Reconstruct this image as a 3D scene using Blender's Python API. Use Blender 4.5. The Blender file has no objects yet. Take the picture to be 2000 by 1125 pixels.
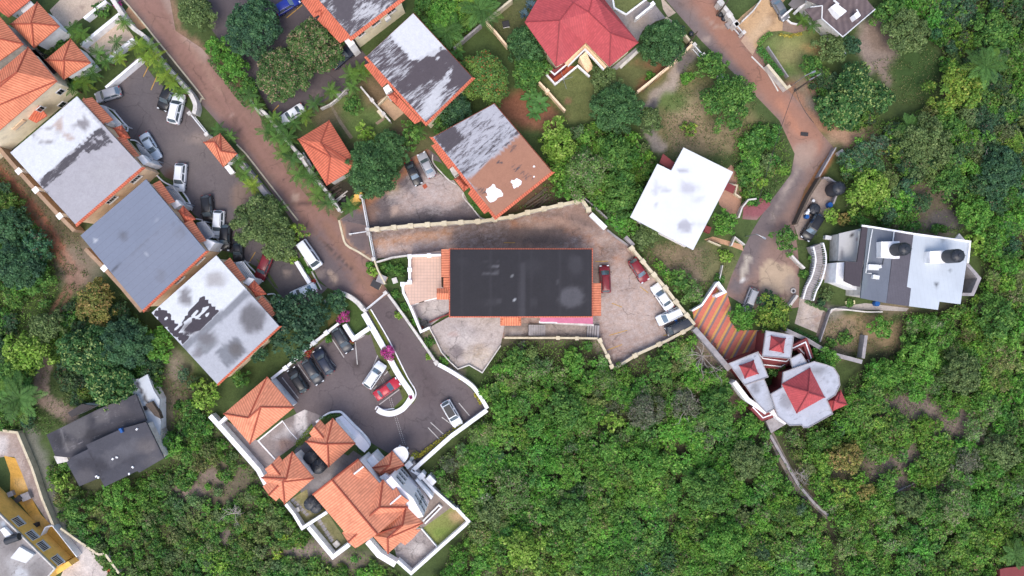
import bpy, bmesh, math, random
import numpy as np
from mathutils import Vector, Matrix
S=.08; H=113.0
random.seed(7); RNG=np.random.default_rng(11)
sc=bpy.context.scene; COL=sc.collection
def W(px,py,z=0.):
    k=S*(H-z)/H
    return ((px-1000.)*k,(562.5-py)*k)
def P3(px,py,z): x,y=W(px,py,z); return (x,y,z)
def c(r,g,b,k=.86):
    f=lambda v:(v/255/12.92 if v/255<=.04045 else ((v/255+.055)/1.055)**2.4)*k
    return (f(r),f(g),f(b),1.)
def sm(x): x=np.clip(x,0,1); return x*x*(3-2*x)
# ---------------------------------------------------------------- value noise
def vnoise(x,y,seed=0):
    xi=np.floor(x).astype(np.int64); yi=np.floor(y).astype(np.int64); xf=x-xi; yf=y-yi
    def h(a,b):
        n=(a*374761393+b*668265263+seed*1442695041)&0x7fffffff
        n=((n^(n>>13))*1274126177)&0x7fffffff
        return ((n^(n>>16))&0xffff)/65535.
    u=xf*xf*(3-2*xf); v=yf*yf*(3-2*yf)
    return (h(xi,yi)*(1-u)+h(xi+1,yi)*u)*(1-v)+(h(xi,yi+1)*(1-u)+h(xi+1,yi+1)*u)*v
def fbm(x,y,seed=0,o=4):
    t=0; a=.5; s=0
    for i in range(o):
        t=t+a*vnoise(x,y,seed+i*17); s+=a; a*=.55; x=x*2.03+5.1; y=y*2.03+9.7
    return t/s
# ---------------------------------------------------------------- painting (albedo of dirt, wear, paint)
def seg_d(x,y,pts):
    d=np.full_like(x,1e9)
    for (ax,ay),(bx,by) in zip(pts[:-1],pts[1:]):
        dx,dy=bx-ax,by-ay; L=dx*dx+dy*dy+1e-9
        t=np.clip(((x-ax)*dx+(y-ay)*dy)/L,0,1)
        d=np.minimum(d,np.hypot(x-ax-t*dx,y-ay-t*dy))
    return d
def poly_sd(x,y,pts):
    d=seg_d(x,y,list(pts)+[pts[0]])
    ins=np.zeros(x.shape,bool); n=len(pts)
    for i in range(n):
        ax,ay=pts[i]; bx,by=pts[(i+1)%n]
        if ay==by: continue
        ins^=((ay>y)!=(by>y))&(x<(bx-ax)*(y-ay)/(by-ay)+ax)
    return np.where(ins,-d,d)
def stroke_mask(x,y,s,i):
    kind=s[0]
    if kind=='d': _,cx,cy,rx,ry,col,a,soft,amp=s; d=(np.hypot((x-cx)/rx,(y-cy)/ry)-1)*min(rx,ry)
    elif kind=='l': _,pts,r,col,a,soft,amp=s; d=seg_d(x,y,pts)-r
    else: _,pts,col,a,soft,amp=s; d=poly_sd(x,y,pts)
    if amp: d=d+amp*2*(fbm(x/max(amp,3.)/1.6,y/max(amp,3.)/1.6,31+i)-.5)
    return col,sm(.5-d/soft)*a
def paint(x,y,base,strokes,mott=.12,ms=40,seed=3):
    C=np.empty((len(x),3)); C[:]=base[:3]
    for i,s in enumerate(strokes):
        col,m=stroke_mask(x,y,s,i)
        C=C*(1-m[:,None])+np.array(col[:3])*m[:,None]
    if mott:
        n=fbm(x/ms,y/ms,seed,5)
        C=C*(1+(n-.5)*2*mott)[:,None]
    return np.clip(C,0,1)
# ---------------------------------------------------------------- node materials
MATS={}
class NT:
    def __init__(s,name,rough=.8,spec=.3):
        s.m=bpy.data.materials.new(name); s.m.use_nodes=True; s.t=s.m.node_tree
        s.b=s.t.nodes['Principled BSDF']; s.b.inputs['Roughness'].default_value=rough
        s.b.inputs['Specular IOR Level'].default_value=spec
    def n(s,t,**k):
        o=s.t.nodes.new(t)
        for a,v in k.items():
            if a.startswith('i_'):
                key=a[2:]; key=int(key) if key.isdigit() else key.replace('_',' ')
                if isinstance(v,bpy.types.NodeSocket): s.t.links.new(v,o.inputs[key])
                else: o.inputs[key].default_value=v
            else: setattr(o,a,v)
        return o
    def math(s,op,a,b=0.,cl=False):
        o=s.t.nodes.new('ShaderNodeMath'); o.operation=op; o.use_clamp=cl
        for i,v in enumerate((a,b)):
            if isinstance(v,bpy.types.NodeSocket): s.t.links.new(v,o.inputs[i])
            else: o.inputs[i].default_value=v
        return o.outputs[0]
    def mix(s,f,a,b,mode='MIX'):
        o=s.t.nodes.new('ShaderNodeMix'); o.data_type='RGBA'; o.blend_type=mode
        for i,v in ((0,f),(6,a),(7,b)):
            if isinstance(v,bpy.types.NodeSocket): s.t.links.new(v,o.inputs[i])
            else: o.inputs[i].default_value=v
        return o.outputs[2]
    def noise(s,scale,detail=4,vec=None,rough=.6):
        o=s.n('ShaderNodeTexNoise'); o.inputs['Scale'].default_value=scale; o.inputs['Detail'].default_value=detail
        o.inputs['Roughness'].default_value=rough
        s.t.links.new(vec if vec is not None else s.pos(),o.inputs['Vector']); return o.outputs['Fac']
    def pos(s):
        if not hasattr(s,'_p'): s._p=s.n('ShaderNodeNewGeometry').outputs['Position']
        return s._p
    def ramp(s,f,lo,hi):
        o=s.n('ShaderNodeMapRange'); s.t.links.new(f,o.inputs[0]); o.inputs[1].default_value=lo; o.inputs[2].default_value=hi; return o.outputs[0]
    def scale(s,col,f):   # multiply colour by scalar socket
        o=s.n('ShaderNodeVectorMath',operation='SCALE'); s.t.links.new(col,o.inputs[0]) if isinstance(col,bpy.types.NodeSocket) else setattr(o.inputs[0],'default_value',col[:3])
        s.t.links.new(f,o.inputs['Scale']); return o.outputs[0]
    def out(s,col,bump=None,bs=.3,bd=.02):
        if isinstance(col,bpy.types.NodeSocket): s.t.links.new(col,s.b.inputs['Base Color'])
        else: s.b.inputs['Base Color'].default_value=col
        if bump is not None:
            o=s.n('ShaderNodeBump'); o.inputs['Strength'].default_value=bs; o.inputs['Distance'].default_value=bd
            s.t.links.new(bump,o.inputs['Height']); s.t.links.new(o.outputs[0],s.b.inputs['Normal'])
        return s.m
def plain(name,col,rough=.8,amt=.25,scale=1.5,spec=.3,metal=0.,dirt=None):
    if name in MATS: return MATS[name]
    t=NT(name,rough,spec); t.b.inputs['Metallic'].default_value=metal
    f=t.noise(scale,6); g=t.noise(scale*9,3)
    v=t.math('ADD',t.math('MULTIPLY',t.math('SUBTRACT',f,.5),amt*2.2),t.math('MULTIPLY',t.math('SUBTRACT',g,.5),amt*1.2))
    k=t.scale(col,t.math('ADD',v,1.))
    if dirt:
        z=t.math('MULTIPLY',t.ramp(t.noise(.9,7,rough=.7),.45,.7),dirt[1]); k=t.mix(z,k,dirt[0])
    MATS[name]=t.out(k,g,.2); return MATS[name]
def painted(name,col2=(.1,.1,.1,1),ang=0.,stretch=6.,amp=.9,scale=1.2,grain=.3,gs=6.,rough=.85,joint=None,soft=.05,crack=0.):
    """Col attribute x grain; 'peel' attribute picks a second coat with ragged, streaked edges."""
    if name in MATS: return MATS[name]
    t=NT(name,rough,.25)
    a=t.n('ShaderNodeAttribute',attribute_name='Col').outputs['Color']
    p=t.n('ShaderNodeAttribute',attribute_name='peel').outputs['Fac']
    mp=t.n('ShaderNodeMapping',vector_type='TEXTURE'); mp.inputs['Rotation'].default_value[2]=ang; mp.inputs['Scale'].default_value=(stretch,1,1)
    t.t.links.new(t.pos(),mp.inputs['Vector'])
    st=t.noise(scale*1.9,10,mp.outputs[0],.74)
    m=t.ramp(t.math('ADD',p,t.math('MULTIPLY',t.math('SUBTRACT',st,.5),amp)),.51-soft,.51+soft)
    g=t.noise(gs,5); g2=t.noise(.8,7,rough=.68); g3=t.noise(2.6,4)
    k=t.mix(m,a,col2)
    v=t.math('ADD',t.math('MULTIPLY',t.math('SUBTRACT',g,.5),grain*1.2),t.math('MULTIPLY',t.math('SUBTRACT',g2,.5),grain))
    v=t.math('ADD',v,t.math('MULTIPLY',t.math('SUBTRACT',g3,.5),grain*.8))
    k=t.scale(k,t.math('ADD',v,1.))
    if crack:   # crazing, hairline cracks and oil drips
        wv=t.n('ShaderNodeVectorMath',operation='ADD'); nz=t.n('ShaderNodeTexNoise'); nz.inputs['Scale'].default_value=.6; nz.inputs['Detail'].default_value=5; t.t.links.new(t.pos(),nz.inputs['Vector'])
        sc_=t.n('ShaderNodeVectorMath',operation='SCALE'); t.t.links.new(nz.outputs['Color'],sc_.inputs[0]); sc_.inputs['Scale'].default_value=2.2; t.t.links.new(t.pos(),wv.inputs[0]); t.t.links.new(sc_.outputs[0],wv.inputs[1])
        vo=t.n('ShaderNodeTexVoronoi',feature='DISTANCE_TO_EDGE'); vo.inputs['Scale'].default_value=.2; t.t.links.new(wv.outputs[0],vo.inputs['Vector'])
        ck=t.math('MULTIPLY',t.math('SUBTRACT',1.,t.ramp(vo.outputs['Distance'],.004,.022)),t.ramp(t.noise(.3,3),.42,.6)); k=t.mix(t.math('MULTIPLY',ck,crack),k,(.02,.018,.018,1))
        sp_=t.math('MULTIPLY',t.ramp(t.noise(1.1,3,rough=.5),.66,.74),crack*.7); k=t.mix(sp_,k,(.03,.027,.027,1))
    if joint:   # seams of a membrane / sheet roof: (angle, spacing, darkness, width)
        ja,js,jd,jw=joint
        sp=t.n('ShaderNodeSeparateXYZ'); t.t.links.new(t.pos(),sp.inputs[0])
        u=t.math('ADD',t.math('MULTIPLY',sp.outputs[0],math.cos(ja)),t.math('MULTIPLY',sp.outputs[1],math.sin(ja)))
        fr=t.math('FRACT',t.math('DIVIDE',t.math('ADD',u,500.),js))
        ln=t.math('MULTIPLY',t.math('LESS_THAN',fr,jw),jd)
        k=t.mix(ln,k,(.03,.03,.035,1))
    MATS[name]=t.out(k,g,.35); return MATS[name]
def tile_mat(name,col,dark,pitch=.36,rough=.75):
    t=NT(name,rough,.25)
    uv=t.n('ShaderNodeUVMap').outputs[0]; sp=t.n('ShaderNodeSeparateXYZ'); t.t.links.new(uv,sp.inputs[0])
    w=t.math('MULTIPLY',sp.outputs[0],2*math.pi/pitch); s1=t.math('SINE',w)
    h=t.math('ADD',t.math('MULTIPLY',s1,.5),.5)
    row=t.math('FRACT',t.math('DIVIDE',t.math('ADD',sp.outputs[1],100.),.42))
    gro=t.math('ADD',t.math('MULTIPLY',h,.62),.38)
    n1=t.noise(.7,6); n2=t.noise(5.,3)
    br=t.n('ShaderNodeTexWhiteNoise',noise_dimensions='2D')
    cm=t.n('ShaderNodeCombineXYZ')
    t.t.links.new(t.math('FLOOR',t.math('DIVIDE',t.math('ADD',sp.outputs[0],100.),pitch)),cm.inputs[0]); t.t.links.new(t.math('FLOOR',t.math('DIVIDE',t.math('ADD',sp.outputs[1],100.),.42)),cm.inputs[1])
    t.t.links.new(cm.outputs[0],br.inputs['Vector'])
    v=t.math('ADD',t.math('MULTIPLY',t.math('SUBTRACT',n1,.5),.5),t.math('MULTIPLY',t.math('SUBTRACT',br.outputs[0],.5),.22))
    v=t.math('ADD',v,t.math('MULTIPLY',t.math('SUBTRACT',n2,.5),.2))
    k=t.scale(col,t.math('ADD',v,1.))
    k=t.mix(t.math('SUBTRACT',1.,gro),k,dark)
    k=t.mix(t.math('MULTIPLY',t.ramp(t.noise(.55,8,rough=.72),.52,.74),.38),k,(dark[0]*.5,dark[1]*.62,dark[2]*.75,1))
    hh=t.math('ADD',h,t.math('MULTIPLY',row,-.35))
    MATS[name]=t.out(k,hh,.3,.04); return MATS[name]
# ---------------------------------------------------------------- objects
ORG={}
def tag(o,label=None,cat=None,group=None,kind=None):
    if label: o['label']=label
    if cat: o['category']=cat
    if group: o['group']=group
    if kind: o['kind']=kind
    return o
def thing(name,label,cat,loc=(0,0,0),group=None,rz=0.):
    o=bpy.data.objects.new(name,None); COL.objects.link(o); o.empty_display_size=.5
    o.location=loc; o.rotation_euler=(0,0,rz); ORG[o.name]=Vector(loc); return tag(o,label,cat,group)
def link(name,me,parent=None,local=False):
    """world-space mesh -> object; under a parent the mesh is moved into the parent's frame"""
    o=bpy.data.objects.new(name,me); COL.objects.link(o)
    if parent is not None:
        o.parent=parent; g=ORG[parent.name]
        if not local: me.transform(Matrix.Translation(-g))
        ORG[o.name]=g
    elif not local:
        n=len(me.vertices); co=np.empty(n*3,np.float32); me.vertices.foreach_get('co',co); co=co.reshape(-1,3)
        mn,mx=co.min(0),co.max(0); l=Vector(((mn[0]+mx[0])/2,(mn[1]+mx[1])/2,mn[2])); me.transform(Matrix.Translation(-l)); o.location=l
        ORG[o.name]=l
    return o
class MB:
    def __init__(s): s.v=[]; s.f=[]; s.mi=[]; s.uv={}; s.m=0
    def face(s,pts,uv=None):
        b=len(s.v); s.v+= [tuple(p) for p in pts]; s.f.append(tuple(range(b,b+len(pts)))); s.mi.append(s.m)
        if uv: s.uv[len(s.f)-1]=uv
        return s
    def idx(s,verts,faces):
        b=len(s.v); s.v+=[tuple(p) for p in verts]
        for f in faces: s.f.append(tuple(b+i for i in f)); s.mi.append(s.m)
        return s
    def prism(s,poly,z0,z1,bot=False):
        n=len(poly); a=sum(poly[i][0]*poly[(i+1)%n][1]-poly[(i+1)%n][0]*poly[i][1] for i in range(n))
        if a<0: poly=poly[::-1]
        z0=z0 if hasattr(z0,'__len__') else [z0]*n; z1=z1 if hasattr(z1,'__len__') else [z1]*n
        vs=[(x,y,z0[i]) for i,(x,y) in enumerate(poly)]+[(x,y,z1[i]) for i,(x,y) in enumerate(poly)]
        fs=[(i,(i+1)%n,n+(i+1)%n,n+i) for i in range(n)]+[tuple(range(n,2*n))]
        if bot: fs.append(tuple(range(n-1,-1,-1)))
        return s.idx(vs,fs)
    def box(s,cx,cy,cz,lx,ly,lz,rz=0.):
        ca,sa=math.cos(rz),math.sin(rz)
        p=[(cx+a*lx/2*ca-b*ly/2*sa,cy+a*lx/2*sa+b*ly/2*ca) for a,b in ((-1,-1),(1,-1),(1,1),(-1,1))]
        return s.prism(p,cz-lz/2,cz+lz/2,True)
    def tube(s,path,r,n=8,cap=True):
        path=[Vector(p) for p in path]; rs=r if hasattr(r,'__len__') else [r]*len(path); vs=[]; fs=[]
        for i,p in enumerate(path):
            d=(path[min(i+1,len(path)-1)]-path[max(i-1,0)]).normalized()
            u=d.orthogonal().normalized() if abs(d.z)>.9 else Vector((0,0,1)).cross(d).normalized()
            w=d.cross(u)
            for k in range(n):
                a=2*math.pi*k/n; vs.append(p+(u*math.cos(a)+w*math.sin(a))*rs[i])
        for i in range(len(path)-1):
            for k in range(n): fs.append((i*n+k,i*n+(k+1)%n,(i+1)*n+(k+1)%n,(i+1)*n+k))
        if cap: fs.append(tuple(range(n-1,-1,-1))); fs.append(tuple(range((len(path)-1)*n,len(path)*n)))
        return s.idx(vs,fs)
    def lathe(s,prof,cx=0,cy=0,n=24):
        vs=[]; fs=[]
        for r,z in prof:
            for k in range(n): a=2*math.pi*k/n; vs.append((cx+r*math.cos(a),cy+r*math.sin(a),z))
        for i in range(len(prof)-1):
            for k in range(n): fs.append((i*n+k,i*n+(k+1)%n,(i+1)*n+(k+1)%n,(i+1)*n+k))
        fs.append(tuple(range((len(prof)-1)*n,len(prof)*n)))
        return s.idx(vs,fs)
    def mesh(s,name,mats,smooth=None):
        me=bpy.data.meshes.new(name); me.from_pydata(s.v,[],s.f)
        for m in (mats if isinstance(mats,(list,tuple)) else [mats]): me.materials.append(m)
        me.polygons.foreach_set('material_index',s.mi)
        if s.uv:
            l=me.uv_layers.new(name='UVMap')
            for fi,uv in s.uv.items():
                for k,li in enumerate(me.polygons[fi].loop_indices): l.data[li].uv=uv[k]
        me.validate(); me.update()
        if smooth is not None:
            me.polygons.foreach_set('use_smooth',[True]*len(me.polygons)); me.set_sharp_from_angle(angle=math.radians(smooth))
        return me
    def build(s,name,mats,parent=None,smooth=None,local=False): return link(name,s.mesh(name,mats,smooth),parent,local)
def set_attr(me,C,peel=None):
    a=me.color_attributes.new('Col','FLOAT_COLOR','POINT'); n=len(me.vertices)
    D=np.ones((n,4),np.float32); D[:,:3]=C; a.data.foreach_set('color',D.ravel())
    if peel is not None:
        b=me.attributes.new('peel','FLOAT','POINT'); b.data.foreach_set('value',np.asarray(peel,np.float32))
def sheet_mesh(name,poly,z,cell,base,strokes=(),mat=None,skirt=0.,peel=None,mott=.12,ms=40,seed=3,pz=None,gain=1.):
    """polygon given in photo pixels, laid at height z, gridded, painted with albedo strokes (photo pixels)"""
    pz=z if pz is None else pz
    bm=bmesh.new(); vs=[bm.verts.new((*W(x,y,pz),z)) for x,y in poly]; f=bm.faces.new(vs)
    if f.normal.z<0 or (f.normal_update() or f.normal.z<0): f.normal_flip()
    bmesh.ops.triangulate(bm,faces=bm.faces[:])
    xs=[v.co.x for v in bm.verts]; ys=[v.co.y for v in bm.verts]
    for ax,lo,hi in ((0,min(xs),max(xs)),(1,min(ys),max(ys))):
        q=math.ceil(lo/cell)*cell+.013
        while q<hi:
            co=(q,0,0) if ax==0 else (0,q,0); no=(1,0,0) if ax==0 else (0,1,0)
            bmesh.ops.bisect_plane(bm,geom=bm.verts[:]+bm.edges[:]+bm.faces[:],plane_co=co,plane_no=no); q+=cell
    if skirt:
        e=[e for e in bm.edges if e.is_boundary]; r=bmesh.ops.extrude_edge_only(bm,edges=e)
        for v in r['geom']:
            if isinstance(v,bmesh.types.BMVert): v.co.z-=skirt
    bmesh.ops.recalc_face_normals(bm,faces=bm.faces[:])
    if max(bm.faces,key=lambda q:abs(q.normal.z)*q.calc_area()).normal.z<0: bmesh.ops.reverse_faces(bm,faces=bm.faces[:])
    me=bpy.data.meshes.new(name); bm.to_mesh(me); bm.free()
    n=len(me.vertices); co=np.empty(n*3); me.vertices.foreach_get('co',co); co=co.reshape(-1,3)
    k=S*(H-pz)/H; x=co[:,0]/k+1000; y=562.5-co[:,1]/k
    C=np.clip(paint(x,y,base,strokes,mott,ms,seed)*np.array(gain),0,.9)
    pl=None
    if peel is not None:
        pb,ps=peel; pl=np.full(n,float(pb))
        for i,s in enumerate(ps):
            v,m=stroke_mask(x,y,s,i); pl=pl*(1-m)+v*m
    set_attr(me,C,pl); me.materials.append(mat); return me
def sheet(name,poly,z,base,strokes=(),mat=None,cell=.6,kind='structure',parent=None,**k):
    o=link(name,sheet_mesh(name,poly,z,cell,base,strokes,mat or MATS['ground'],**k),parent)
    if kind and parent is None: o['kind']=kind
    return o
painted('ground',grain=.85,gs=5.,rough=.95)
TANW=plain('brown_wall_plaster',c(176,148,124),.9,.25,.8,dirt=(c(110,90,74),.4))
painted('asphalt',grain=.36,gs=9.,rough=.9,crack=.36)
painted('concrete',grain=.5,gs=5.,rough=.9,crack=.3)
painted('worn_concrete',c(222,210,206,.62),.3,stretch=1.5,amp=.8,scale=.8,soft=.2,grain=.66,crack=.45,gs=5.,rough=.9)
painted('roofcoat',grain=.16,gs=3.,rough=.8)
ORANGE=tile_mat('orange_tile',c(240,150,114,.84),c(186,98,70,.66))
ORANGE2=tile_mat('orange_tile_worn',c(232,128,98,.8),c(168,84,62,.66))
ORANGE3=tile_mat('orange_tile_wide',c(246,162,126,.84),c(212,126,94,.72),.38)
REDROOF=tile_mat('red_sheet_roof',c(206,92,94,.72),c(190,82,86,.7),.34,.6)
REDTILE=tile_mat('red_tile',c(176,82,80),c(128,52,52),.42)
SHINGLE=tile_mat('brown_shingle',c(112,98,98),c(88,76,78),.9)
CREAM=plain('cream_plaster',c(252,238,208,1.),.85,.18,.6,dirt=(c(150,125,100),.25))
TAN=plain('tan_plaster',c(250,218,182,1.),.85,.2,.6,dirt=(c(140,110,85),.3))
WHITE=plain('white_plaster',c(250,248,248,.95),.8,.1,.8,dirt=(c(165,155,145),.35))
WHITE2=plain('weathered_white',c(222,216,208),.85,.22,1.2,dirt=(c(120,108,98),.55))
PINKW=plain('pale_pink_plaster',c(252,244,244,1.),.8,.1,.7)
YELLOW=plain('ochre_plaster',c(246,196,104,.95),.85,.2,.7,dirt=(c(150,105,50),.3))
MAROON=plain('maroon_paint',c(132,62,62),.7,.2,.9)
CREAMWALL=plain('cream_wall_paint',c(222,208,178),.85,.2,1.,dirt=(c(130,110,85),.45))
GREYC=plain('grey_concrete',c(168,162,162),.9,.3,1.1,dirt=(c(90,82,78),.4))
STONE=plain('rubble_stone',c(140,132,122),.95,.6,2.5)
RIDGE=plain('ridge_tile',c(170,86,66),.8,.25,2.)
RIDGER=plain('ridge_red',c(150,62,66),.6,.2,2.)
GLASS=plain('window_glass',(.02,.025,.03,1),.12,.1,1.,.6)
FRAME=plain('white_frame',c(225,225,225),.5,.08,2.)
IRON=plain('dark_iron',c(60,58,60),.6,.2,3.)
BLACKP=plain('black_plastic',c(44,47,54),.45,.15,1.5,.5)
WOOD=plain('bark',c(110,90,70),.9,.3,4.)
TIMBER=plain('old_timber',c(96,84,74),.9,.4,4.)
BLUEP=plain('blue_plastic',c(30,90,160),.4,.1,2.)
LATTICE=plain('grey_lattice',c(150,154,162),.6,.15,2.)
YLINE=plain('yellow_line_paint',c(190,150,80),.8,.5,2.)
WLINE=plain('white_line_paint',c(190,186,182),.8,.5,2.)
STEEL=plain('galvanised_steel',c(170,172,174),.4,.15,2.,.5,.6)
TERRA=plain('terracotta',c(180,92,66),.8,.25,2.)
DIRT=c(150,112,92); REDD=c(146,100,82); TANS=c(172,148,122); DRY=c(150,132,102); GRASS=c(92,112,58); LAWN=c(98,118,62); DKG=c(62,76,42); BRN=c(112,94,74); GRV=c(140,126,112)
# ------- one ground sheet: fine inside the photographed area, coarse to the horizon
def axis(lo,hi,st,far):
    a=np.arange(lo,hi,st); out=[]; q=hi; s=2.
    while q<far: out.append(q); q+=s; s*=1.35
    lo2=[]; q=lo-2; s=2.
    while q>-far: lo2.append(q); q-=s; s*=1.35
    return np.array(lo2[::-1]+list(a)+out)
gx=axis(-92,92,.5,2600); gy=axis(-54,54,.5,2600); X,Y=np.meshgrid(gx,gy); nx,ny=len(gx),len(gy)
px=X.ravel()/S+1000; py=562.5-Y.ravel()/S
gs=[
 ('p',[(975,690),(1165,668),(1194,730),(1350,648),(1425,745),(1500,845),(1610,1010),(1650,1160),(835,1160),(925,1015),(885,985),(838,922),(955,808)],c(78,72,54),.85,20,10),('p',[(1520,850),(1640,805),(1700,715),(1765,612),(1915,575),(1935,420),(2060,380),(2060,1160),(1650,1160)],c(78,72,56),.85,20,10),('p',[(330,905),(400,790),(520,965),(600,1040),(770,1115),(800,1170),(180,1170),(90,930),(275,930)],c(84,80,56),.7,20,10),('p',[(1745,30),(2060,-60),(2060,390),(1720,432),(1640,300),(1850,200)],c(70,70,50),.8,20,10),
 ('l',[(-40,320),(30,370),(95,440),(150,500)],45,BRN,.8,60,20),
 ('l',[(-20,315),(40,375),(85,440),(128,505),(150,540)],20,c(128,108,84),.8,18,10),('l',[(-30,300),(30,360),(80,420),(125,490),(150,530)],5,c(168,106,80),.95,6,3),('l',[(-40,318),(20,372),(66,430),(110,492),(138,540)],6,c(168,106,80),.95,6,3),
 ('l',[(150,530),(125,570),(105,600),(92,640)],3.5,REDD,.9,5,2),('l',[(140,545),(136,575),(120,605),(112,640)],3.5,REDD,.9,5,2),('d',150,540,26,34,REDD,.7,20,18),('d',160,520,40,50,GRV,.5,40,25),
 ('l',[(88,710),(78,745),(85,780),(115,800),(140,812)],15,c(150,128,112),.95,7,5),('l',[(88,710),(78,745),(85,780)],5,c(120,98,84),.5,9,5),
 ('d',340,760,40,55,BRN,.7,40,30),('d',345,715,22,28,GRV,.7,25,14),('d',330,800,40,40,c(120,104,90),.6,30,20),
 ('p',[(700,160),(760,130),(830,250),(870,300),(700,330),(640,200)],c(96,92,62),.9,20,8),
 ('p',[(640,200),(700,165),(765,240),(740,300),(690,275)],LAWN,.8,16,10),('d',730,185,34,26,c(128,104,80),.8,30,16),('d',780,275,30,26,c(110,90,70),.8,26,14),('d',640,225,34,24,c(126,106,82),.7,26,14),
 ('p',[(940,35),(1000,0),(1060,-20),(1035,60),(1000,90)],c(98,98,62),.9,10,5),('p',[(700,95),(790,20),(815,25),(730,110)],c(78,92,52),.9,8,4),
 ('p',[(1060,160),(1110,120),(1160,150),(1170,230),(1110,240)],c(108,112,66),.95,12,8),('d',1108,197,8,4,REDD,.8,4,2),
 ('p',[(1160,130),(1240,100),(1300,110),(1310,125),(1245,180),(1200,160)],c(106,108,66),.95,12,8),('l',[(1250,170),(1300,128)],9,c(150,98,72),.8,14,8),('d',1270,125,26,8,c(150,100,76),.7,14,8),
 ('d',1020,215,46,36,c(140,86,66),.85,30,16),('d',1060,230,34,24,c(142,92,72),.7,20,12),
 ('p',[(1250,190),(1330,110),(1400,160),(1480,220),(1500,260),(1440,300),(1290,300),(1270,250)],c(118,110,74),.95,30,14),
 ('d',1350,225,34,44,DRY,.9,30,24),('d',1340,260,40,34,c(150,128,100),.7,40,24),('d',1310,195,32,22,GRASS,.8,24,14),('d',1400,270,50,24,c(138,120,92),.7,30,20),
 ('l',[(1350,105),(1322,125),(1315,160),(1280,185),(1262,220),(1268,262),(1290,290)],11,c(168,150,138),.75,14,10),('l',[(1345,110),(1330,135)],11,c(96,90,90),.8,10,6),('l',[(1278,200),(1270,230)],8,c(92,86,86),.9,8,5),('l',[(1262,240),(1280,285)],10,c(134,124,116),.8,10,6),
 ('p',[(1478,95),(1540,55),(1620,60),(1640,100),(1560,165),(1530,150)],LAWN,.95,8,4),('d',1560,90,50,30,c(140,136,86),.8,40,16),('d',1590,95,20,10,c(176,138,92),.7,14,8),('d',1545,110,30,20,c(150,138,94),.6,30,14),
 ('l',[(1470,105),(1500,150),(1530,190)],8,c(120,112,68),.9,8,5),('l',[(1480,110),(1500,130)],6,c(158,108,76),.7,7,4),
 ('d',1570,175,34,30,c(150,128,106),.8,30,18),('l',[(1540,180),(1580,215),(1600,240)],15,GRV,.8,14,8),('d',1595,170,24,20,c(160,118,96),.6,20,12),('l',[(1540,170),(1580,230),(1640,262),(1690,290)],12,c(168,120,92),.8,18,10),('d',1660,270,46,22,c(168,136,112),.7,24,16),
 ('d',1715,85,42,52,c(146,128,116),.95,18,14),('d',1720,70,30,34,c(122,100,84),.6,24,14),('l',[(1720,130),(1735,160)],9,c(140,120,108),.8,10,6),
 ('d',1790,130,44,58,c(62,84,42),.95,30,20),
 ('l',[(1620,300),(1590,350),(1555,420),(1540,440)],10,c(166,112,78),.9,12,8),
 ('d',1345,520,70,36,c(150,128,106),.85,36,24),('d',1300,500,50,24,c(124,108,82),.7,30,18),('d',1410,510,40,50,c(104,108,64),.7,30,18),
 ('d',1700,650,68,36,c(158,134,100),.95,18,14),('d',1640,660,40,44,c(152,130,104),.9,20,14),('d',1750,600,40,14,c(130,112,92),.8,16,8),
 ('d',1610,610,30,20,c(150,140,126),.7,16,10),('d',1600,590,18,12,c(74,56,60),.7,12,8),
 ('d',1400,700,42,62,c(148,130,112),.9,30,20),('d',1390,728,12,9,c(150,110,88),.9,8,4),('d',1440,780,26,50,c(122,102,86),.85,24,14),
 ('d',1790,800,120,46,c(138,120,108),.9,50,30),('d',1900,840,80,36,c(138,120,108),.8,40,24),('d',1760,930,110,50,c(138,120,108),.85,50,30),('d',1640,930,60,60,c(110,100,72),.6,40,24),('d',1700,700,44,40,c(58,60,40),.7,30,18),('d',1820,400,60,60,c(120,106,88),.85,40,26),
 ('d',1850,430,40,24,c(104,98,96),.8,20,14),('d',1790,450,60,14,c(120,108,98),.6,16,10),
 ('d',430,940,80,70,c(120,104,88),.6,60,30),('d',360,962,36,14,c(160,138,124),.8,16,10),('d',420,930,34,14,c(140,120,108),.7,16,10),('d',600,1075,60,22,c(150,132,120),.8,30,18),('d',680,1100,60,18,c(140,124,110),.6,26,16),('d',440,1050,20,16,c(150,130,124),.6,14,8),('d',385,1000,30,20,c(130,112,100),.6,18,12),
 ('l',[(60,850),(90,920),(110,1000),(140,1050),(240,1125)],14,c(126,120,112),.7,18,10),
 ('l',[(985,668),(1165,666)],8,c(116,100,86),.7,10,6),('l',[(1165,665),(1195,728)],7,c(150,138,120),.8,8,4),('l',[(1200,728),(1355,648)],6,c(120,104,88),.7,9,5),
 ('l',[(830,650),(870,705),(900,728)],9,c(150,130,114),.7,10,6),('l',[(770,590),(800,640),(830,690)],7,c(70,90,44),.8,8,4),
 ('p',[(1075,330),(1090,395),(1030,412),(960,425),(1000,400)],c(92,70,54),.95,10,6),('d',1100,395,50,20,c(80,66,56),.8,20,12),
 ('p',[(585,250),(600,330),(640,380),(660,408),(700,385),(680,350),(640,360)],c(60,52,46),.9,8,4),
 ('l',[(500,250),(545,300),(600,370),(655,420)],10,c(142,112,92),.8,10,6),('l',[(300,80),(345,135),(395,200)],9,c(112,100,84),.8,8,4),('l',[(335,0),(350,62),(400,95),(445,150),(500,207)],7,c(150,116,94),.8,12,8),('l',[(475,300),(530,375),(575,430)],10,c(98,100,62),.9,9,5),
]
Cg=np.clip(paint(px,py,c(74,88,48),gs,.3,70,5)*np.array((1.05,1.08,1.12)),0,.9)
me=bpy.data.meshes.new('ground'); 
vv=np.zeros((nx*ny,3)); vv[:,0]=X.ravel(); vv[:,1]=Y.ravel()
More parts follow.
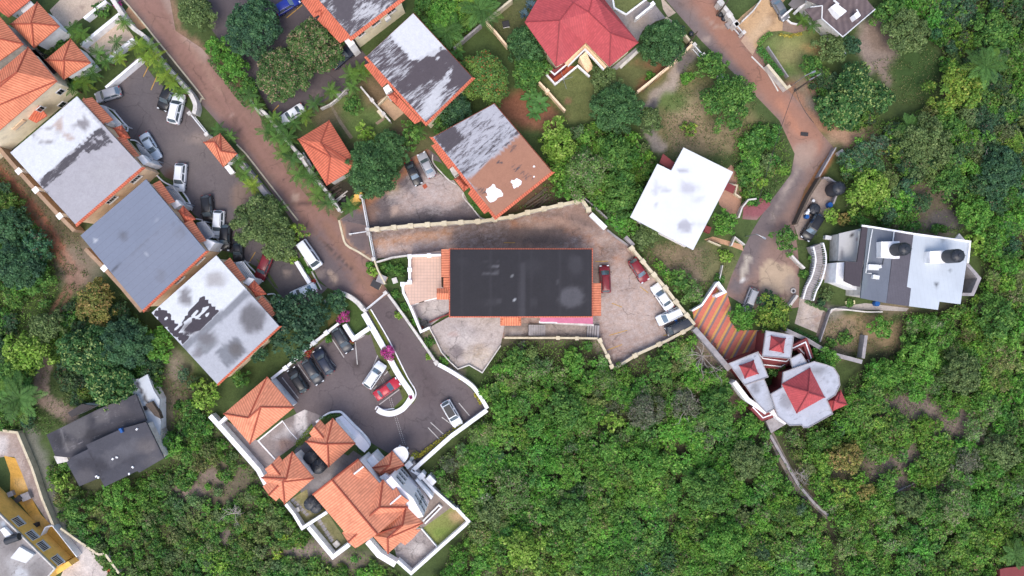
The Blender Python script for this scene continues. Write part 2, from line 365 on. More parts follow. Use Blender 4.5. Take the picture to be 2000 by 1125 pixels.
i=np.arange(nx*ny).reshape(ny,nx); ff=np.stack([i[:-1,:-1],i[:-1,1:],i[1:,1:],i[1:,:-1]],-1).reshape(-1,4)
def np_mesh(me,vv,ff):
    me.vertices.add(len(vv)); me.vertices.foreach_set('co',vv.astype(np.float32).ravel())
    k=ff.shape[1]; me.loops.add(ff.size); me.loops.foreach_set('vertex_index',ff.astype(np.int32).ravel())
    me.polygons.add(len(ff)); me.polygons.foreach_set('loop_start',np.arange(0,ff.size,k,dtype=np.int32))
    me.update(calc_edges=True); return me
np_mesh(me,vv,ff); set_attr(me,Cg); me.materials.append(MATS['ground']); g=link('ground',me,None,True); g['kind']='structure'
# ------- roads, yards, terraces (structure sheets, each a few mm above the one below)
A=MATS['asphalt']; K=MATS['concrete']
LT=c(178,156,142); GR=c(112,102,102); DK=c(84,78,80); WH=c(196,186,178)
sheet('lane',[(215,-12),(330,-12),(343,60),(395,95),(440,150),(498,207),(520,255),(560,335),(612,398),(658,426),(672,460),(690,487),(728,510),(742,545),(762,574),(708,606),(668,575),(640,562),(622,545),(590,480),(570,430),(470,290),(395,205),(385,180),(300,72),(285,52),(250,12)],.012,c(140,112,100),[
 ('l',[(285,-5),(350,90),(440,200),(500,285),(560,370),(620,440),(690,530),(735,585)],26,c(150,114,102),.85,26,12),('l',[(330,0),(360,60),(400,110)],10,LT,.6,14,10),
 ('l',[(240,0),(300,75),(390,195),(470,290),(580,430)],8,GR,.75,16,7),('d',615,505,40,62,c(104,94,95),.9,36,14),('d',655,540,36,40,c(106,96,97),.8,30,14),('l',[(640,440),(690,520),(740,585)],9,c(146,110,92),.8,16,8),('l',[(610,390),(660,425)],8,REDD,.6,10,6),
 ('l',[(645,530),(655,548)],5,c(184,160,140),.8,6,4),('d',624,535,9,10,c(170,152,140),.5,8,6),('d',575,385,8,8,c(184,160,142),.7,9,6),('l',[(572,396),(620,398)],1.2,c(70,60,58),.7,2,1),('l',[(595,440),(640,480),(690,530)],1.2,c(80,70,66),.8,2.5,2),('d',703,548,3,7,c(50,46,48),.7,4,2),('l',[(300,30),(400,165),(500,300),(600,430),(700,565)],2.5,c(128,98,84),.5,5,3),('l',[(320,30),(420,160),(520,290),(620,425),(715,560)],2.5,c(130,100,86),.5,5,3),('l',[(455,200),(461,240),(470,262)],.8,c(90,72,64),.6,1.5,1),('l',[(345,60),(400,130),(430,180)],4,c(176,142,124),.5,7,5),('d',455,228,4,3,c(186,160,146),.6,3,2),('d',520,350,16,9,c(126,104,94),.6,10,6),('d',560,400,14,8,c(128,104,94),.6,10,6)],A,seed=8,gain=1.0)
sheet('entrance_apron',[(664,428),(700,405),(714,420),(718,450),(722,480),(730,510),(690,487),(672,462)],.017,c(120,102,98),[('l',[(664,430),(672,465),(690,485),(728,510)],3,c(184,144,112),.9,4,2),('d',700,470,16,20,c(104,94,94),.7,16,8)],A,gain=1.05)
sheet('villa_drive',[(706,606),(765,572),(800,640),(852,708),(900,740),(935,775),(950,802),(812,905),(770,892),(725,865),(690,825),(655,806),(625,815),(600,850),(570,790),(530,740),(660,640),(720,655),(735,640)],.017,c(100,92,92),[
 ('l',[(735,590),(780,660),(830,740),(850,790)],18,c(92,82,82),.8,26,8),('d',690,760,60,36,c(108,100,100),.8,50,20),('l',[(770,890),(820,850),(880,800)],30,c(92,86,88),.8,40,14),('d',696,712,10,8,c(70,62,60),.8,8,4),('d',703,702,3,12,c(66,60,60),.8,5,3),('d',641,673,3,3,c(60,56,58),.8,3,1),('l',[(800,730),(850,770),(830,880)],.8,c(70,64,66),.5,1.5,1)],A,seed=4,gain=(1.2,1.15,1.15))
sheet('parking_court',[(270,110),(300,150),(340,190),(372,215),(405,262),(440,325),(480,360),(505,385),(560,445),(610,545),(640,562),(600,602),(560,592),(530,555),(500,520),(440,490),(410,440),(380,420),(345,375),(310,330),(280,290),(255,270),(245,240),(210,215),(190,195),(205,172)],.014,c(108,99,100),[
 ('d',300,180,50,50,c(98,92,94),.7,50,14),('d',370,290,50,40,c(120,110,108),.7,50,18),('d',335,350,16,18,c(110,80,66),.7,12,8),('d',470,385,20,26,c(140,118,106),.8,20,10),('d',540,540,50,50,c(90,84,86),.8,40,10),('d',400,270,30,12,LT,.35,20,10),('d',560,535,8,6,LT,.5,8,5)],A,seed=9,gain=(1.05,1.06,1.04))
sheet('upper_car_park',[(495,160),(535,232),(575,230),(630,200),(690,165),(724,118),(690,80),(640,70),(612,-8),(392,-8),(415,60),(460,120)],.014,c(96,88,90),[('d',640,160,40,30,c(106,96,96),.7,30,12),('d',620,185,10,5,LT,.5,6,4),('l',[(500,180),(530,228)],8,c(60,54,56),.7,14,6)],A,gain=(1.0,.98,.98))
sheet('middle_car_park',[(664,430),(700,405),(718,385),(760,360),(800,310),(835,290),(855,305),(880,345),(905,375),(930,415),(958,432),(725,449),(714,440)],.02,c(106,96,97),[
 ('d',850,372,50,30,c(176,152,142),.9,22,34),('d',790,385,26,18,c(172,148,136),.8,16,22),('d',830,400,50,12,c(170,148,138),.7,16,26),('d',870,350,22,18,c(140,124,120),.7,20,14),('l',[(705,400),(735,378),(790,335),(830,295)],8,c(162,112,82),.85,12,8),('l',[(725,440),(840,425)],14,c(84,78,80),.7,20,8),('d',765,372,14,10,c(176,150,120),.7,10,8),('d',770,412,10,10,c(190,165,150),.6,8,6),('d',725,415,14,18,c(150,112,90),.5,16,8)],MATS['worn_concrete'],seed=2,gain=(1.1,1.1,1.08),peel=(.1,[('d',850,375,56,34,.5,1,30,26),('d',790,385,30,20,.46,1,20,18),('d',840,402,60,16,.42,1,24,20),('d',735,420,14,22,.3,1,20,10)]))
sheet('compound_yard',[(722,450),(935,432),(1010,421),(1138,392),(1183,445),(1235,483),(1357,634),(1197,722),(1170,662),(985,661),(975,660),(870,610),(800,500),(732,505)],.02,c(146,124,114),[
 ('l',[(735,462),(850,446),(960,436)],11,c(112,100,96),.7,12,10),('l',[(735,478),(800,466),(880,458)],8,c(178,136,104),.75,10,8),('l',[(740,492),(850,478),(920,468)],10,c(172,150,138),.7,12,12),('l',[(900,470),(1010,462),(1080,462)],18,c(118,104,98),.75,18,14),('d',1080,440,60,18,c(112,98,92),.7,24,18),('l',[(1000,438),(1100,432),(1160,470),(1215,520)],9,c(176,130,102),.8,14,10),('l',[(1020,432),(1120,440),(1190,475)],8,c(178,156,142),.6,12,12),('d',1060,470,50,10,c(98,90,88),.6,12,8),
 ('d',1250,590,90,70,c(174,154,142),.85,60,26),('d',1290,680,50,30,c(160,142,132),.6,40,20),('d',1205,570,30,60,c(166,146,136),.6,40,16),('d',1188,495,14,20,c(120,106,100),.8,14,8),('l',[(1180,690),(1200,715),(1260,685)],10,c(120,106,100),.7,14,8),('d',1235,700,26,10,c(110,98,96),.6,14,8),('d',1230,540,40,36,c(152,132,122),.6,30,22),('d',1330,655,30,12,c(108,94,88),.7,14,8),('d',1300,600,20,50,c(130,112,104),.5,30,14),('l',[(1160,620),(1172,655)],6,c(106,92,90),.7,8,4)],MATS['worn_concrete'],seed=6,mott=.2,ms=18,gain=(1.14,1.09,1.05),peel=(.36,[('d',1255,600,100,90,.43,1,70,20),('l',[(740,490),(860,476)],10,.44,1,16,8),('l',[(1010,462),(1090,452)],22,.2,1,20,10),('d',1130,430,50,20,.2,.8,20,10)]))
sheet('red_road',[(1290,-12),(1400,-12),(1470,85),(1530,165),(1565,205),(1600,255),(1628,288),(1602,320),(1572,370),(1550,430),(1557,480),(1562,530),(1560,600),(1480,612),(1416,574),(1428,540),(1450,490),(1470,450),(1500,400),(1545,340),(1552,300),(1522,235),(1440,150),(1370,80)],.012,c(136,110,100),[
 ('l',[(1370,0),(1420,70),(1480,150),(1540,215),(1585,280)],20,c(156,112,94),.9,22,10),('l',[(1300,0),(1350,45),(1400,110),(1440,150)],14,c(118,106,104),.8,20,8),('d',1570,265,36,40,c(158,116,98),.8,30,14),('d',1572,300,18,30,c(168,146,132),.6,18,14),
 ('l',[(1545,345),(1510,400),(1480,450),(1450,520)],24,c(106,96,96),.85,24,10),('l',[(1560,330),(1530,380),(1505,430)],5,c(168,150,138),.6,8,8),('d',1520,540,36,30,c(178,154,130),.95,8,18),('d',1470,600,50,20,c(166,146,132),.9,10,14),('d',1500,595,40,18,c(172,148,124),.9,8,14),('d',1440,560,20,14,c(104,96,98),.8,12,8),('l',[(1450,540),(1462,505)],6,c(186,172,156),.8,4,4),('d',1545,560,14,24,c(140,124,114),.7,14,8),('d',1452,548,4,2,c(220,214,208),.8,2,1),('l',[(1380,35),(1400,55)],3,LT,.5,6,4),('d',1411,52,8,4,c(176,150,130),.6,6,4),('d',1378,78,8,4,LT,.6,6,4),('l',[(1520,195),(1560,260)],6,c(180,124,98),.6,10,6)],A,seed=5,gain=(1.12, 1.15, 1.15))
sheet('striped_driveway',[(1402,551),(1420,572),(1428,600),(1425,625),(1440,645),(1500,645),(1492,697),(1475,690),(1424,714),(1357,641),(1353,608),(1371,597)],.022,c(206,118,100),[('l',[(1440,700),(1475,640)],14,c(140,72,66),.5,20,8),('l',[(1365,640),(1420,705)],5,c(120,80,72),.5,7,4)],None or MATS['asphalt'],gain=1.05)
# court-side terraces, slabs and paths
sheet('beige_terrace',[(97,20),(117,0),(205,-2),(165,33),(128,58),(115,50)],.03,c(204,184,164),[('d',150,30,20,12,c(180,160,148),.5,14,8),('d',160,15,5,4,c(150,130,118),.7,5,2),('l',[(118,50),(128,62)],8,c(160,146,140),.6,8,3)],K)
sheet('pale_terrace',[(157,90),(232,30),(262,74),(211,115),(195,122)],.03,c(214,196,178),[('d',220,70,30,20,c(200,176,156),.6,20,10)],K)
sheet('gate_ramp',[(245,22),(252,12),(286,54),(272,60)],.034,c(204,158,118),[('l',[(247,30),(272,58)],5,c(176,132,100),.5,6,3)],K)
sheet('small_court',[(735,200),(752,188),(790,220),(770,236)],.03,c(196,164,134),[],K)
sheet('garden_path',[(643,205),(648,203),(668,238),(690,268),(684,272),(662,240)],.03,c(142,128,106),[],K,mott=.25,ms=8)
sheet('garden_path',[(733,240),(748,229),(752,233),(737,244)],.03,c(160,138,116),[],K,mott=.25,ms=8)
sheet('carport_pad',[(1295,18),(1290,-8),(1320,25),(1305,34)],.03,c(196,176,156),[],K)
sheet('house_drive',[(1200,20),(1224,30),(1262,2),(1280,10),(1300,35),(1280,42),(1255,60),(1245,82),(1215,50),(1190,25),(1175,-5),(1195,-5)],.016,c(140,132,130),[('d',1250,45,24,14,c(162,148,136),.8,16,8)],K,gain=1.2)
sheet('flower_bed',[(1197,-10),(1201,15),(1222,26),(1262,-2),(1262,-10)],.03,c(110,116,70),[],MATS['ground'])
sheet('tan_drive',[(1455,68),(1430,50),(1450,30),(1495,-8),(1540,-8),(1520,15),(1530,28),(1528,60),(1500,62),(1478,92),(1470,108),(1447,80)],.018,c(198,164,126),[('l',[(1450,70),(1468,100)],10,c(180,152,136),.7,12,6),('d',1505,35,8,12,c(130,100,76),.5,8,8),('l',[(1470,75),(1500,40)],8,c(206,178,146),.6,12,6)],K)
sheet('front_walk',[(1530,28),(1548,46),(1575,50),(1576,58),(1555,66),(1528,60)],.021,c(148,126,112),[],K)
sheet('house_apron',[(1395,355),(1428,322),(1440,335),(1450,380),(1442,425),(1425,418),(1405,400)],.02,c(178,138,116),[('d',1440,330,8,8,c(130,70,66),.8,6,2)],K)
sheet('pink_gate_apron',[(1452,398),(1500,383),(1505,400),(1478,430),(1450,428)],.022,c(150,92,96),[('l',[(1455,425),(1480,430)],5,c(150,130,120),.6,6,3)],K)
sheet('entry_slab',[(1375,468),(1392,462),(1450,478),(1452,490),(1430,482),(1400,474)],.021,c(196,154,122),[],K)
sheet('parking_slab',[(1548,430),(1572,400),(1605,350),(1615,345),(1645,362),(1630,395),(1600,440),(1580,470),(1560,468)],.022,c(152,136,126),[('d',1612,375,14,14,c(134,116,106),.7,12,8)],K,gain=1.2)
sheet('tank_pad',[(1560,600),(1562,580),(1615,610),(1600,652),(1552,632)],.022,c(178,162,148),[('d',1585,635,12,6,c(110,96,88),.7,8,6),('d',1560,610,6,20,c(110,100,90),.6,8,4),('d',1595,620,10,12,c(150,120,104),.6,8,5)],MATS['worn_concrete'],mott=.25,ms=9,gain=1.15,peel=(.4,[]))
sheet('tank_pad_gutter',[(1607,610),(1618,606),(1603,660),(1594,655)],.024,c(122,108,102),[],K)
sheet('rear_walk',[(1615,603),(1690,592),(1775,602),(1770,608),(1690,605),(1628,608),(1612,620)],.022,c(164,156,150),[],K,gain=1.2)
sheet('stair_landing',[(1604,516),(1635,512),(1634,545),(1600,546)],.4,c(186,174,166),[('d',1618,530,8,8,c(120,100,92),.5,8,4)],K,skirt=.4)
sheet('villa_court',[(504,862),(552,822),(570,832),(588,858),(575,870),(537,898)],.026,c(142,130,126),[('d',565,845,14,12,c(196,188,184),.8,12,12),('d',541,855,9,7,c(186,178,176),.7,8,6),('d',560,870,16,14,c(172,136,116),.6,14,8)],MATS['worn_concrete'],mott=.25,ms=10,gain=1.15,peel=(.26,[]))
sheet('villa_court',[(552,822),(595,800),(628,812),(610,840),(588,858),(570,832)],.024,c(132,122,120),[('d',590,826,14,22,c(206,198,194),.9,10,16)],MATS['worn_concrete'],mott=.2,ms=10,gain=1.15,peel=(.26,[]))
sheet('villa_side_yard',[(428,832),(440,820),(505,862),(540,900),(518,940),(500,914)],.024,c(146,134,130),[('l',[(430,835),(505,915)],6,c(160,150,146),.6,8,4)],K,mott=.2,ms=6,gain=1.15)
sheet('villa_inner_yard',[(575,880),(600,850),(655,880),(680,890),(690,880),(720,900),(640,960),(620,1000),(590,985),(580,900)],.026,c(112,106,106),[('d',630,900,30,16,c(146,134,124),.6,24,14),('l',[(610,955),(660,915)],6,c(150,144,142),.5,10,6)],K,mott=.2,ms=12,gain=1.1)
sheet('villa_lawn',[(560,980),(600,955),(605,990),(640,998),(590,1030)],.028,c(122,116,78),[('l',[(572,975),(605,1005)],2,c(170,158,140),.7,2,2),('d',590,965,14,8,c(140,128,88),.7,10,6)],MATS['ground'],gain=1.15)
sheet('villa_lawn',[(606,1028),(640,1002),(672,1050),(690,1060),(652,1082)],.028,c(116,112,76),[('l',[(620,1015),(655,1060)],3,c(168,156,142),.8,2,3),('l',[(606,1030),(650,1082)],3,c(50,74,44),.9,5,3)],MATS['ground'],gain=1.15)
sheet('villa_lawn',[(825,1032),(880,992),(890,993),(914,1018),(855,1068)],.03,c(124,130,72),[('d',895,1010,18,12,c(176,146,112),.8,14,6),('d',860,1040,16,10,c(110,132,62),.7,12,6)],MATS['ground'],gain=1.15)
sheet('villa_terrace',[(770,1070),(815,1030),(825,1032),(855,1068),(803,1115),(778,1100)],.03,c(140,130,126),[('d',820,1075,16,12,c(190,182,176),.7,12,10)],MATS['worn_concrete'],mott=.2,ms=12,gain=1.15,peel=(.36,[]))
sheet('villa_side_path',[(800,905),(815,915),(835,945),(890,995),(825,1035),(800,1000),(780,930)],.024,c(130,118,110),[('l',[(812,920),(880,985)],3,c(160,146,134),.6,4,3)],K,mott=.25,ms=9,gain=1.3)
sheet('villa_entry',[(795,880),(812,878),(812,905),(800,910),(785,905)],.03,c(136,118,108),[],K)
sheet('villa_garden',[(640,600),(660,580),(700,585),(712,606),(722,640),(705,650),(690,655),(675,632),(655,628),(640,640)],.02,c(72,92,46),[('l',[(650,625),(640,640)],8,c(120,96,60),.6,10,5)],MATS['ground'])
sheet('drive_verge',[(718,605),(724,604),(810,765),(812,780),(805,790),(802,772)],.026,c(104,112,50),[],MATS['ground'])
sheet('planter_bed',[(735,800),(745,803),(770,795),(795,770),(800,775),(790,795),(770,806),(750,808)],.05,c(96,110,54),[],MATS['ground'])
sheet('planter_bed',[(528,738),(655,636),(660,642),(533,745)],.05,c(92,94,60),[],MATS['ground'])
sheet('planter_bed',[(720,640),(730,640),(790,740),(800,770),(790,790),(780,760),(735,690)],.026,c(92,98,58),[],MATS['ground'])
sheet('grass_bed',[(845,312),(862,318),(884,345),(890,352),(875,352),(855,335)],.03,c(76,100,48),[],MATS['ground'])
sheet('grass_bed',[(905,375),(915,372),(960,415),(966,425),(955,430),(940,424),(915,395)],.03,c(76,100,48),[],MATS['ground'])
for p in ([(205,212),(214,208),(248,246),(246,256),(238,248)],[(250,275),(262,282),(302,312),(300,330),(290,322)],[(320,345),(345,355),(375,400),(372,412),(350,390)],[(300,335),(318,350),(308,345)],[(500,505),(512,512),(545,565),(536,560)],[(400,425),(425,440),(445,470),(420,465)]):
    sheet('grass_bed',p,.03,c(84,96,56),[],MATS['ground'])
sheet('grass_bed',[(578,510),(590,500),(628,566),(610,560)],.03,c(80,112,50),[('d',605,548,8,10,c(150,90,70),.7,6,3)],MATS['ground'])
sheet('overgrown_bed',[(735,515),(795,500),(794,548),(768,560),(745,535)],.024,c(70,92,48),[],MATS['ground'])
sheet('side_terrace',[(800,597),(855,582),(878,585),(878,608),(838,638),(822,646)],.4,c(158,150,148),[('d',850,605,22,12,c(186,178,172),.6,14,14),('d',815,620,8,12,c(130,122,122),.5,10,6)],MATS['worn_concrete'],skirt=.4,mott=.2,ms=12,gain=1.15,peel=(.38,[]))
sheet('lower_terrace',[(838,640),(878,618),(985,618),(985,640),(978,674),(942,727),(916,712),(894,720),(862,688),(850,662)],.3,c(166,154,148),[('d',893,690,14,16,c(112,102,102),.85,10,8),('d',910,645,24,12,c(140,132,132),.7,14,12),('d',930,700,30,20,c(188,172,152),.7,18,14),('d',935,685,16,12,c(148,124,92),.6,14,10),('d',905,660,22,16,c(186,178,174),.6,18,14),('l',[(850,660),(890,715)],5,c(120,108,96),.6,8,5),('l',[(945,625),(965,625)],5,c(130,112,92),.6,8,4),('d',888,652,8,4,c(150,110,98),.6,6,4)],MATS['worn_concrete'],skirt=.3,mott=.24,ms=12,gain=1.15,peel=(.44,[('d',893,690,16,16,.2,1,12,8),('l',[(862,655),(890,710)],8,.3,.8,12,6)]))
sheet('lower_walk',[(985,632),(1170,630),(1171,661),(985,661)],.05,c(140,128,120),[('d',1010,652,12,5,c(196,186,178),.8,8,5),('l',[(990,636),(1060,636)],6,c(112,100,94),.7,8,4)],MATS['worn_concrete'],mott=.2,ms=10,gain=1.25,peel=(.3,[]))
sheet('tile_patio',[(797,497),(861,490),(862,560),(880,562),(880,584),(853,581),(829,587),(816,591),(801,596),(790,565),(788,553),(797,550)],2.6,c(214,180,160),[('l',[(797,500),(862,492)],2,c(186,160,146),.6,3,1)],None or MATS['concrete'],skirt=2.6,mott=.05,gain=1.05)
sheet('yellow_yard',[(8,890),(30,895),(45,930),(60,970),(80,1005),(105,1030),(150,1090),(135,1105),(100,1060),(60,1010),(20,960),(20,925)],.05,c(206,156,74),[('d',42,945,12,12,c(224,184,124),.7,12,6),('d',75,1020,16,16,c(222,176,104),.6,14,8),('d',52,975,10,8,c(120,100,90),.7,8,5)],K,mott=.12,ms=10,gain=1.15)
sheet('stone_yard',[(-10,842),(33,846),(62,914),(80,972),(104,1026),(100,1030),(60,970),(45,930),(28,892),(8,892),(-10,895)],.04,c(160,142,132),[('d',0,868,16,20,c(196,188,184),.8,10,8),('l',[(35,850),(80,970)],7,c(140,120,110),.7,9,5)],MATS['worn_concrete'],mott=.25,ms=8,gain=1.2,peel=(.34,[]))
sheet('rubble_yard',[(104,1030),(130,1040),(190,1082),(225,1125),(225,1145),(110,1145),(130,1100),(150,1088)],.04,c(186,174,166),[('d',160,1090,26,26,c(206,198,192),.6,18,14)],MATS['worn_concrete'],mott=.25,ms=9,gain=1.2,peel=(.42,[]))
sheet('old_wall_path',[(1496,842),(1508,839),(1533,889),(1563,945),(1623,1008),(1614,1014),(1553,957),(1519,896)],.02,c(146,136,126),[],K,mott=.3,ms=6)
# painted stripes of the red driveway and tile joints of the patio
def stripes():
    t=NT('striped_paving',.85,.25); sp=t.n('ShaderNodeSeparateXYZ'); t.t.links.new(t.pos(),sp.inputs[0])
    d=math.atan2(410,220); u=t.math('ADD',t.math('MULTIPLY',sp.outputs[0],math.sin(d)),t.math('MULTIPLY',sp.outputs[1],-math.cos(d)))
    x0,y0=W(1367.2,635.4); u0=x0*math.sin(d)-y0*math.cos(d)
    n=t.noise(2.,6); f=t.math('FRACT',t.math('ADD',t.math('DIVIDE',t.math('SUBTRACT',u,u0-.28),1.36),t.math('ADD',100.,t.math('MULTIPLY',t.math('SUBTRACT',n,.5),.06))))
    yel=t.math('LESS_THAN',f,.24); gry=t.math('LESS_THAN',f,.48)
    a=t.n('ShaderNodeAttribute',attribute_name='Col').outputs['Color']
    k=t.mix(gry,a,c(142,122,122)); k=t.mix(yel,k,c(214,164,96,.86)); k=t.scale(k,t.math('ADD',1.,t.math('MULTIPLY',t.math('SUBTRACT',t.noise(3.,6),.5),.5)))
    return t.out(k,n,.2)
m=stripes(); o=bpy.data.objects['striped_driveway']; o.data.materials[0]=m
def tiles():
    t=NT('patio_tiles',.7,.3); a=t.n('ShaderNodeAttribute',attribute_name='Col').outputs['Color']
    b=t.n('ShaderNodeTexBrick',offset=0.); b.inputs['Scale'].default_value=1.; b.inputs['Brick Width'].default_value=.48; b.inputs['Row Height'].default_value=.48; b.inputs['Mortar Size'].default_value=.035
    t.t.links.new(t.pos(),b.inputs['Vector']); n=t.noise(1.2,6)
    k=t.mix(b.outputs['Fac'],a,c(196,166,152)); k=t.scale(k,t.math('ADD',1.,t.math('MULTIPLY',t.math('SUBTRACT',n,.5),.3))); return t.out(k)
bpy.data.objects['tile_patio'].data.materials[0]=tiles()
# painted markings
def lines(name,segs,w,mat,z):
    m=MB()
    for (ax,ay),(bx,by) in segs:
        a=Vector(W(ax,ay)); b=Vector(W(bx,by)); d=(b-a).normalized(); q=Vector((-d.y,d.x))*w/2
        m.face([(*(a-q),z),(*(b-q),z),(*(b+q),z),(*(a+q),z)])
    tag(m.build(name,mat),kind='structure')
lines('bay_lines',[((248,152),(255,140)),((280,150),(290,130)),((295,176),(307,148)),((487,512),(499,492)),((511,549),(518,536)),((533,218),(545,205)),((560,35),(590,10)),((655,135),(675,118))],.14,YLINE,.024)
lines('white_bay_lines',[((551,737),(583,778)),((582,712),(606,746)),((604,693),(628,727)),((625,680),(655,715)),((646,658),(672,698)),((694,668),(698,712)),((695,665),(712,655)),((727,720),(738,694)),((750,733),(762,721)),((730,760),(736,753)),((741,790),(785,757)),((863,815),(888,833)),((896,787),(917,812)),((841,825),(866,848)),((836,835),(859,859))],.14,WLINE,.026)
lines('yellow_faded_lines',[((984,474),(1006,474)),((1162,511),(1188,510)),((1250,560),(1266,572)),((1275,562),(1284,550)),((1190,655),(1225,645)),((1185,684),(1215,673)),((1195,592),(1215,600)),((1296,655),(1310,653))],.13,YLINE,.03)
ds=[]
for (ax,ay),(bx,by),n in (((745,738),(752,752),6),((762,778),(790,870),26)):
    for i in range(n):
        t=i/n; u=(i+.55)/n
        for o_ in (-2.,2.): ds.append(((ax+(bx-ax)*t+o_,ay+(by-ay)*t),(ax+(bx-ax)*u+o_,ay+(by-ay)*u)))
lines('dashed_edge_line',ds,.07,WLINE,.026)
def offset_line(pts,w):
    """left and right mitred offsets of a world polyline"""
    L=[];R=[]; n=len(pts)
    for i,p in enumerate(pts):
        a=(pts[i]-pts[i-1]).normalized() if i else (pts[1]-pts[0]).normalized()
        b=(pts[i+1]-pts[i]).normalized() if i<n-1 else a
        t=(a+b); t=t.normalized() if t.length>1e-6 else a
        nrm=Vector((-t.y,t.x)); k=w/2/max(.45,nrm.dot(Vector((-a.y,a.x))))
        L.append(p+nrm*k); R.append(p-nrm*k)
    return L,R
def run_mb(m,pts,w,z0,z1):
    L,R=offset_line(pts,w); n=len(pts)
    vs=[(*p,z0) for p in L]+[(*p,z0) for p in R]+[(*p,z1) for p in L]+[(*p,z1) for p in R]; fs=[]
    for i in range(n-1):
        fs+=[(i+1,i,2*n+i,2*n+i+1),(n+i,n+i+1,3*n+i+1,3*n+i),(3*n+i,3*n+i+1,2*n+i+1,2*n+i)]
    fs+=[(0,n,3*n,2*n),(2*n-1,n-1,3*n-1,4*n-1)]
    m.idx(vs,fs)
def wall(label,pts,z=2.,w=.3,mat=None,cat='wall',name='boundary_wall',pillars=(),cope=None,z0=-.3,group=None,pmat=None,parts=True):
    mat=mat or WHITE2
    wp=[Vector(W(x,y,z)) for x,y in pts]
    if not parts:
        m=MB(); run_mb(m,wp,w,z0,z); return tag(m.build(name,mat),label,cat,group)
    t=thing(name,label,cat,(*wp[0],0),group)
    m=MB(); run_mb(m,wp,w,z0,z-.08); m.build('wall_body',mat,t)
    m=MB(); run_mb(m,wp,w+.08,z-.08,z); m.build('coping',cope or mat,t)
    for x,y in pillars:
        p=W(x,y,z+.2); m=MB(); m.box(*p,(z+.1)/2,w+.22,w+.22,z+.1,math.atan2(wp[1].y-wp[0].y,wp[1].x-wp[0].x)); m.box(*p,z+.14,w+.36,w+.36,.12,math.atan2(wp[1].y-wp[0].y,wp[1].x-wp[0].x)); m.build('pillar',pmat or cope or mat,t)
    return t
def kerb(label,pts,z=.13,w=.16,mat=None,name='kerb'):
    m=MB(); run_mb(m,[Vector(W(x,y,z)) for x,y in pts],w,-.1,z); return tag(m.build(name,mat or WHITE2),label,'kerb')
def arc(pts,k=4):
    """Catmull-Rom rounding of a pixel polyline"""
    out=[]; p=[pts[0]]+list(pts)+[pts[-1]]
    for i in range(1,len(p)-2):
        for j in range(k):
            t=j/k; f=lambda a,b,c_,d:.5*(2*b+(c_-a)*t+(2*a-5*b+4*c_-d)*t*t+(3*b-a-3*c_+d)*t**3)
            out.append((f(p[i-1][0],p[i][0],p[i+1][0],p[i+2][0]),f(p[i-1][1],p[i][1],p[i+1][1],p[i+2][1])))
    return out+[pts[-1]]
def along(pts,step,first=0.):
    out=[]; d=first
    for (ax,ay),(bx,by) in zip(pts[:-1],pts[1:]):
        L=math.hypot(bx-ax,by-ay)
        while d<=L: out.append((ax+(bx-ax)*d/L,ay+(by-ay)*d/L)); d+=step
        d-=L
    return out
wall('weathered white wall curving along the west side of the red lane under the palms',arc([(215,-8),(253,48),(283,73),(310,115),(351,160),(371,183),(381,205),(378,222)]),1.8,.55,WHITE2)
wall('tan plaster wall behind the white and grey flat-roofed row house at the far left',[(-8,283),(33,331),(66,368),(113,419),(145,451)],2.6,.5,TANW,pillars=[(36,334),(69,371),(116,422)],pmat=WHITE)
wall('tan plaster wall behind the blue-grey flat-roofed row house',[(166,486),(203,524),(238,562),(276,608)],2.6,.5,TANW,pillars=[(203,524)],pmat=WHITE)
wall('grey-topped wall along the lane between the gatehouse kiosk and the olive tree',[(470,318),(500,356),(530,393)],2.,.7,GREYC)
wall('white planter wall beside the parked white van',[(578,511),(604,553)],1.2,.5,WHITE)
kerb('cream kerb along the lane edge beside the parked white van',[(594,504),(628,566)],.15,.2)
kerb('thin white kerb on the west edge of the lane beside the curved palm wall',arc([(236,-6),(252,12),(287,54),(302,73),(390,182),(393,192),(386,207),(378,224)],3),.15,.22,CREAMWALL)
kerb('long thin white kerb on the west edge of the lane below the gatehouse kiosk',[(462,282),(480,300),(582,431)],.15,.22,CREAMWALL)
kerb('cream kerb curving across the mouth of the middle car park entrance',arc([(662,430),(668,455),(676,478),(700,492),(728,510)],3),.12,.3,CREAMWALL)
wall('white wall on the north edge of the small lawn strip between the two terraces',[(207,2),(187,17),(164,36)],1.4,.35,WHITE)
wall('white wall on the north-west side of the lower pale terrace',[(233,27),(158,88)],1.4,.4,WHITE)
wall('white wall on the south-east side of the lower pale terrace',[(260,76),(235,95),(210,117)],1.4,.4,WHITE)
wall('long white wall above the west parking court bays',[(275,113),(206,171)],1.5,.3,WHITE)
wall('pale wall running down the east side of the lane behind the row of palms',[(508,212),(527,232),(549,262),(587,306),(606,337),(619,354),(640,377),(663,412)],2.,.4,WHITE2,pillars=[(587,306),(606,337),(619,354)])
wall('thin white garden wall on the west side of the upper car park beside the lane',[(488,195),(500,212),(508,222)],1.5,.25,WHITE2)
pts=[(718,449),(800,441),(870,436),(940,432),(1008,422),(1030,415),(1095,400),(1138,391),(1153,414)]
wall('long white and cream wall between the middle car park and the black-roofed compound',pts,1.9,.42,WHITE2,pillars=along(pts,33,18),cope=CREAMWALL,pmat=CREAMWALL)
pts=[(1233,483),(1268,525),(1300,562),(1325,595),(1357,634)]
wall('cream wall with pillars on the north-east side of the black-roofed compound yard',pts,1.9,.36,CREAMWALL,pillars=along(pts,34,2))
pts=[(1355,637),(1300,667),(1245,692),(1198,722)]
wall('white-topped retaining wall below the pale yard where the dark van is parked',pts,1.2,.34,WHITE2,pillars=along(pts,52,24),cope=CREAMWALL,pmat=CREAMWALL,z0=-.3)
pts=[(1197,718),(1187,696),(1171,664)]
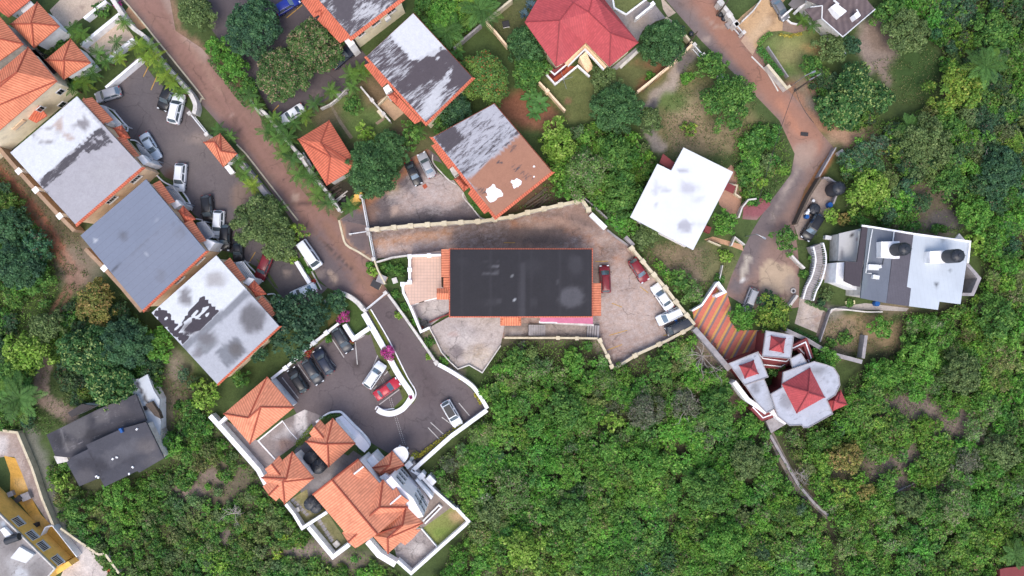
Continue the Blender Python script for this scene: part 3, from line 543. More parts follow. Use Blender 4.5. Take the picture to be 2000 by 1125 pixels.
wall('short cream wall stepping down from the yard corner to the lower walk',pts,1.2,.3,CREAMWALL,pillars=[(1195,716),(1187,696),(1172,665)])
pts=[(1168,661),(1100,660),(985,660)]
wall('thin cream wall along the wood below the black-roofed building',pts,1.2,.22,CREAMWALL,pillars=[(1127,661),(1090,660)])
wall('thick white concrete ledge at the north-east corner of the compound yard',[(1154,418),(1183,446)],.9,.75,WHITE,cat='ledge',name='concrete_ledge',parts=False)
wall('broken grey kerb wall between the white ledge and the cream pillared wall',[(1186,449),(1205,464),(1228,480)],.4,.3,GREYC,parts=False)
wall('small grey wall panel leaning at the end of the cream pillared wall',[(1222,462),(1238,479)],1.6,.5,GREYC,parts=False,name='wall_panel')
wall('white railing wall round the north and west sides of the tiled patio',[(861,498),(800,500),(800,552),(786,555)],3.5,.28,WHITE,z0=2.5,pillars=[(838,499),(800,501),(800,527),(800,551),(786,555)])
wall('white wall down the west side of the side terrace',[(786,556),(788,572),(801,598),(822,648),(839,640)],2.4,.3,WHITE)
wall('white steps wall between the tiled patio and the side terrace',[(802,597),(816,591),(816,580),(826,577),(830,587),(855,581)],1.,.2,WHITE)
wall('low maroon and white wall across the foot of the side terrace',[(838,630),(860,620),(878,613)],.9,.2,MAROON,parts=False)
wall('thin white rim wall round the ragged lower terrace',[(839,642),(850,662),(862,688),(878,706),(894,721),(916,713),(942,728),(978,675)],.75,.16,WHITE2,parts=False)
wall('pale roadside wall on the east side of the villa drive',[(758,575),(790,619),(829,675),(854,712)],1.2,.3,WHITE2,cope=WHITE2,pillars=[(852,709)])
wall('thick white wall curving round the east end of the villa drive',arc([(856,712),(883,727),(920,752),(938,775),(952,798)]),1.4,.5,WHITE)
wall('long thick white wall above the wood from the villa drive to the villa steps',[(951,801),(880,853),(806,919)],1.4,.55,WHITE)
wall('broad white planter wall ending in a hook between the villa drive and car park',arc([(710,612),(735,655),(755,690),(780,735),(802,768),(801,780),(786,799),(765,808),(748,806),(737,800)],4),.7,.78,WHITE)
kerb('white kerb along the grass verge of the villa drive',arc([(724,604),(760,665),(795,735),(811,762),(810,778),(795,796)],4),.15,.16,WHITE)
kerb('white kerb round the planter hook in the villa car park',arc([(733,800),(737,794),(748,800),(770,798)],3),.15,.18,WHITE)
wall('white wall with small piers behind the four dark parked cars',[(530,740),(557,719),(580,698),(612,670),(661,632)],1.2,.32,WHITE,pillars=[(557,719),(582,697),(612,670),(637,650)])
wall('broad white planter wall below the left bougainvillea',[(672,634),(690,662),(722,640)],1.,.65,WHITE,parts=False)
wall('curved pale stone wall round the garden at the villa gate',arc([(664,572),(680,578),(697,590),(710,605)]),1.2,.6,WHITE2)
wall('dark shaded wall at the south end of the parking court',[(632,590),(664,568)],1.5,.3,GREYC)
wall('broad white wall down the west side of the villa yard',[(410,812),(429,833),(504,918),(519,946)],1.6,.65,WHITE)
wall('white wall joining the villa yard wall to the hip-roofed garage',[(427,829),(441,815)],1.8,.4,WHITE)
wall('white corner wall round the stepping-stone lawn',[(558,985),(574,1005),(590,1032),(638,1001)],1.4,.4,WHITE)
wall('broad white wall round the hedge-lined villa lawn',[(602,1030),(650,1088),(682,1064)],1.6,.55,WHITE)
wall('pale pink wall beneath the south corner of the villa',[(718,1058),(740,1084),(772,1103)],1.6,.9,PINKW,parts=False)
wall('long white wall round the south-east lawn and terrace of the villa',[(776,1096),(803,1120),(916,1019),(891,993)],1.4,.4,WHITE)
wall('white wall stepping down the east side of the villa from its entrance',[(803,918),(822,930),(848,958),(889,994)],1.4,.35,WHITE)
wall('thin white wall between the villa terrace and its lawn',[(823,1033),(853,1068)],.5,.16,WHITE,parts=False)
wall('thin white wall round the long villa flower box',[(826,1018),(857,987),(862,991),(830,1023)],.6,.18,WHITE,parts=False)
kerb('white kerb round the rounded planting bed beside the villa drive',arc([(617,825),(640,808),(660,804),(670,808),(690,828),(712,850),(722,866),(716,878)],4),.2,.3,WHITE)
kerb('white kerb along the west side of the villa court',[(552,822),(504,861),(537,897)],.12,.2,WHITE)
kerb('broken white kerb down the middle of the villa court',[(552,823),(566,843),(580,858)],.12,.12,WHITE)
wall('pinkish rim wall round the stone yard of the ochre house',[(-6,840),(33,845),(62,914),(82,975),(104,1027)],1.2,.3,CREAMWALL)
wall('pinkish rim wall beside the rubble yard at the bottom left',[(118,1032),(150,1055),(192,1083),(205,1082),(232,1120)],1.2,.25,CREAMWALL)
wall('thin white pole fence crossing the ochre yard',[(75,1055),(88,1030),(102,1027),(150,1088)],1.4,.12,WHITE,parts=False,name='yard_rail',cat='rail')
wall('broad grey wall down the west side of the striped driveway',[(1357,642),(1390,680),(1425,722)],2.2,.7,GREYC,cope=GREYC)
wall('grey wall along the north-east side of the red-roofed house',[(1535,645),(1575,663),(1620,690),(1684,707)],2.2,.55,GREYC)
wall('thin white wall on the north-west side of the striped driveway',[(1352,607),(1371,596),(1402,551)],1.8,.2,WHITE)
wall('thick white gate wall at the mouth of the striped driveway',[(1402,551),(1416,570),(1398,579)],2.,.35,WHITE)
wall('pale lime-washed wall beside the red road at the lawn corner',[(1499,126),(1537,172),(1544,167)],1.6,.35,WHITE2,cope=CREAMWALL)
wall('thin wire-topped wall on the south-west side of the sloping lawn',[(1500,90),(1520,120),(1540,150)],1.,.15,GREYC,parts=False)
kerb('pale kerb down the east side of the red road below the lawn',[(1468,110),(1500,142),(1520,178)],.14,.2,WHITE2)
wall('white wall beside the gate piers of the tan drive',[(1405,0),(1422,22),(1436,44)],1.8,.5,WHITE2,pillars=[(1408,4),(1425,28),(1438,46)])
wall('white wall on the north-west side of the tan drive',[(1449,42),(1472,20),(1492,-8)],1.,.2,WHITE2,parts=False)
wall('white carport wall on the north-east side of the tan drive',[(1530,31),(1548,16),(1570,-6)],1.6,.25,WHITE,parts=False)
kerb('white curved kerb round the front walk of the shingle-roofed house',arc([(1532,32),(1545,44),(1560,47)],3),.3,.2,WHITE)
wall('white angular rim wall round the flower bed by the red roof',[(1196,-8),(1200,15),(1223,28),(1264,-3)],.4,.25,WHITE,parts=False)
wall('short white wall between the red-roofed house drive and the gate pad',[(1242,36),(1274,10)],1.6,.25,WHITE,pillars=[(1275,7)])
wall('cream and red wall along the road in front of the round mango tree',arc([(1300,34),(1325,52),(1340,70),(1352,84)]),1.7,.25,CREAMWALL)
wall('tan wall along the south-east side of the red house garden',[(1352,86),(1320,119),(1245,179)],1.7,.25,TAN)
wall('brown wall along the south-west side of the red house garden',[(1053,160),(1070,178),(1104,216)],1.6,.2,TAN,pillars=[(1069,177)])
wall('cream wall round the north corner of the garden with the white hatch',[(1000,-2),(949,40)],1.8,.25,CREAMWALL)
wall('rust-stained wall on the south-west side of the garden with the white hatch',[(949,42),(968,62),(991,90)],1.6,.2,TAN)
wall('old grey garden wall between the palms and the hatch garden',[(940,47),(886,93)],1.6,.2,GREYC)
wall('thin white garden fence wall beside the townhouse court',[(704,169),(728,198),(749,222),(762,237)],1.4,.18,WHITE2,pillars=[(726,195),(749,222)])
wall('low pale wall between the upper car park and the garden bush',[(626,212),(645,203),(659,192),(679,171)],1.,.2,WHITE2,parts=False)
wall('low tan wall round the small townhouse court',[(737,206),(757,186)],1.,.2,CREAMWALL,parts=False)
kerb('white kerb round the upper grass bed of the middle car park',arc([(845,302),(846,318),(862,337),(877,352),(891,361)],3),.15,.18,WHITE2)
kerb('white kerb round the lower grass bed of the middle car park',arc([(905,376),(905,386),(922,405),(937,424),(952,429),(966,424)],3),.15,.18,WHITE2)
kerb('white kerb round the porch bed of the white and grey row house, upper half',arc([(209,210),(222,217),(240,238),(249,248),(248,257)],3),.15,.2,WHITE)
kerb('white kerb round the porch bed of the white and grey row house, lower half',arc([(254,273),(268,276),(285,293),(303,312),(308,318),(303,328),(305,335)],3),.15,.2,WHITE)
kerb('white kerb round the upper porch bed of the blue-grey row house',arc([(302,338),(318,354),(336,363),(350,368),(365,386),(374,405),(373,411)],3),.15,.2,WHITE)
kerb('white kerb round the lower porch bed of the blue-grey row house',arc([(382,427),(400,432),(412,447),(420,460),(430,478),(424,490)],3),.15,.2,WHITE)
kerb('white kerb round the porch bed of the patched white row house',arc([(466,512),(474,506),(487,520),(498,531),(508,545),(508,553)],3),.15,.2,WHITE)
kerb('white kerb at the end porch of the patched white row house',arc([(522,575),(534,574),(540,582),(552,597)],3),.15,.2,WHITE)
wall('crumbling grey wall running down through the wood at the right',[(1500,842),(1525,886),(1560,948),(1592,985),(1624,1012)],.7,.4,GREYC,parts=False)
wall('fallen grey wall across the clearing among the yellow trees',[(1624,1013),(1650,1004),(1672,998)],1.2,.25,GREYC,parts=False)
wall('thin grey wall half buried in scrub right of the yellow trees',[(1737,967),(1790,942),(1840,915)],.35,.18,GREYC,parts=False)
wall('grey retaining wall standing beside the scrub below the dry plot',[(1692,655),(1686,700)],1.6,.5,GREYC,parts=False)
wall('thin grey wall beside the overgrown pad gutter',[(1622,608),(1602,668)],1.,.14,GREYC,parts=False)
wall('white curved wall along the rear walk of the tank house',arc([(1622,612),(1632,603),(1690,609),(1724,609)],3),.8,.2,WHITE2,parts=False)
wall('long thin grey wall beside the red dirt by the road bend',[(1633,288),(1600,345)],1.4,.2,GREYC,parts=False)
wall('dark fence of old sheets along the road by the black pickup',[(1603,347),(1580,385),(1556,437)],1.8,.3,TIMBER,name='sheet_fence',cat='fence',parts=False)
wall('old grey parapet at the back of the slab with the big water tank',[(1609,347),(1618,347),(1642,362),(1628,398)],1.2,.25,GREYC,parts=False)
wall('thin cream wall between the entry slab and the plot below the white roof',[(1384,470),(1408,480)],1.,.16,CREAMWALL,parts=False)
wall('white gate wall beside the pink apron',[(1443,425),(1450,405),(1462,390),(1478,388)],1.4,.22,WHITE2,parts=False)
wall('pale wall at the end of the entry slab of the white-roofed house',[(1429,480),(1436,463),(1455,478)],1.2,.18,WHITE2,parts=False)
wall('short white wall in the plot beside the striped driveway gate',[(1412,518),(1406,545)],1.,.14,WHITE2,parts=False)
wall('tan rim wall round the apron of the white-roofed house',[(1422,358),(1440,362),(1436,378),(1447,386)],1.,.2,CREAMWALL,parts=False)
wall('white gate wall leaning by the round bush at the stairs',[(1545,497),(1560,513),(1572,524)],1.2,.3,WHITE2,parts=False)
wall('white end wall beside the tyre at the foot of the stairs',[(1558,577),(1541,600)],1.2,.35,WHITE2,parts=False)
wall('thin grey retaining strip above the middle car park grass beside the timber stack',[(1138,384),(1160,402),(1212,450)],1.,.2,GREYC,parts=False)
wall('grey wall across the north-west of the overgrown bed by the gate',[(735,512),(765,503),(795,499)],1.2,.25,WHITE2,parts=False)
wall('cream wall down the lane side of the overgrown bed',[(730,506),(738,528),(752,555)],1.2,.25,CREAMWALL,parts=False)
# gates
def gate(label,a,b,z=1.7,bars=True,mat=FRAME,group=None):
    A_=Vector((*W(*a,z),0)); B_=Vector((*W(*b,z),0)); d=B_-A_; L=d.length; ang=math.atan2(d.y,d.x)
    t=thing('metal_gate',label,'gate',A_,group); mid=(A_+B_)/2
    m=MB(); m.box(mid.x,mid.y,z-.05,L,.16,.1,ang); m.build('rail',mat,t); m=MB(); m.box(mid.x,mid.y,.25,L,.14,.1,ang); m.build('rail',mat,t)
    m=MB(); n=max(4,int(L/.25))
    for i in range(n+1):
        p=A_+d*(i/n); m.box(p.x,p.y,z/2+.06,.05,.05,z-.3,ang)
    m.build('bars',mat,t)
    for p in (A_,B_): m=MB(); m.box(p.x,p.y,z/2+.1,.42,.42,z+.2,ang); m.box(p.x,p.y,z+.25,.56,.56,.1,ang); m.build('post',WHITE2,t)
gate('white sliding gate across the west parking court entrance',(371,222),(404,263))
gate('peeling white gate across the middle car park entrance',(706,384),(718,448))
gate('peeling white gate across the black-roofed compound entrance',(720,456),(730,506))
gate('white gate across the villa drive',(712,606),(753,572))
gate('white gate between piers at the tan drive',(1438,48),(1452,64))
gate('white iron gate by the wild mango plot at the red road',(1356,88),(1374,108))
gate('white bar gate leaning into the wild plot under the mango',(1406,146),(1418,155),1.2)
m=MB(); a=P3(683,457,1.1); b=P3(716,452,1.1); m.tube([a,b],.09,8); ba=thing('barrier_arm','white barrier arm beside the compound gates','barrier',(*W(716,452),0)); m.build('arm',FRAME,ba); m=MB(); m.box(a[0],a[1],.55,.3,.3,1.1); m.build('post',WHITE2,ba)
def inset(poly,d):
    n=len(poly); a=sum(poly[i][0]*poly[(i+1)%n][1]-poly[(i+1)%n][0]*poly[i][1] for i in range(n)); s=1 if a>0 else -1; out=[]
    for i in range(n):
        p=Vector(poly[i]); u=(p-Vector(poly[i-1])).normalized(); v=(Vector(poly[(i+1)%n])-p).normalized()
        nu=Vector((-u.y,u.x))*s; nv=Vector((-v.y,v.x))*s; m=(nu+nv)
        m=m.normalized() if m.length>1e-6 else nu
        out.append(tuple(p+m*d/max(.4,m.dot(nu))))
    return out
def house(label,cat,ref,name='house',group=None): return thing(name,label,cat,(*W(*ref),0),group)
def wp(poly,z): return [W(x,y,z) for x,y in poly]
def walls(t,poly,z,mat,ins=.3,z0=-.3,name='wall',ztop=None):
    m=MB(); m.prism(inset(wp(poly,z),ins),z0,ztop if ztop else z-.25); return m.build(name,mat,t)
def roof(t,poly,z,base,strokes=(),mat=None,name='roof',thick=.32,cell=.5,**k):
    k.setdefault('gain',.72)
    return link(name,sheet_mesh(name,poly,z,cell,base,strokes,mat or MATS['roofcoat'],skirt=thick,**k),t)
def fuv(p):
    p=[Vector(q) for q in p]; n=Vector((0,0,0))
    for i in range(len(p)): n+=(p[i]-p[0]).cross(p[(i+1)%len(p)]-p[0])
    n.normalize()
    if n.z<0: p=p[::-1]; n=-n
    u=Vector((0,0,1)).cross(n); u=u.normalized() if u.length>1e-3 else Vector((1,0,0)); v=n.cross(u)
    return p,[(q.dot(u),q.dot(v)) for q in p]
def facets(t,fs,mat,name='roof',px=True,thick=.18):
    m=MB(); edge={}
    for f in fs:
        q=[P3(*a) for a in f] if px else f
        q,uv=fuv(q); m.face(q,uv)
        for i in range(len(q)):
            a=tuple(round(v,2) for v in q[i]); b=tuple(round(v,2) for v in q[(i+1)%len(q)])
            if (b,a) in edge: edge.pop((b,a))
            else: edge[(a,b)]=(q[i],q[(i+1)%len(q)])
    for a,b in edge.values():   # fascia under the open edges
        m.face([a,(a[0],a[1],a[2]-thick),(b[0],b[1],b[2]-thick),b],[(0,0)]*4)
    return m.build(name,mat,t)
def caps(t,segs,mat,r=.1,px=True,name='ridge_cap'):
    m=MB()
    for a,b in segs:
        a=Vector(P3(*a) if px else a)+Vector((0,0,.02)); b=Vector(P3(*b) if px else b)+Vector((0,0,.02)); m.tube([a,b],r,6)
    return m.build(name,mat,t)
def hip(t,cor,ze,rise,mat=None,cap=RIDGE,ridge=None,name='roof',wallmat=None,ins=.5,z0=-.3,capr=.11):
    A,B,C,D=[Vector((*W(x,y,ze),ze)) for x,y in cor]
    if ridge: M1,M2=[Vector((*W(x,y,ze+rise),ze+rise)) for x,y in ridge]
    else:
        l1=((B-A).length+(C-D).length)/2; l2=((C-B).length+(D-A).length)/2
        if l1<l2: A,B,C,D=B,C,D,A; l1,l2=l2,l1
        d=((B-A)+(C-D)).normalized(); k=min(l2/2,l1/2-.02)
        M1=(A+D)/2+d*k; M2=(B+C)/2-d*k; M1.z=M2.z=ze+rise
    facets(t,[[A,B,M2,M1],[B,C,M2],[C,D,M1,M2],[D,A,M1]],mat or ORANGE,name,False)
    caps(t,[(A,M1),(D,M1),(B,M2),(C,M2),(M1,M2)],cap,capr,False)
    if wallmat:
        m=MB(); m.prism(inset([tuple(v.xy) for v in (A,B,C,D)],ins),z0,ze-.02); m.build('wall',wallmat,t)
def awning(t,a,b,b2,a2,zi,zo,mat=None,name='tile_awning',thick=.14): return facets(t,[[(*a,zi),(*b,zi),(*b2,zo),(*a2,zo)]],mat or ORANGE,name,True,thick)
def window(t,A,B,f,zc,w,h,bars=3,frame=None,name='window',out=.0,grille=False):
    """window on the wall line A-B (world points on the wall face, wall body to the left)"""
    A=Vector(A).to_2d(); B=Vector(B).to_2d(); d=(B-A).normalized(); n=Vector((d.y,-d.x)); p=A+(B-A)*f+n*out; ang=math.atan2(d.y,d.x)
    q=p+n*.015; m=MB(); g=MB(); g.box(q.x,q.y,zc,w,.05,h,ang)
    r=p+n*.03; fw=.09
    for s in (-1,1): m.box(*(r+d*s*(w/2+fw/2)),zc,fw,.1,h+2*fw,ang); m.box(*r,zc+s*(h/2+fw/2),w,.1,fw,ang)
    for i in range(1,bars): m.box(*(r+d*w*(i/bars-.5)),zc,.06,.08,h,ang)
    fo=m.build(name,frame or FRAME,t); g.build('pane',GLASS,fo)
    s=MB(); s.box(*(p+n*.1),zc-h/2-.14,w+.3,.24,.09,ang); s.build('sill',WHITE2,fo)
def wedge(poly,z,i,ins): # wall edge i of a roof outline (counter-clockwise in world) 
    q=inset(wp(poly,z),ins); n=len(q); a=sum(q[k][0]*q[(k+1)%n][1]-q[(k+1)%n][0]*q[k][1] for k in range(n))
    A,B=Vector(q[i]),Vector(q[(i+1)%n]); return (A,B) if a>0 else (B,A)
def slab(t,poly,z,thick,mat,name): m=MB(); m.prism(wp(poly,z),z-thick,z,True); return m.build(name,mat,t)
def porch(t,poly,z,mat,slats,name='pergola'):
    """open porch: four posts, rim beams and a slatted or latticed top"""
    q=[Vector(W(x,y,z)) for x,y in poly]; m=MB()
    for i in range(4):
        a,b=q[i],q[(i+1)%4]; d=b-a; m.box(*((a+b)/2),z-.08,d.length+.14,.14,.16,math.atan2(d.y,d.x))
    for p in q: m.box(*(p*.985+(sum(q,Vector((0,0)))/4)*.015),z/2-.1,.16,.16,z,0)
    n=slats
    for i in range(1,n):
        a=q[0].lerp(q[1],i/n); b=q[3].lerp(q[2],i/n); d=b-a; m.box(*((a+b)/2),z-.02,d.length,.07,.05,math.atan2(d.y,d.x))
    k=max(2,int(n*(q[3]-q[0]).length/max(.5,(q[1]-q[0]).length)))
    for i in range(1,k):
        a=q[0].lerp(q[3],i/k); b=q[1].lerp(q[2],i/k); d=b-a; m.box(*((a+b)/2),z-.045,d.length,.06,.04,math.atan2(d.y,d.x))
    return m.build(name,mat,t)
def rim(t,poly,z,w,h,mat,name='parapet',closed=True):
    q=[Vector(W(x,y,z)) for x,y in poly]; m=MB()
    for i in range(len(q) if closed else len(q)-1):
        a,b=q[i],q[(i+1)%len(q)]; d=b-a; m.box(*((a+b)/2),z+h/2-.02+.001*i,d.length+w*.98,w,h+.04,math.atan2(d.y,d.x))
    return m.build(name,mat,t)
def tileborder(t,poly,z,w,edges,mat=None,drop=.35,name='tile_border'):
    q=wp(poly,z); o=inset(q,-w); n=len(q); m=MB()
    for i in edges:
        j=(i+1)%n; f=[(*q[i],z+.02),(*q[j],z+.02),(*o[j],z-drop),(*o[i],z-drop)]
        f,uv=fuv(f); m.face(f,uv); 
        m.face([(*o[i],z-drop),(*o[j],z-drop),(*o[j],z-drop-.12),(*o[i],z-drop-.12)],[(0,0)]*4)
    return m.build(name,mat or ORANGE2,t)
W1=c(247,249,252); W2=c(212,211,220); ST=c(120,114,116); TN=c(212,188,174)
mw=lambda nm,col,ang,**k: painted(nm,c(*col),ang,**k)
# ============ west row houses
t=house('white and pale grey flat-roofed row house with a peeling dark band across its roof','house',(150,315),'row_house')
R=[(150,188),(277,326),(147,438),(20,298)]; walls(t,R,6.4,TAN,.35)
roof(t,R,6.4,c(200,196,200),[('p',[(150,186),(196,248),(73,356),(16,298)],W1,1,3,2),('p',[(104,243),(143,212),(157,208),(187,242),(137,277)],TN,.9,3,2),('d',152,238,32,30,c(246,246,248),1,5,8),('d',160,240,13,9,c(140,132,134),.8,5,7),('d',166,228,3,3,c(90,84,84),.9,3,1),('d',165,252,5,5,c(140,134,136),.8,4,3),('d',148,245,9,5,c(170,164,166),.6,5,6),('d',90,264,24,15,c(176,172,172),1,4,3),('d',90,264,22,13,c(250,250,250),1,4,3),('d',210,340,40,30,c(202,198,200),.6,20,12),('d',245,318,16,18,c(196,190,192),.6,8,10)],
 mw('roof_coat_west',(86,82,86),.707,stretch=5,amp=1.35,soft=.09,scale=1.5),peel=(0.08,[(('p'),[(72,354),(196,247),(225,277),(205,289),(160,302),(93,380)],.66,1,5,2),('l',[(165,300),(92,372)],4,.2,.9,8,4),('l',[(180,280),(200,268)],3,.2,.8,4,2),('l',[(93,380),(147,436)],2.5,.5,1,5,2),('l',[(275,330),(225,272)],1.5,.5,1,4,2),('l',[(262,340),(200,398)],2.5,.5,1,5,3)]),mott=.05)
tileborder(t,R,6.4,.26,(1,))
awning(t,(163,190),(206,238),(200,242),(160,196),5.6,5.9); awning(t,(166,193),(208,240),(221,234),(180,190),5.6,4.7,ORANGE)
awning(t,(228,268),(262,306),(272,304),(244,268),5.4,4.6); 
hip(t,[(221,250),(238,245),(254,269),(236,272)],4.6,.8,ORANGE2,ridge=((238,258),(239,261)))
for p,n in (([(190,205),(203,207),(238,243),(226,247)],5),([(266,280),(282,290),(300,312),(284,315)],6)): porch(t,p,3.,FRAME if n==5 else LATTICE,n); slab(t,p,.25,.35,WHITE2,'porch_floor')
for p in ([(200,236),(208,230),(216,238),(207,244)],[(268,307),(278,302),(290,316),(280,322)]): slab(t,p,4.4,4.4,WHITE,'balcony')
for f,z,w in ((.82,4.,1.6),(.43,4.,1.6)): window(t,*wedge(R,6.4,1,.35),f,z,w,.9,4)
t=house('blue-grey sheet-roofed row house in the middle of the western row','house',(285,480),'row_house')
R=[(285,350),(402,490),(278,606),(157,460)]; walls(t,R,6.2,TAN,.35)
roof(t,R,6.2,c(147,155,173),[('l',[(218,531),(262,492)],1.2,c(84,84,90),.9,2,1),('l',[(262,492),(292,465),(355,428)],.8,c(110,110,116),.7,2,1),('d',240,460,8,9,c(112,110,114),.6,8,6),('d',315,540,11,13,c(118,112,112),.6,9,7),('d',350,455,12,12,c(126,124,128),.4,10,8),('d',187,469,2,2,W1,.6,2,1),('d',255,460,2,2,W1,.9,2,0),('d',305,432,2,1.6,W1,.9,2,0),('d',325,447,3,1.5,W1,.8,2,1),('d',286,497,2,2,W1,.7,2,0),('d',242,507,1.6,1.6,W1,.6,2,0),('p',[(320,430),(402,490),(278,606),(218,531)],c(150,156,172),.6,3,1)],painted('roof_membrane_blue',joint=(.714+math.pi/2,1.02,.22,.045),grain=.12,gs=3.,rough=.7),mott=.05)
tileborder(t,R,6.2,.24,(1,))
awning(t,(298,360),(328,398),(342,394),(312,352),5.6,4.6); awning(t,(359,436),(390,474),(403,470),(374,428),5.6,4.6)
hip(t,[(348,412),(358,402),(382,428),(362,436)],4.6,.8,ORANGE2,ridge=((358,418),(361,421)))
porch(t,[(322,366),(337,362),(364,398),(350,402)],3.,LATTICE,5); slab(t,[(322,366),(337,362),(364,398),(350,402)],.3,.4,WHITE2,'porch_floor'); porch(t,[(384,436),(398,432),(420,460),(402,468)],3.1,LATTICE,9); slab(t,[(384,436),(398,432),(420,460),(402,468)],.3,.4,IRON,'porch_floor')
for p in ([(333,398),(345,390),(354,400),(341,408)],[(396,473),(404,467),(420,474),(408,490)]): slab(t,p,4.2,4.2,WHITE,'balcony')
for f,z,w in ((.17,4.,1.6),(.52,3.9,1.6)): window(t,*wedge(R,6.2,1,.35),1-f,z,w,.9,4)
t=house('white flat-roofed row house with black peeled patch and grey stains on its roof','house',(420,620),'row_house')
R=[(422,499),(545,637),(424,750),(296,611)]; walls(t,R,6.4,TAN,.35)
sn=c(128,122,124)
roof(t,R,6.4,c(208,209,215),[('p',[(422,497),(484,566),(357,674),(292,611)],W1,1,3,1),('p',[(480,565),(490,576),(364,686),(355,674)],c(152,154,160),.95,2,1),('d',362,580,11,17,sn,.85,10,8),('d',420,546,20,14,c(176,168,164),.7,16,8),('d',373,640,20,11,sn,.85,10,6),('d',493,622,24,28,c(112,108,110),.85,16,9),('p',[(381,671),(408,649),(427,672),(399,695)],c(158,160,164),.95,2,1),('d',405,661,16,12,sn,.7,10,7),('d',386,690,10,8,sn,.7,8,5),('p',[(420,688),(460,656),(486,686),(444,719)],c(148,150,156),.98,2,1),('d',461,682,14,14,c(112,104,100),.7,14,6),('l',[(412,643),(438,675)],1.6,c(166,168,172),.9,2,1),('l',[(487,570),(493,580)],2,c(170,170,176),.7,3,1)],
 mw('roof_coat_patched',(74,68,74),.72,stretch=4,amp=.55,soft=.06,scale=1.6),peel=(0.1,[('p',[(396,575),(427,610),(357,673),(337,651)],.95,1,1.5,.8),('p',[(296,613),(314,600),(332,612),(340,626),(352,634),(339,652),(357,673)],.92,1,2,4),('l',[(345,642),(380,615)],2.2,.1,1,2,2),('l',[(378,612),(414,596)],1.6,.1,1,2,1),('l',[(352,646),(400,606),(414,596)],2,.1,1,2,2),('l',[(392,622),(412,610)],1.8,.1,1,2,1),('d',326,622,3,2,.1,1,2,1),('d',314,618,2,1.6,.1,1,2,1),('l',[(360,672),(428,612)],1.5,.1,1,2,1),('d',366,650,14,8,.3,.7,8,3)]),mott=.05)
tileborder(t,R,6.4,.24,(1,))
awning(t,(436,514),(468,550),(480,545),(449,503),5.6,4.6); awning(t,(502,588),(530,618),(546,616),(512,578),5.6,4.6)
hip(t,[(484,560),(497,548),(520,574),(500,580)],4.6,.8,ORANGE2,ridge=((494,566),(497,569)))
porch(t,[(460,513),(474,511),(500,546),(484,552)],3.,FRAME,5); slab(t,[(460,513),(474,511),(500,546),(484,552)],.3,.4,GREYC,'porch_floor')
slab(t,[(474,552),(486,542),(497,545),(486,558)],4.2,4.2,WHITE,'balcony')
# ============ orange roofed houses at the top left
t=house('large orange hip-roofed house with a cream side wall at the left edge','house',(60,180),'tile_house')
hip(t,[(55,92),(111,158),(-90,330),(-150,262)],6.4,2.4,ORANGE,RIDGE,((33,141),(-80,238)),wallmat=CREAM,ins=.45)
for f,z,w,h in ((.1,4.6,.9,1.),(.52,4.6,.9,1.),(.3,1.9,1.,1.)): window(t,Vector(W(104,161,6.4))*.99,Vector(W(-85,324,6.4))*.99,f*.5,z,w,h,2)
awning(t,(75,205),(92,226),(70,240),(54,232),4.,3.2,ORANGE2); slab(t,[(16,240),(34,224),(50,236),(30,254)],3.4,.3,WHITE2,'balcony'); rim(t,[(16,240),(34,224),(50,236),(30,254)],3.4,.1,.7,TAN,'balcony_rail')
porch(t,[(62,98),(69,97),(110,140),(102,145)],4.,IRON,16,'pergola')
t=house('orange hip-roofed house cut off by the left edge above the long cream-walled one','house',(0,80),'tile_house')
hip(t,[(-1,32),(45,86),(-60,160),(-105,105)],6.,2.,ORANGE,RIDGE,None,wallmat=WHITE2,ins=.45)
t=house('orange pyramid-roofed wing beside the upper beige terrace','house',(68,48),'tile_house')
hip(t,[(73,4),(116,51),(66,93),(20,47)],4.2,1.9,ORANGE,RIDGE,((60.5,46.5),(62,45)),wallmat=WHITE,ins=.5)
t=house('small orange pyramid-roofed wing beside the lower pale terrace','house',(132,118),'tile_house')
hip(t,[(138,76),(177,122),(124,155),(88,117)],4.2,1.9,ORANGE,RIDGE,((124,119),(125.5,117.5)),wallmat=WHITE,ins=.5)
t=house('orange-roofed house in the top left corner behind a palm','house',(15,8),'tile_house')
facets(t,[[(-20,-30,4.6),(22,-30,4.6),(58,0,3.8),(16,34,3.8),(-20,10,4.6)]],ORANGE2); walls(t,[(-20,-30),(22,-30),(58,0),(16,34),(-20,10)],3.8,WHITE,.5,ztop=3.4); slab(t,[(38,18),(60,2),(66,10),(46,26)],3.,.2,FRAME,'porch_roof')
# ============ lane houses
t=house('small orange hip-roofed gatehouse kiosk beside the lane','kiosk',(432,295),'gatehouse')
hip(t,[(398,278),(430,261),(463,300),(436,326)],3.2,1.1,ORANGE,RIDGE,((419,277),(432,295)),wallmat=WHITE,ins=.5); slab(t,[(438,326),(446,321),(458,336),(450,341)],.6,.7,WHITE,'step')
t=house('orange hip-roofed house beside the red lane under the round mango','house',(640,300),'tile_house')
hip(t,[(643,235),(582,272),(638,362),(699,325)],4.4,1.9,ORANGE2,RIDGE,((626,279),(645,306)),wallmat=WHITE2,ins=.5)
def lanehouse(label,R,z,base,strokes,mat,peel,front,ref):
    t=house(label,'house',ref,'townhouse'); walls(t,R,z,CREAM,.35); roof(t,R,z,base,strokes,mat,peel=peel,mott=.06); tileborder(t,R,z,.5,(1,2,3) if front else (0,1,2,3)); return t
R=[(690,-110),(786,-6),(685,71),(598,-28)]
t=house('cream-walled townhouse with a peeling white and black roof at the top edge','house',(700,20),'townhouse')
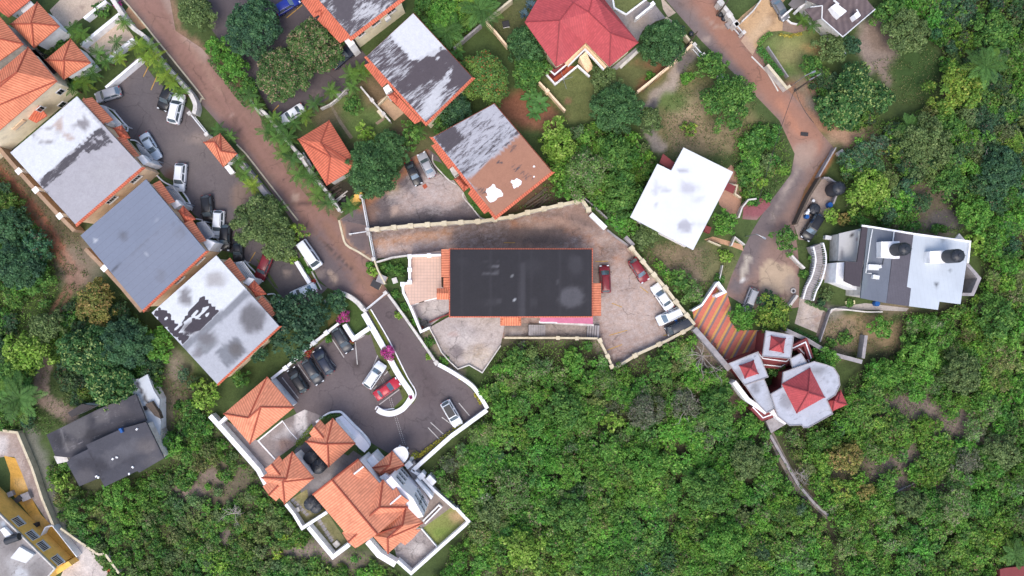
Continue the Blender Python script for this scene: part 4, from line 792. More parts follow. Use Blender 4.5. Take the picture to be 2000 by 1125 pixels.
walls(t,R,6.4,CREAM,.35); roof(t,R,6.4,c(222,220,222),[('d',670,10,20,24,c(110,104,106),.4,14,8)],mw('roof_coat_top',(92,86,90),.72,stretch=3.5,amp=1.35,soft=.09,scale=1.2),peel=(.58,[('d',672,12,18,24,.9,1,10,5),('d',715,20,30,16,.45,1,12,6)]),mott=.06)
tileborder(t,R,6.4,.42,(1,2)); awning(t,(634,22),(684,72),(664,84),(619,38),6.,4.7,ORANGE2); awning(t,(606,-10),(634,22),(613,34),(588,2),6.,4.7,ORANGE2)
hip(t,[(616,24),(630,12),(642,24),(628,34)],5.2,.6,ORANGE2); slab(t,[(668,74),(680,66),(693,84),(682,92)],4.5,4.5,WHITE,'balcony'); window(t,*wedge(R,6.4,1,.35),.78,4.,1.4,1.,2); window(t,*wedge(R,6.4,1,.35),.45,4.,1.4,1.,2); window(t,*wedge(R,6.4,1,.35),.14,4.,1.,1.,2)
m=MB(); A_,B_=wedge(R,6.4,1,.35); p=A_.lerp(B_,.66); d=(B_-A_).normalized(); q=p+Vector((d.y,-d.x))*.4; m.box(q.x,q.y,3.4,.9,.5,.7,math.atan2(d.y,d.x)); m.build('air_conditioner',FRAME,t)
R=[(807,26),(922,151),(832,239),(716,110)]
t=house('townhouse with a white corner and streaked dark roof beside the airy orange-flowered tree','house',(815,135),'townhouse'); walls(t,R,6.2,CREAM,.35)
roof(t,R,6.2,c(224,223,226),[('p',[(807,24),(866,88),(806,119),(763,66)],c(244,244,246),1,2,1),('d',818,72,3,2,ST,.0,1,0)],mw('roof_coat_streaked',(88,80,84),.68,stretch=6,amp=1.35,soft=.09,scale=1.5),peel=(.56,[('p',[(807,24),(866,88),(806,119),(763,66)],.08,1,3,2),('p',[(868,92),(925,150),(880,170),(850,150),(790,180),(782,170),(808,130)],.78,1,10,4),('p',[(880,145),(897,128),(918,150),(900,170)],.95,1,2,0),('l',[(800,165),(770,155)],8,.6,.8,12,4),('l',[(815,115),(868,94)],2,.15,1,4,2),('l',[(840,100),(856,116)],2,.15,1,3,2),('l',[(838,202),(880,140)],7,.25,.8,14,4),('l',[(820,225),(855,195)],8,.35,.8,14,4)]),mott=.06)
tileborder(t,R,6.2,.16,(0,3)); tileborder(t,R,6.2,.34,(1,2)); awning(t,(724,122),(758,160),(746,170),(711,127),5.4,4.6,ORANGE2); awning(t,(770,180),(822,236),(810,242),(759,190),5.4,4.6,ORANGE2)
hip(t,[(757,186),(770,178),(787,195),(775,202)],4.7,.6,ORANGE2); slab(t,[(748,172),(758,164),(766,176),(754,184)],4.4,4.4,WHITE,'balcony')
R=[(965,203),(1077,335),(968,422),(846,268)]
t=house('townhouse with a roof half streaked white and half painted terracotta','house',(965,310),'townhouse'); walls(t,R,6.2,CREAM,.35)
roof(t,R,6.2,c(206,204,210),[('p',[(913,351),(1016,262),(1080,335),(968,425)],c(196,142,116),1,2,1),('p',[(892,320),(990,238),(1014,263),(913,350)],c(204,204,210),.6,4,2),('l',[(900,328),(955,286)],1,c(96,92,96),.8,3,1),('l',[(896,322),(905,336),(925,340)],1.2,c(120,116,120),.5,3,1)],mw('roof_coat_terracotta',(86,80,84),.7,stretch=4,amp=1.35,soft=.09,scale=1.3),peel=(.45,[('p',[(913,351),(1016,262),(1080,335),(968,425)],.26,1,2,1),('p',[(850,268),(880,240),(905,270),(878,300)],.72,1,10,4),('d',960,215,20,16,.3,1,10,5),('d',977,318,6,5,.62,.9,6,3),('d',1010,330,14,10,.5,.8,8,5),('d',944,372,14,10,.48,.8,8,6),('d',1030,345,10,12,.5,.8,8,5),('d',1000,290,16,8,.48,.7,8,6)]),mott=.06)
tileborder(t,R,6.2,.18,(0,3)); tileborder(t,R,6.2,.4,(1,2)); awning(t,(853,280),(888,322),(876,330),(842,284),5.4,4.6,ORANGE2); awning(t,(922,366),(958,410),(946,418),(914,378),5.4,4.6,ORANGE2)
hip(t,[(887,350),(898,342),(918,364),(906,374)],4.7,.6,ORANGE2); slab(t,[(878,330),(888,322),(898,336),(888,344)],4.4,4.4,WHITE2,'balcony')
for x,y,r in ((963,378,15),(1008,358,9),(1043,325,2),(1043,345,1.6)):
    m=MB(); q=[W(x+r*(1+.25*math.sin(3*a+x)+.12*math.sin(8*a))*math.cos(a)*1.05,y+r*(1+.2*math.sin(4*a+y)+.1*math.sin(7*a))*math.sin(a),6.21) for a in [i*.2618 for i in range(24)]]; m.face([(*p,6.212) for p in q[::-1]]); m.build('sealant_patch',WHITE,t)
# ============ central compound building
t=house('long block with a black tarred roof and orange tile eaves amid the compound','building',(1017,552),'apartment_block')
R=[(879,487),(1156,487),(1156,618),(879,618)]; walls(t,R,7.2,CREAM,.4)
g_=lambda v:c(v-9,v-11,v-6)
roof(t,R,7.2,c(52,50,55),[('d',1117,580,24,22,g_(112),.85,12,9),('d',1125,516,14,18,g_(84),.7,12,5),('p',[(1015,515),(1026,515),(1026,620),(1014,620)],g_(84),.85,2,1),('d',900,512,12,8,g_(72),.5,10,6),('d',1040,520,20,14,g_(74),.5,14,6),('l',[(941,512),(974,512)],.7,g_(130),.6,1,.5),('l',[(941,522),(974,521)],1,g_(150),.7,1,.5),('l',[(941,535),(968,534)],.7,g_(130),.5,1,.5),('l',[(941,512),(941,536)],.6,g_(120),.5,1,.5),('l',[(974,512),(974,536)],.6,g_(120),.5,1,.5),('d',970,532,4,2,g_(150),.7,3,1),('d',958,590,14,7,g_(78),.6,10,4),('d',975,588,3,4,g_(100),.6,3,1),('d',1043,590,6,8,g_(84),.5,6,3),('d',1088,550,2.4,4,g_(96),.7,2,0),('l',[(1114,562),(1114,582)],.7,g_(130),.4,1,0),('d',1001,538,1.2,1.2,W1,.7,1,0),('d',931,612,2,1,W1,.7,1,0),('d',1051,598,2,.8,W1,.6,1,0),('d',1005,586,1.5,1.2,W1,.6,1,0)]+[('l',[(879+i*11.3,488),(879+i*11.3,618)],.5,g_(66+(i*7)%5*3),.5,1.2,.3) for i in range(1,25)],painted('tar_roof',grain=.3,gs=4.,rough=.6),mott=.12,cell=.35)
tileborder(t,R,7.2,.17,(0,1,2,3),ORANGE2,.15)
awning(t,(879,487),(879,541),(862,541),(862,487),6.2,5.5,ORANGE); awning(t,(879,542),(879,563),(866,563),(866,542),5.4,4.9,ORANGE)
facets(t,[[(879,563,5.2),(879,573,5.7),(853,573,5.5),(853,563,4.9)],[(879,573,5.7),(879,585,5.1),(853,585,4.9),(853,573,5.5)]],ORANGE,'gable_awning')
awning(t,(1156,553),(1156,617),(1174,617),(1174,553),6.,5.3,ORANGE)
facets(t,[[(985,619,4.),(1010,619,4.),(1018,636,3.2),(977,636,3.2)],[(977,619,3.3),(985,619,4.),(977,636,3.2)],[(1010,619,4.),(1018,619,3.3),(1018,636,3.2)]],ORANGE,'hip_awning')
o=facets(t,[[(1055,619,4.6),(1158,619,4.6),(1158,634,4.1),(1055,631,4.1)]],plain('faded_pink_sheet',c(196,112,140),.7,.35,1.),'sheet_awning'); rim(t,[(1055,629),(1086,629.5)],4.1,.35,.1,FRAME,'gutter',False); rim(t,[(1087,631),(1158,635)],4.05,.3,.1,WHITE2,'gutter',False)
t=bpy.data.objects['apartment_block']
for i_ in (0,1,2,3):
    for f in ((.1,.26,.42,.58,.74,.9) if i_ in (0,2) else (.3,.7)):
        for z in (1.8,5.): window(t,*wedge(R,7.2,i_,.4),f,z,1.5,1.1,3)
# ============ plain white roofed house
t=house('white-painted flat-roofed house with an L-shaped notch beside the red road','house',(1335,390),'flat_house')
R=[(1335,288),(1432,336),(1354,488),(1290,455),(1231,424),(1284,320),(1311,333)]; walls(t,R,5.,PINKW,.5)
sg=c(200,198,206)
roof(t,R,5.,c(253,254,255,.92),[('d',1334,334,10,6,sg,.9,4,4),('d',1344,368,18,10,c(214,212,220),.8,10,10),('d',1303,371,8,5,sg,.6,5,5),('d',1281,368,7,11,sg,.5,6,6),('d',1338,440,14,12,sg,.9,5,5),('d',1372,440,20,5,c(216,216,222),.6,8,6),('d',1281,400,4,5,sg,.7,3,2),('d',1365,390,12,8,c(222,222,228),.5,8,6),('l',[(1310,480),(1290,470)],4,c(220,220,226),.6,6,5)],painted('roof_coat_white',grain=.08,gs=2.),mott=.04)
slab(t,[(1295,300),(1318,318),(1312,332),(1288,318)],3.,.3,MAROON,'terrace_edge'); slab(t,[(1420,356),(1437,364),(1432,378),(1415,370)],2.,.2,MAROON,'step'); slab(t,[(1378,440),(1390,444),(1386,456),(1376,452)],.9,.9,MAROON,'step')
for f in (.2,.45,.7): window(t,*wedge(R,5.,1,.5),f,3.,1.3,1.1,2)
# ============ tank house
t=house('sectioned grey and dark roofed house carrying two black water tanks','house',(1770,520),'flat_house')
walls(t,[(1684,443),(1784,457),(1893,473),(1876,594),(1835,589),(1775,598),(1680,582)],5.6,WHITE2,.4)
roof(t,[(1684,442),(1695,443),(1680,560),(1668,558),(1649,549),(1651,511),(1674,512)],5.62,c(92,84,90),[],painted('roof_felt_dark',grain=.25,gs=5.,joint=(.1,.5,.25,.1)),name='roof')
roof(t,[(1695,443),(1749,452),(1742,500),(1731,592),(1681,582)],5.6,c(128,134,146),[('p',[(1695,443),(1706,445),(1692,560),(1681,582)],c(134,144,150),.8,2,1)],painted('roof_felt_grey',grain=.15,gs=4.,joint=(.15,.9,.12,.05)))
roof(t,[(1749.4,452),(1784,457),(1771,560),(1779,563),(1775,598),(1731.4,592)],5.61,c(114,110,118),[],painted('roof_felt_brown',grain=.28,gs=5.,joint=(.12,.4,.2,.1)))
roof(t,[(1784.4,457),(1893,473),(1888,512),(1876,594),(1835,589),(1832,605),(1775.4,598),(1779.4,563),(1771.4,560)],5.63,c(226,234,242),[('l',[(1842,466),(1838,494)],.7,c(80,84,90),.9,1.5,.5),('l',[(1834,520),(1827,570)],.6,c(80,84,90),.9,1.5,.5),('d',1856,527,4,3,c(150,156,162),.8,2,1)],painted('roof_sheet_pale',grain=.08,gs=3.,joint=(.14,.62,.1,.06)))
rim(t,[(1684,441),(1704,444),(1784,457),(1893,472),(1889,512)],5.65,.25,.25,WHITE,'parapet',False)
walls(t,[(1639,456),(1683,446),(1674,511),(1637,510)],3.4,WHITE2,.1); roof(t,[(1639,456),(1683,446),(1674,511),(1637,510)],3.4,c(220,218,216),[('d',1665,460,2.4,2,c(50,46,46),1,1,0),('d',1678,465,2.4,4,c(120,50,46),1,1,0),('d',1646,495,4,11,c(150,148,150),.9,3,1),('d',1660,485,2,5,c(150,170,176),.9,1,0)],mott=.08)
slab(t,[(1634,513),(1650,512),(1648,550),(1632,552)],4.,4.,WHITE,'balcony'); slab(t,[(1630,550),(1648,548),(1684,562),(1682,570)],3.6,3.6,WHITE,'balcony')
slab(t,[(1721,472),(1757,471),(1757,505),(1721,503)],7.,1.6,WHITE,'tank_plinth'); slab(t,[(1816,491),(1846,489),(1846,514),(1816,514)],7.,1.6,WHITE,'tank_plinth')
slab(t,[(1884,514),(1890,512),(1917,543),(1902,578),(1878,578),(1880,572),(1897,572),(1909,544)],4.2,4.2,GREYC,'balcony'); slab(t,[(1862,470),(1874,456),(1886,470)],4.,.3,WHITE2,'balcony')
for pth in ([(1704,448),(1700,470),(1691,533),(1702,534)],[(1746,453),(1744,472)],[(1726,504),(1724,516),(1714,520)]):
    m=MB(); m.tube([P3(x,y,5.78) for x,y in pth],.09 if pth[0][0]!=1726 else .06,6); m.build('pipe',FRAME if pth[0][0]!=1726 else IRON,t)
# ============ red and grey villa
t=house('stepped house with grey slab roofs and red pyramid roofs below the striped driveway','house',(1560,760),'stepped_house')
gs_=[('d',1500,770,14,10,c(130,128,132),.6,10,8)]
def slabroof(poly,z,strokes=(),seed=3,wm=MAROON):
    walls(t,poly,z,wm,.35); roof(t,poly,z,c(214,217,227),list(strokes),painted('roof_slab_grey',c(130,128,134),.5,stretch=4,amp=1.35,soft=.09,scale=1.2,grain=.25),peel=(.34,[]),seed=seed,mott=.14,ms=14); rim(t,poly,z,.1,.12,GREYC,'parapet')
S1=[(1423,710),(1480,687),(1500,736),(1454,752)]; slabroof(S1,4.6,[('d',1440,730,14,10,c(150,150,156),.6,8,6)]); hip(t,[(1444,714),(1472,704),(1481,730),(1455,739)],4.7,1.5,REDROOF,RIDGER,((1465,719),(1466,720)))
S2=[(1496,646),(1550,655),(1544,700),(1489,696)]; slabroof(S2,4.8,[],5); hip(t,[(1506,656),(1534,661),(1530,689),(1503,684)],4.9,1.5,REDROOF,RIDGER,((1523,671),(1524,672)))
slabroof([(1455,752),(1492,740),(1514,797),(1497,806),(1478,786)],4.4,[('d',1475,760,8,10,c(140,138,142),.7,8,6)],7); 
S4=[(1530,727),(1560,716),(1590,706),(1612,712),(1628,718),(1638,734),(1640,752),(1631,771),(1615,782),(1626,808),(1578,835),(1569,835),(1566,830),(1542,831),(1519,813),(1505,770),(1527,757)]; slabroof(S4,5.2,[('d',1535,785,12,14,c(140,138,142),.6,10,8),('d',1600,722,20,8,c(130,128,130),.6,10,8)]+[('l',[(1604+i*4,742+i*8),(1634-i*1,728+i*8)],.6,c(150,150,156),.6,1.5,.4) for i in range(4)]+[('l',[(1566+i*9,812-i*4),(1580+i*9,834-i*5)],.6,c(222,222,226),.8,1.5,.4) for i in range(6)],9)
slabroof([(1543,701),(1564,690),(1578,712),(1549,722)],4.8,[],11)
hip(t,[(1582,719),(1611,776),(1556,807),(1527,750)],5.35,2.4,REDROOF,RIDGER,((1578,765),(1579,767)))
hip(t,[(1614,783),(1642,762),(1655,790),(1626,803)],3.6,1.,REDROOF,RIDGER,((1630,782),(1636,786)),wallmat=MAROON)
for p,z in (([(1481,690),(1490,700),(1535,706),(1543,700)],3.2),([(1490,712),(1526,716),(1545,702)],2.2),([(1548,680),(1573,668),(1584,700)],3.),([(1470,795),(1490,816),(1516,806)],2.6),([(1560,680),(1572,692),(1580,706)],2.2)):
    q=[Vector(W(x,y,z)) for x,y in p]; m=MB(); run_mb(m,q,.9,-.3,z-.02); m.build('terrace_wall',MAROON,t); m=MB(); run_mb(m,q,.16,z-.02,z+.1); m.build('terrace_coping',WHITE,t)
m=MB(); q=[Vector(W(x,y,3.)) for x,y in [(1434,746),(1460,780),(1497,806)]]; run_mb(m,q,.7,-.3,3.); m.build('white_side_wall',WHITE,t); m=MB(); q=[Vector(W(x,y,3.4)) for x,y in [(1507,802),(1522,816),(1536,826)]]; run_mb(m,q,.7,-.3,3.4); m.build('white_side_wall',WHITE,t)
slab(t,[(1496,822),(1520,812),(1536,828),(1506,846)],1.2,1.4,GREYC,'lower_slab'); slab(t,[(1492,806),(1504,800),(1516,812),(1500,820)],1.6,1.7,MAROON,'lower_step')
# ============ dark roofed house lower left
t=house('dark-roofed flat house with a stepped outline under the big tree at the lower left','house',(205,860),'flat_house')
D0=c(90,88,92); sp=[('d',150,835,30,20,c(124,120,120),.7,14,14),('d',225,800,34,14,c(112,106,108),.7,12,12),('d',120,860,16,14,c(70,68,72),.8,8,6),('d',190,850,30,10,c(66,64,68),.7,10,10),('l',[(118,838),(132,880)],1.5,c(140,136,136),.7,2,2),('d',200,815,16,12,c(140,134,132),.5,10,8),('d',140,872,16,10,c(140,134,132),.5,10,8)]
U=[(91,849),(118,836),(190,800),(265,770),(286,822),(236,838),(168,869),(172,877),(138,894),(108,891)]
walls(t,U,4.,WHITE2,.3); roof(t,U,4.,c(84,82,88),sp,painted('roof_concrete_dark',c(124,120,122),.4,stretch=2,amp=1.35,soft=.09,scale=1.,grain=.35),peel=(.3,[('d',212,810,16,10,.4,.8,10,5),('d',150,868,14,12,.42,.8,10,5)]),mott=.2,ms=20)
L=[(130,903),(138,894),(172,877),(168,869),(236,838),(285,824),(320,895),(272,923),(268,920),(204,951),(195,933),(155,950)]
walls(t,L,5.2,WHITE2,.3); roof(t,L,5.2,c(92,91,98),[('p',[(195,890),(270,850),(285,880),(215,915)],c(112,110,115),.8,4,3),('d',180,910,30,12,c(74,72,78),.7,10,10),('p',[(278,868),(298,860),(306,876),(286,884)],c(128,124,126),.8,2,1),('l',[(172,880),(186,905),(206,948)],1.,c(66,64,68),.7,2,2),('d',250,900,26,10,c(80,78,84),.6,10,9),('d',290,870,20,16,c(120,112,110),.6,16,10),('d',165,930,16,12,c(122,116,116),.5,12,8),('d',300,900,20,10,c(124,118,118),.5,14,8)],MATS['roof_concrete_dark'],peel=(.27,[]),mott=.16,ms=22)
roof(t,[(247,739),(258,736),(262,746),(288,731),(300,762),(312,781),(309,806),(314,822),(312,850),(322,893),(313,897),(284,822),(262,775)],2.8,c(232,238,244),[('l',[(262,737),(286,782),(292,800)],3,c(96,88,86),.9,2,1),('d',268,783,4,3,c(80,64,60),1,1,0),('d',280,798,5,4,c(80,64,60),1,1,0),('d',258,755,5,5,c(120,110,110),.9,2,0)],mott=.06); walls(t,[(247,739),(288,733),(312,781),(312,850),(320,890),(313,893),(284,822),(262,775)],2.8,WHITE,.35); slab(t,[(284,790),(296,784),(310,806),(314,818),(302,812)],3.5,.9,TIMBER,'lean_to'); slab(t,[(266,780),(272,778),(275,785),(269,787)],2.86,.1,IRON,'roof_opening'); slab(t,[(274,796),(285,792),(288,800),(278,803)],2.86,.1,IRON,'roof_opening'); slab(t,[(252,756),(260,752),(262,760),(255,763)],2.86,.1,IRON,'roof_opening')
slab(t,[(105,891),(128,885),(134,901),(112,906)],3.2,3.2,WHITE2,'porch_block'); roof(t,[(132,806),(160,789),(186,793),(140,815)],3.,c(92,86,86),[],mott=.2); walls(t,[(132,806),(160,789),(186,793),(140,815)],3.,WHITE,.1); slab(t,[(231,838),(236,836),(240,844),(236,846)],5.6,.6,BLUEP,'roof_hatch')
for x,y in ((221,896),(229,893),(260,912),(253,925),(189,930),(193,932),(268,838)): m=MB(); p=W(x,y,5.2); m.box(*p,5.3,.3,.22,.2,x); m.build('roof_block',WHITE,t)
# ============ ochre house bottom left
t=house('ochre-walled house with a mottled grey roof in the bottom left corner','house',(30,1080),'flat_house')
R=[(-60,945),(0,1004),(108,1110),(60,1165),(-140,1165)]; walls(t,R,4.4,YELLOW,.15)
roof(t,R,4.4,c(176,168,164),[('d',45,1100,34,26,c(206,202,200),.6,20,12),('d',10,1060,24,20,c(150,144,142),.6,16,10),('d',70,1115,20,16,c(140,132,128),.6,12,8),('d',40,1120,14,10,W1,.6,8,6),('p',[(0,1020),(6,1018),(20,1040),(12,1046)],c(206,216,226),.9,2,1)],painted('roof_concrete_mottled',c(120,112,108),.7,stretch=2,amp=1.35,soft=.09,scale=1.1,grain=.35),peel=(.36,[]),mott=.25,ms=14); rim(t,R,4.4,.2,.2,WHITE2)
E=wedge(R,4.4,1,.15); E0=wedge(R,4.4,0,.15)
for f in (.93,.66,.46,.2): window(t,*E,1-f,2.7,1.5,1.3,6,FRAME)
slab(t,[(20,1090),(38,1068),(66,1084),(50,1100)],4.9,.5,FRAME,'roof_panel'); slab(t,[(0,1035),(8,1030),(22,1044),(12,1052)],4.9,.5,WHITE,'roof_panel')
m=MB(); a=P3(12,1057,5.); b=P3(38,1048,5.); m.tube([a,b],.55,14); m.build('black_tank',BLACKP,t)
slab(t,[(108,1112),(133,1096),(140,1104),(112,1122)],2.,2.,YELLOW,'side_wall')
# ============ shingle house top right
t=house('brown shingle-roofed house with white skylights at the top right edge','house',(1640,20),'shingle_house')
facets(t,[[(1605,36,4.6),(1646,72,4.6),(1709,18,4.6),(1660,-40,6.8)],[(1605,36,4.6),(1660,-40,6.8),(1570,-50,6.4),(1570,-2,4.6),(1606,11,5.6)],[(1606,11,5.6),(1605,36,4.6),(1590,40,4.2),(1572,18,4.2),(1583,14,4.6)]],SHINGLE); caps(t,[((1606,11,5.6),(1605,36,4.6)),((1583,14,4.6),(1606,11,5.6)),((1605,36,4.65),(1646,72,4.65)),((1646,72,4.65),(1709,18,4.65))],FRAME,.09)
walls(t,[(1575,0),(1605,36),(1646,72),(1709,18),(1665,-50),(1580,-50)],4.6,WHITE2,.5,ztop=4.2)
for p in ([(1622,14),(1633,6),(1654,22),(1642,32)],[(1668,28),(1674,23),(1681,31),(1673,37)]):
    m=MB(); q=[W(x,y,6.) for x,y in p]; m.prism(q,4.6,6.05); m.build('skylight',WHITE,t)
m=MB(); m.tube([P3(1673,18,6.),P3(1680,30,5.9)],.1,6); m.build('vent_pipe',FRAME,t); m=MB(); m.tube([P3(1628,0,6.6),P3(1638,8,6.4)],.14,6); m.build('vent_pipe',FRAME,t)
slab(t,[(1610,52),(1640,76),(1632,82),(1606,60)],1.,1.2,WHITE2,'side_deck'); t2=house('grey-roofed carport joined to the white wall of the tan drive','carport',(1560,5),'carport')
roof(t2,[(1540,8),(1555,-10),(1580,-30),(1600,-20),(1572,6),(1552,18)],2.9,c(140,134,132),[],thick=.2); walls(t2,[(1562,12),(1596,-20),(1600,-16),(1566,16)],2.9,WHITE,.02,ztop=2.65)
# ============ red roofed house
t=house('pink-red hip-roofed house with an angled porch and outside stairs','house',(1140,60),'red_house')
e=5.2; r=7.6
facets(t,[[(1247,83,e),(1190,130,e),(1193,65,r)],[(1190,130,e),(1144,83,e),(1150,24,r),(1193,65,r)],[(1144,83,e),(1105,121,e),(1086,130,e),(1093,40,r)],[(1144,83,e),(1093,40,r),(1120,5,r),(1150,24,r)],[(1086,130,e),(1025,43,e),(1093,40,r)],[(1025,43,e),(1058,-16,e),(1120,5,r),(1093,40,r)],[(1247,83,e),(1193,65,r),(1150,24,r),(1159,-12,r),(1172,-12,e)],[(1058,-16,e),(1090,-60,e),(1159,-12,r),(1150,24,r),(1120,5,r)]],REDROOF)
caps(t,[((1247,83,e),(1193,65,r)),((1190,130,e),(1193,65,r)),((1193,65,r),(1150,24,r)),((1150,24,r),(1120,5,r)),((1120,5,r),(1093,40,r)),((1093,40,r),(1086,130,e)),((1093,40,r),(1025,43,e)),((1150,24,r),(1159,-12,r))],RIDGER,.09)
walls(t,[(1025,43),(1086,130),(1105,121),(1144,83),(1190,130),(1247,83),(1170,-20),(1060,-20)],e,CREAM,.6,ztop=4.9)
slab(t,[(1103,122),(1143,86),(1185,130),(1178,137),(1142,98),(1110,130)],3.,.3,TAN,'porch_floor'); rim(t,[(1110,130),(1142,98),(1178,137)],3.,.14,.7,WHITE,'porch_rail',False)
slab(t,[(1072,136),(1082,146),(1106,128),(1103,122),(1084,136),(1078,130)],2.4,2.4,MAROON,'terrace_wall'); rim(t,[(1072,136),(1083,146),(1106,127)],2.45,.2,.16,WHITE,'terrace_coping',False); rim(t,[(1068,148),(1084,166),(1128,130),(1150,150)],.5,.25,.5,WHITE,'terrace_rim',False); slab(t,[(1069,148),(1084,165),(1127,130),(1110,128),(1084,146)],.3,.4,TERRA,'lower_floor')
slab(t,[(1213,134),(1209,130),(1246,96),(1250,100)],.3,.4,WHITE2,'edge_wall'); slab(t,[(1193,134),(1248,88),(1252,94),(1205,136)],.12,.3,GREYC,'side_floor')
def stair(t,pa,pb,w,za,zb,n,mat,name='stair_flight'):
    m=MB(); a=Vector(W(*pa,za)); b=Vector(W(*pb,zb)); d=b-a; ang=math.atan2(d.y,d.x)
    for i in range(n):
        p=a+d*((i+.5)/n); z=za+(zb-za)*(i+1)/n if zb>za else za+(zb-za)*i/n; m.box(p.x,p.y,(z-.2)/2,d.length/n*.995,w,z+.2,ang)
    return m.build(name,mat,t)
stair(t,(1138,106),(1153,138),1.3,2.7,.2,12,TAN)
# ============ orange villa
t=house('large orange-tiled villa with several hip roofs and white walls below the car park','villa',(720,985),'villa')
e=8.; r=10.4
facets(t,[[(648,937,r),(737,1043,r),(698,1069,e),(611,966,e)],[(648,937,r),(737,1043,r),(790,1000,e),(700,897,e)]],ORANGE3)
caps(t,[((648,937,r),(737,1043,r)),((611,966,e),(648,937,r)),((648,937,r),(700,897,e))],RIDGE,.14)
walls(t,[(611,966),(700,897),(790,1000),(698,1069)],e,WHITE,.5,ztop=7.8)
m=MB(); a,b,c_=[Vector(P3(*p)) for p in ((614,966,e-.1),(648,939,r-.2),(698,900,e-.1))]; m.face([a,c_,b]); m.build('gable_wall',WHITE,t)
r2=9.9
facets(t,[[(748,937,e),(797,991,e),(741,991,r2)],[(748,937,e),(741,991,r2),(716,1012,r2),(722,962,e)],[(797,991,e),(741,991,r2),(716,1012,r2),(770,1016,e)]],ORANGE3,'cross_roof'); caps(t,[((748,937,e),(741,991,r2)),((797,991,e),(741,991,r2)),((741,991,r2),(716,1012,r2))],RIDGE,.14)
hip(t,[(793,988),(826,1021),(758,1081),(727,1046)],7.7,1.9,ORANGE3,RIDGE,((786,1026),(757,1051)),'south_roof',wallmat=WHITE,capr=.14)
facets(t,[[(786,1036,8.2),(822,1034,7.),(806,1052,7.)],[(786,1036,8.2),(806,1052,7.),(791,1065,7.)],[(786,1036,8.2),(791,1065,7.),(770,1050,7.6)]],ORANGE3,'bay_roof')
facets(t,[[(762,985,9.),(783,967,8.8),(774,952,7.9),(752,972,8.4)],[(762,985,9.),(783,967,8.8),(799,979,7.9),(776,994,8.2)]],ORANGE3,'dormer_roof'); caps(t,[((762,985,9.),(783,967,8.8))],PINKW,.12)
facets(t,[[(691,926,9.5),(710,911,9.2),(698,896,7.9),(680,912,8.6)],[(691,926,9.5),(710,911,9.2),(722,925,7.9),(704,938,8.8)]],ORANGE3,'dormer_roof'); caps(t,[((691,926,9.5),(710,911,9.2))],PINKW,.12)
facets(t,[[(698,1042,8.8),(680,1059,8.5),(668,1041,7.6),(684,1028,8.2)],[(698,1042,8.8),(680,1059,8.5),(694,1071,7.6),(710,1056,8.2)]],ORANGE3,'dormer_roof'); caps(t,[((698,1042,8.8),(680,1059,8.5))],RIDGE,.12)
walls(t,[(746,946),(764,930),(786,955),(806,972),(827,1009),(815,1012),(785,1005),(760,980)],7.7,PINKW,.0,ztop=7.7)
A_=Vector(W(764,930,7.7)); B_=Vector(W(786,955,7.7)); B2=Vector(W(806,972,7.7)); C_=Vector(W(827,1009,7.7))
for (P_,Q_),f,z in (((A_,B_),.6,6.),((A_,B_),.6,3.8),((A_,B_),.6,1.6),((B2,C_),.28,5.8),((B2,C_),.28,3.4),((B2,C_),.7,5.8),((B2,C_),.7,3.4)): window(t,Q_,P_,1-f,z,1.5,.8,3)
slab(t,[(716,898),(728,888),(742,904),(730,916)],4.,4.2,WHITE,'entrance_block'); slab(t,[(741,932),(752,925),(770,940),(758,950)],5.4,5.6,PINKW,'stair_block')
slab(t,[(811,938),(815,936),(846,970),(842,976)],2.4,2.6,WHITE,'side_wall'); 
hip(t,[(766,881),(790,908),(750,937),(726,914)],4.,1.4,ORANGE3,RIDGE,((761,909),(743,924)),'porch_roof',wallmat=WHITE,capr=.13)
m=MB(); q=wp(arc([(764,884),(770,877),(779,873),(789,873),(796,881),(797,892),(791,902),(784,905)],4),3.6); m.prism(q,3.3,3.6,True); m.build('entrance_canopy',WHITE,t); m=MB(); [m.tube([(*W(x,y,3.3),0),(*W(x,y,3.3),3.32)],.16,10) for x,y in ((775,880),(790,884),(792,895))]; m.build('column',WHITE,t)
slab(t,[(655,818),(668,812),(716,862),(722,872),(712,884),(702,876),(693,866)],1.,1.2,PINKW,'terrace_floor')
P1=house('orange pyramid-roofed pavilion nearest the villa car park, beside two black tanks','house',(642,866),'tile_house')
hip(P1,[(650,817),(694,866),(642,912),(597,862)],4.8,2.,ORANGE3,RIDGE,((638,868),(640,867)),wallmat=WHITE,capr=.13)
facets(P1,[[(614,833,5.9),(632,855,6.),(620,868,5.2),(604,846,4.8)],[(614,833,5.9),(632,855,6.),(644,842,5.2),(625,820,4.8)]],ORANGE3,'dormer_roof'); caps(P1,[((614,833,5.9),(632,855,6.))],RIDGE,.12)
P2=house('orange hip-roofed pavilion with two gabled dormers at the west corner of the villa','house',(560,935),'tile_house')
hip(P2,[(571,882),(613,934),(556,984),(511,933)],4.8,2.,ORANGE3,RIDGE,((559,935),(552,941)),wallmat=WHITE,capr=.13)
facets(P2,[[(530,906,5.9),(547,928,6.),(534,940,5.2),(517,916,4.8)],[(530,906,5.9),(547,928,6.),(560,914,5.2),(545,890,4.8)]],ORANGE3,'dormer_roof'); caps(P2,[((530,906,5.9),(547,928,6.))],RIDGE,.12)
facets(P2,[[(543,949,6.),(525,967,5.9),(513,950,4.8),(530,936,5.2)],[(543,949,6.),(525,967,5.9),(539,979,4.8),(554,962,5.2)]],ORANGE3,'dormer_roof'); caps(P2,[((543,949,6.),(525,967,5.9))],RIDGE,.12)
P3_=house('orange hip-roofed garage at the west end of the villa car park','garage',(505,800),'tile_house')
hip(P3_,[(522,736),(574,796),(488,867),(437,808)],4.2,2.,ORANGE3,RIDGE,((485,816),(509,795)),wallmat=WHITE,capr=.13)
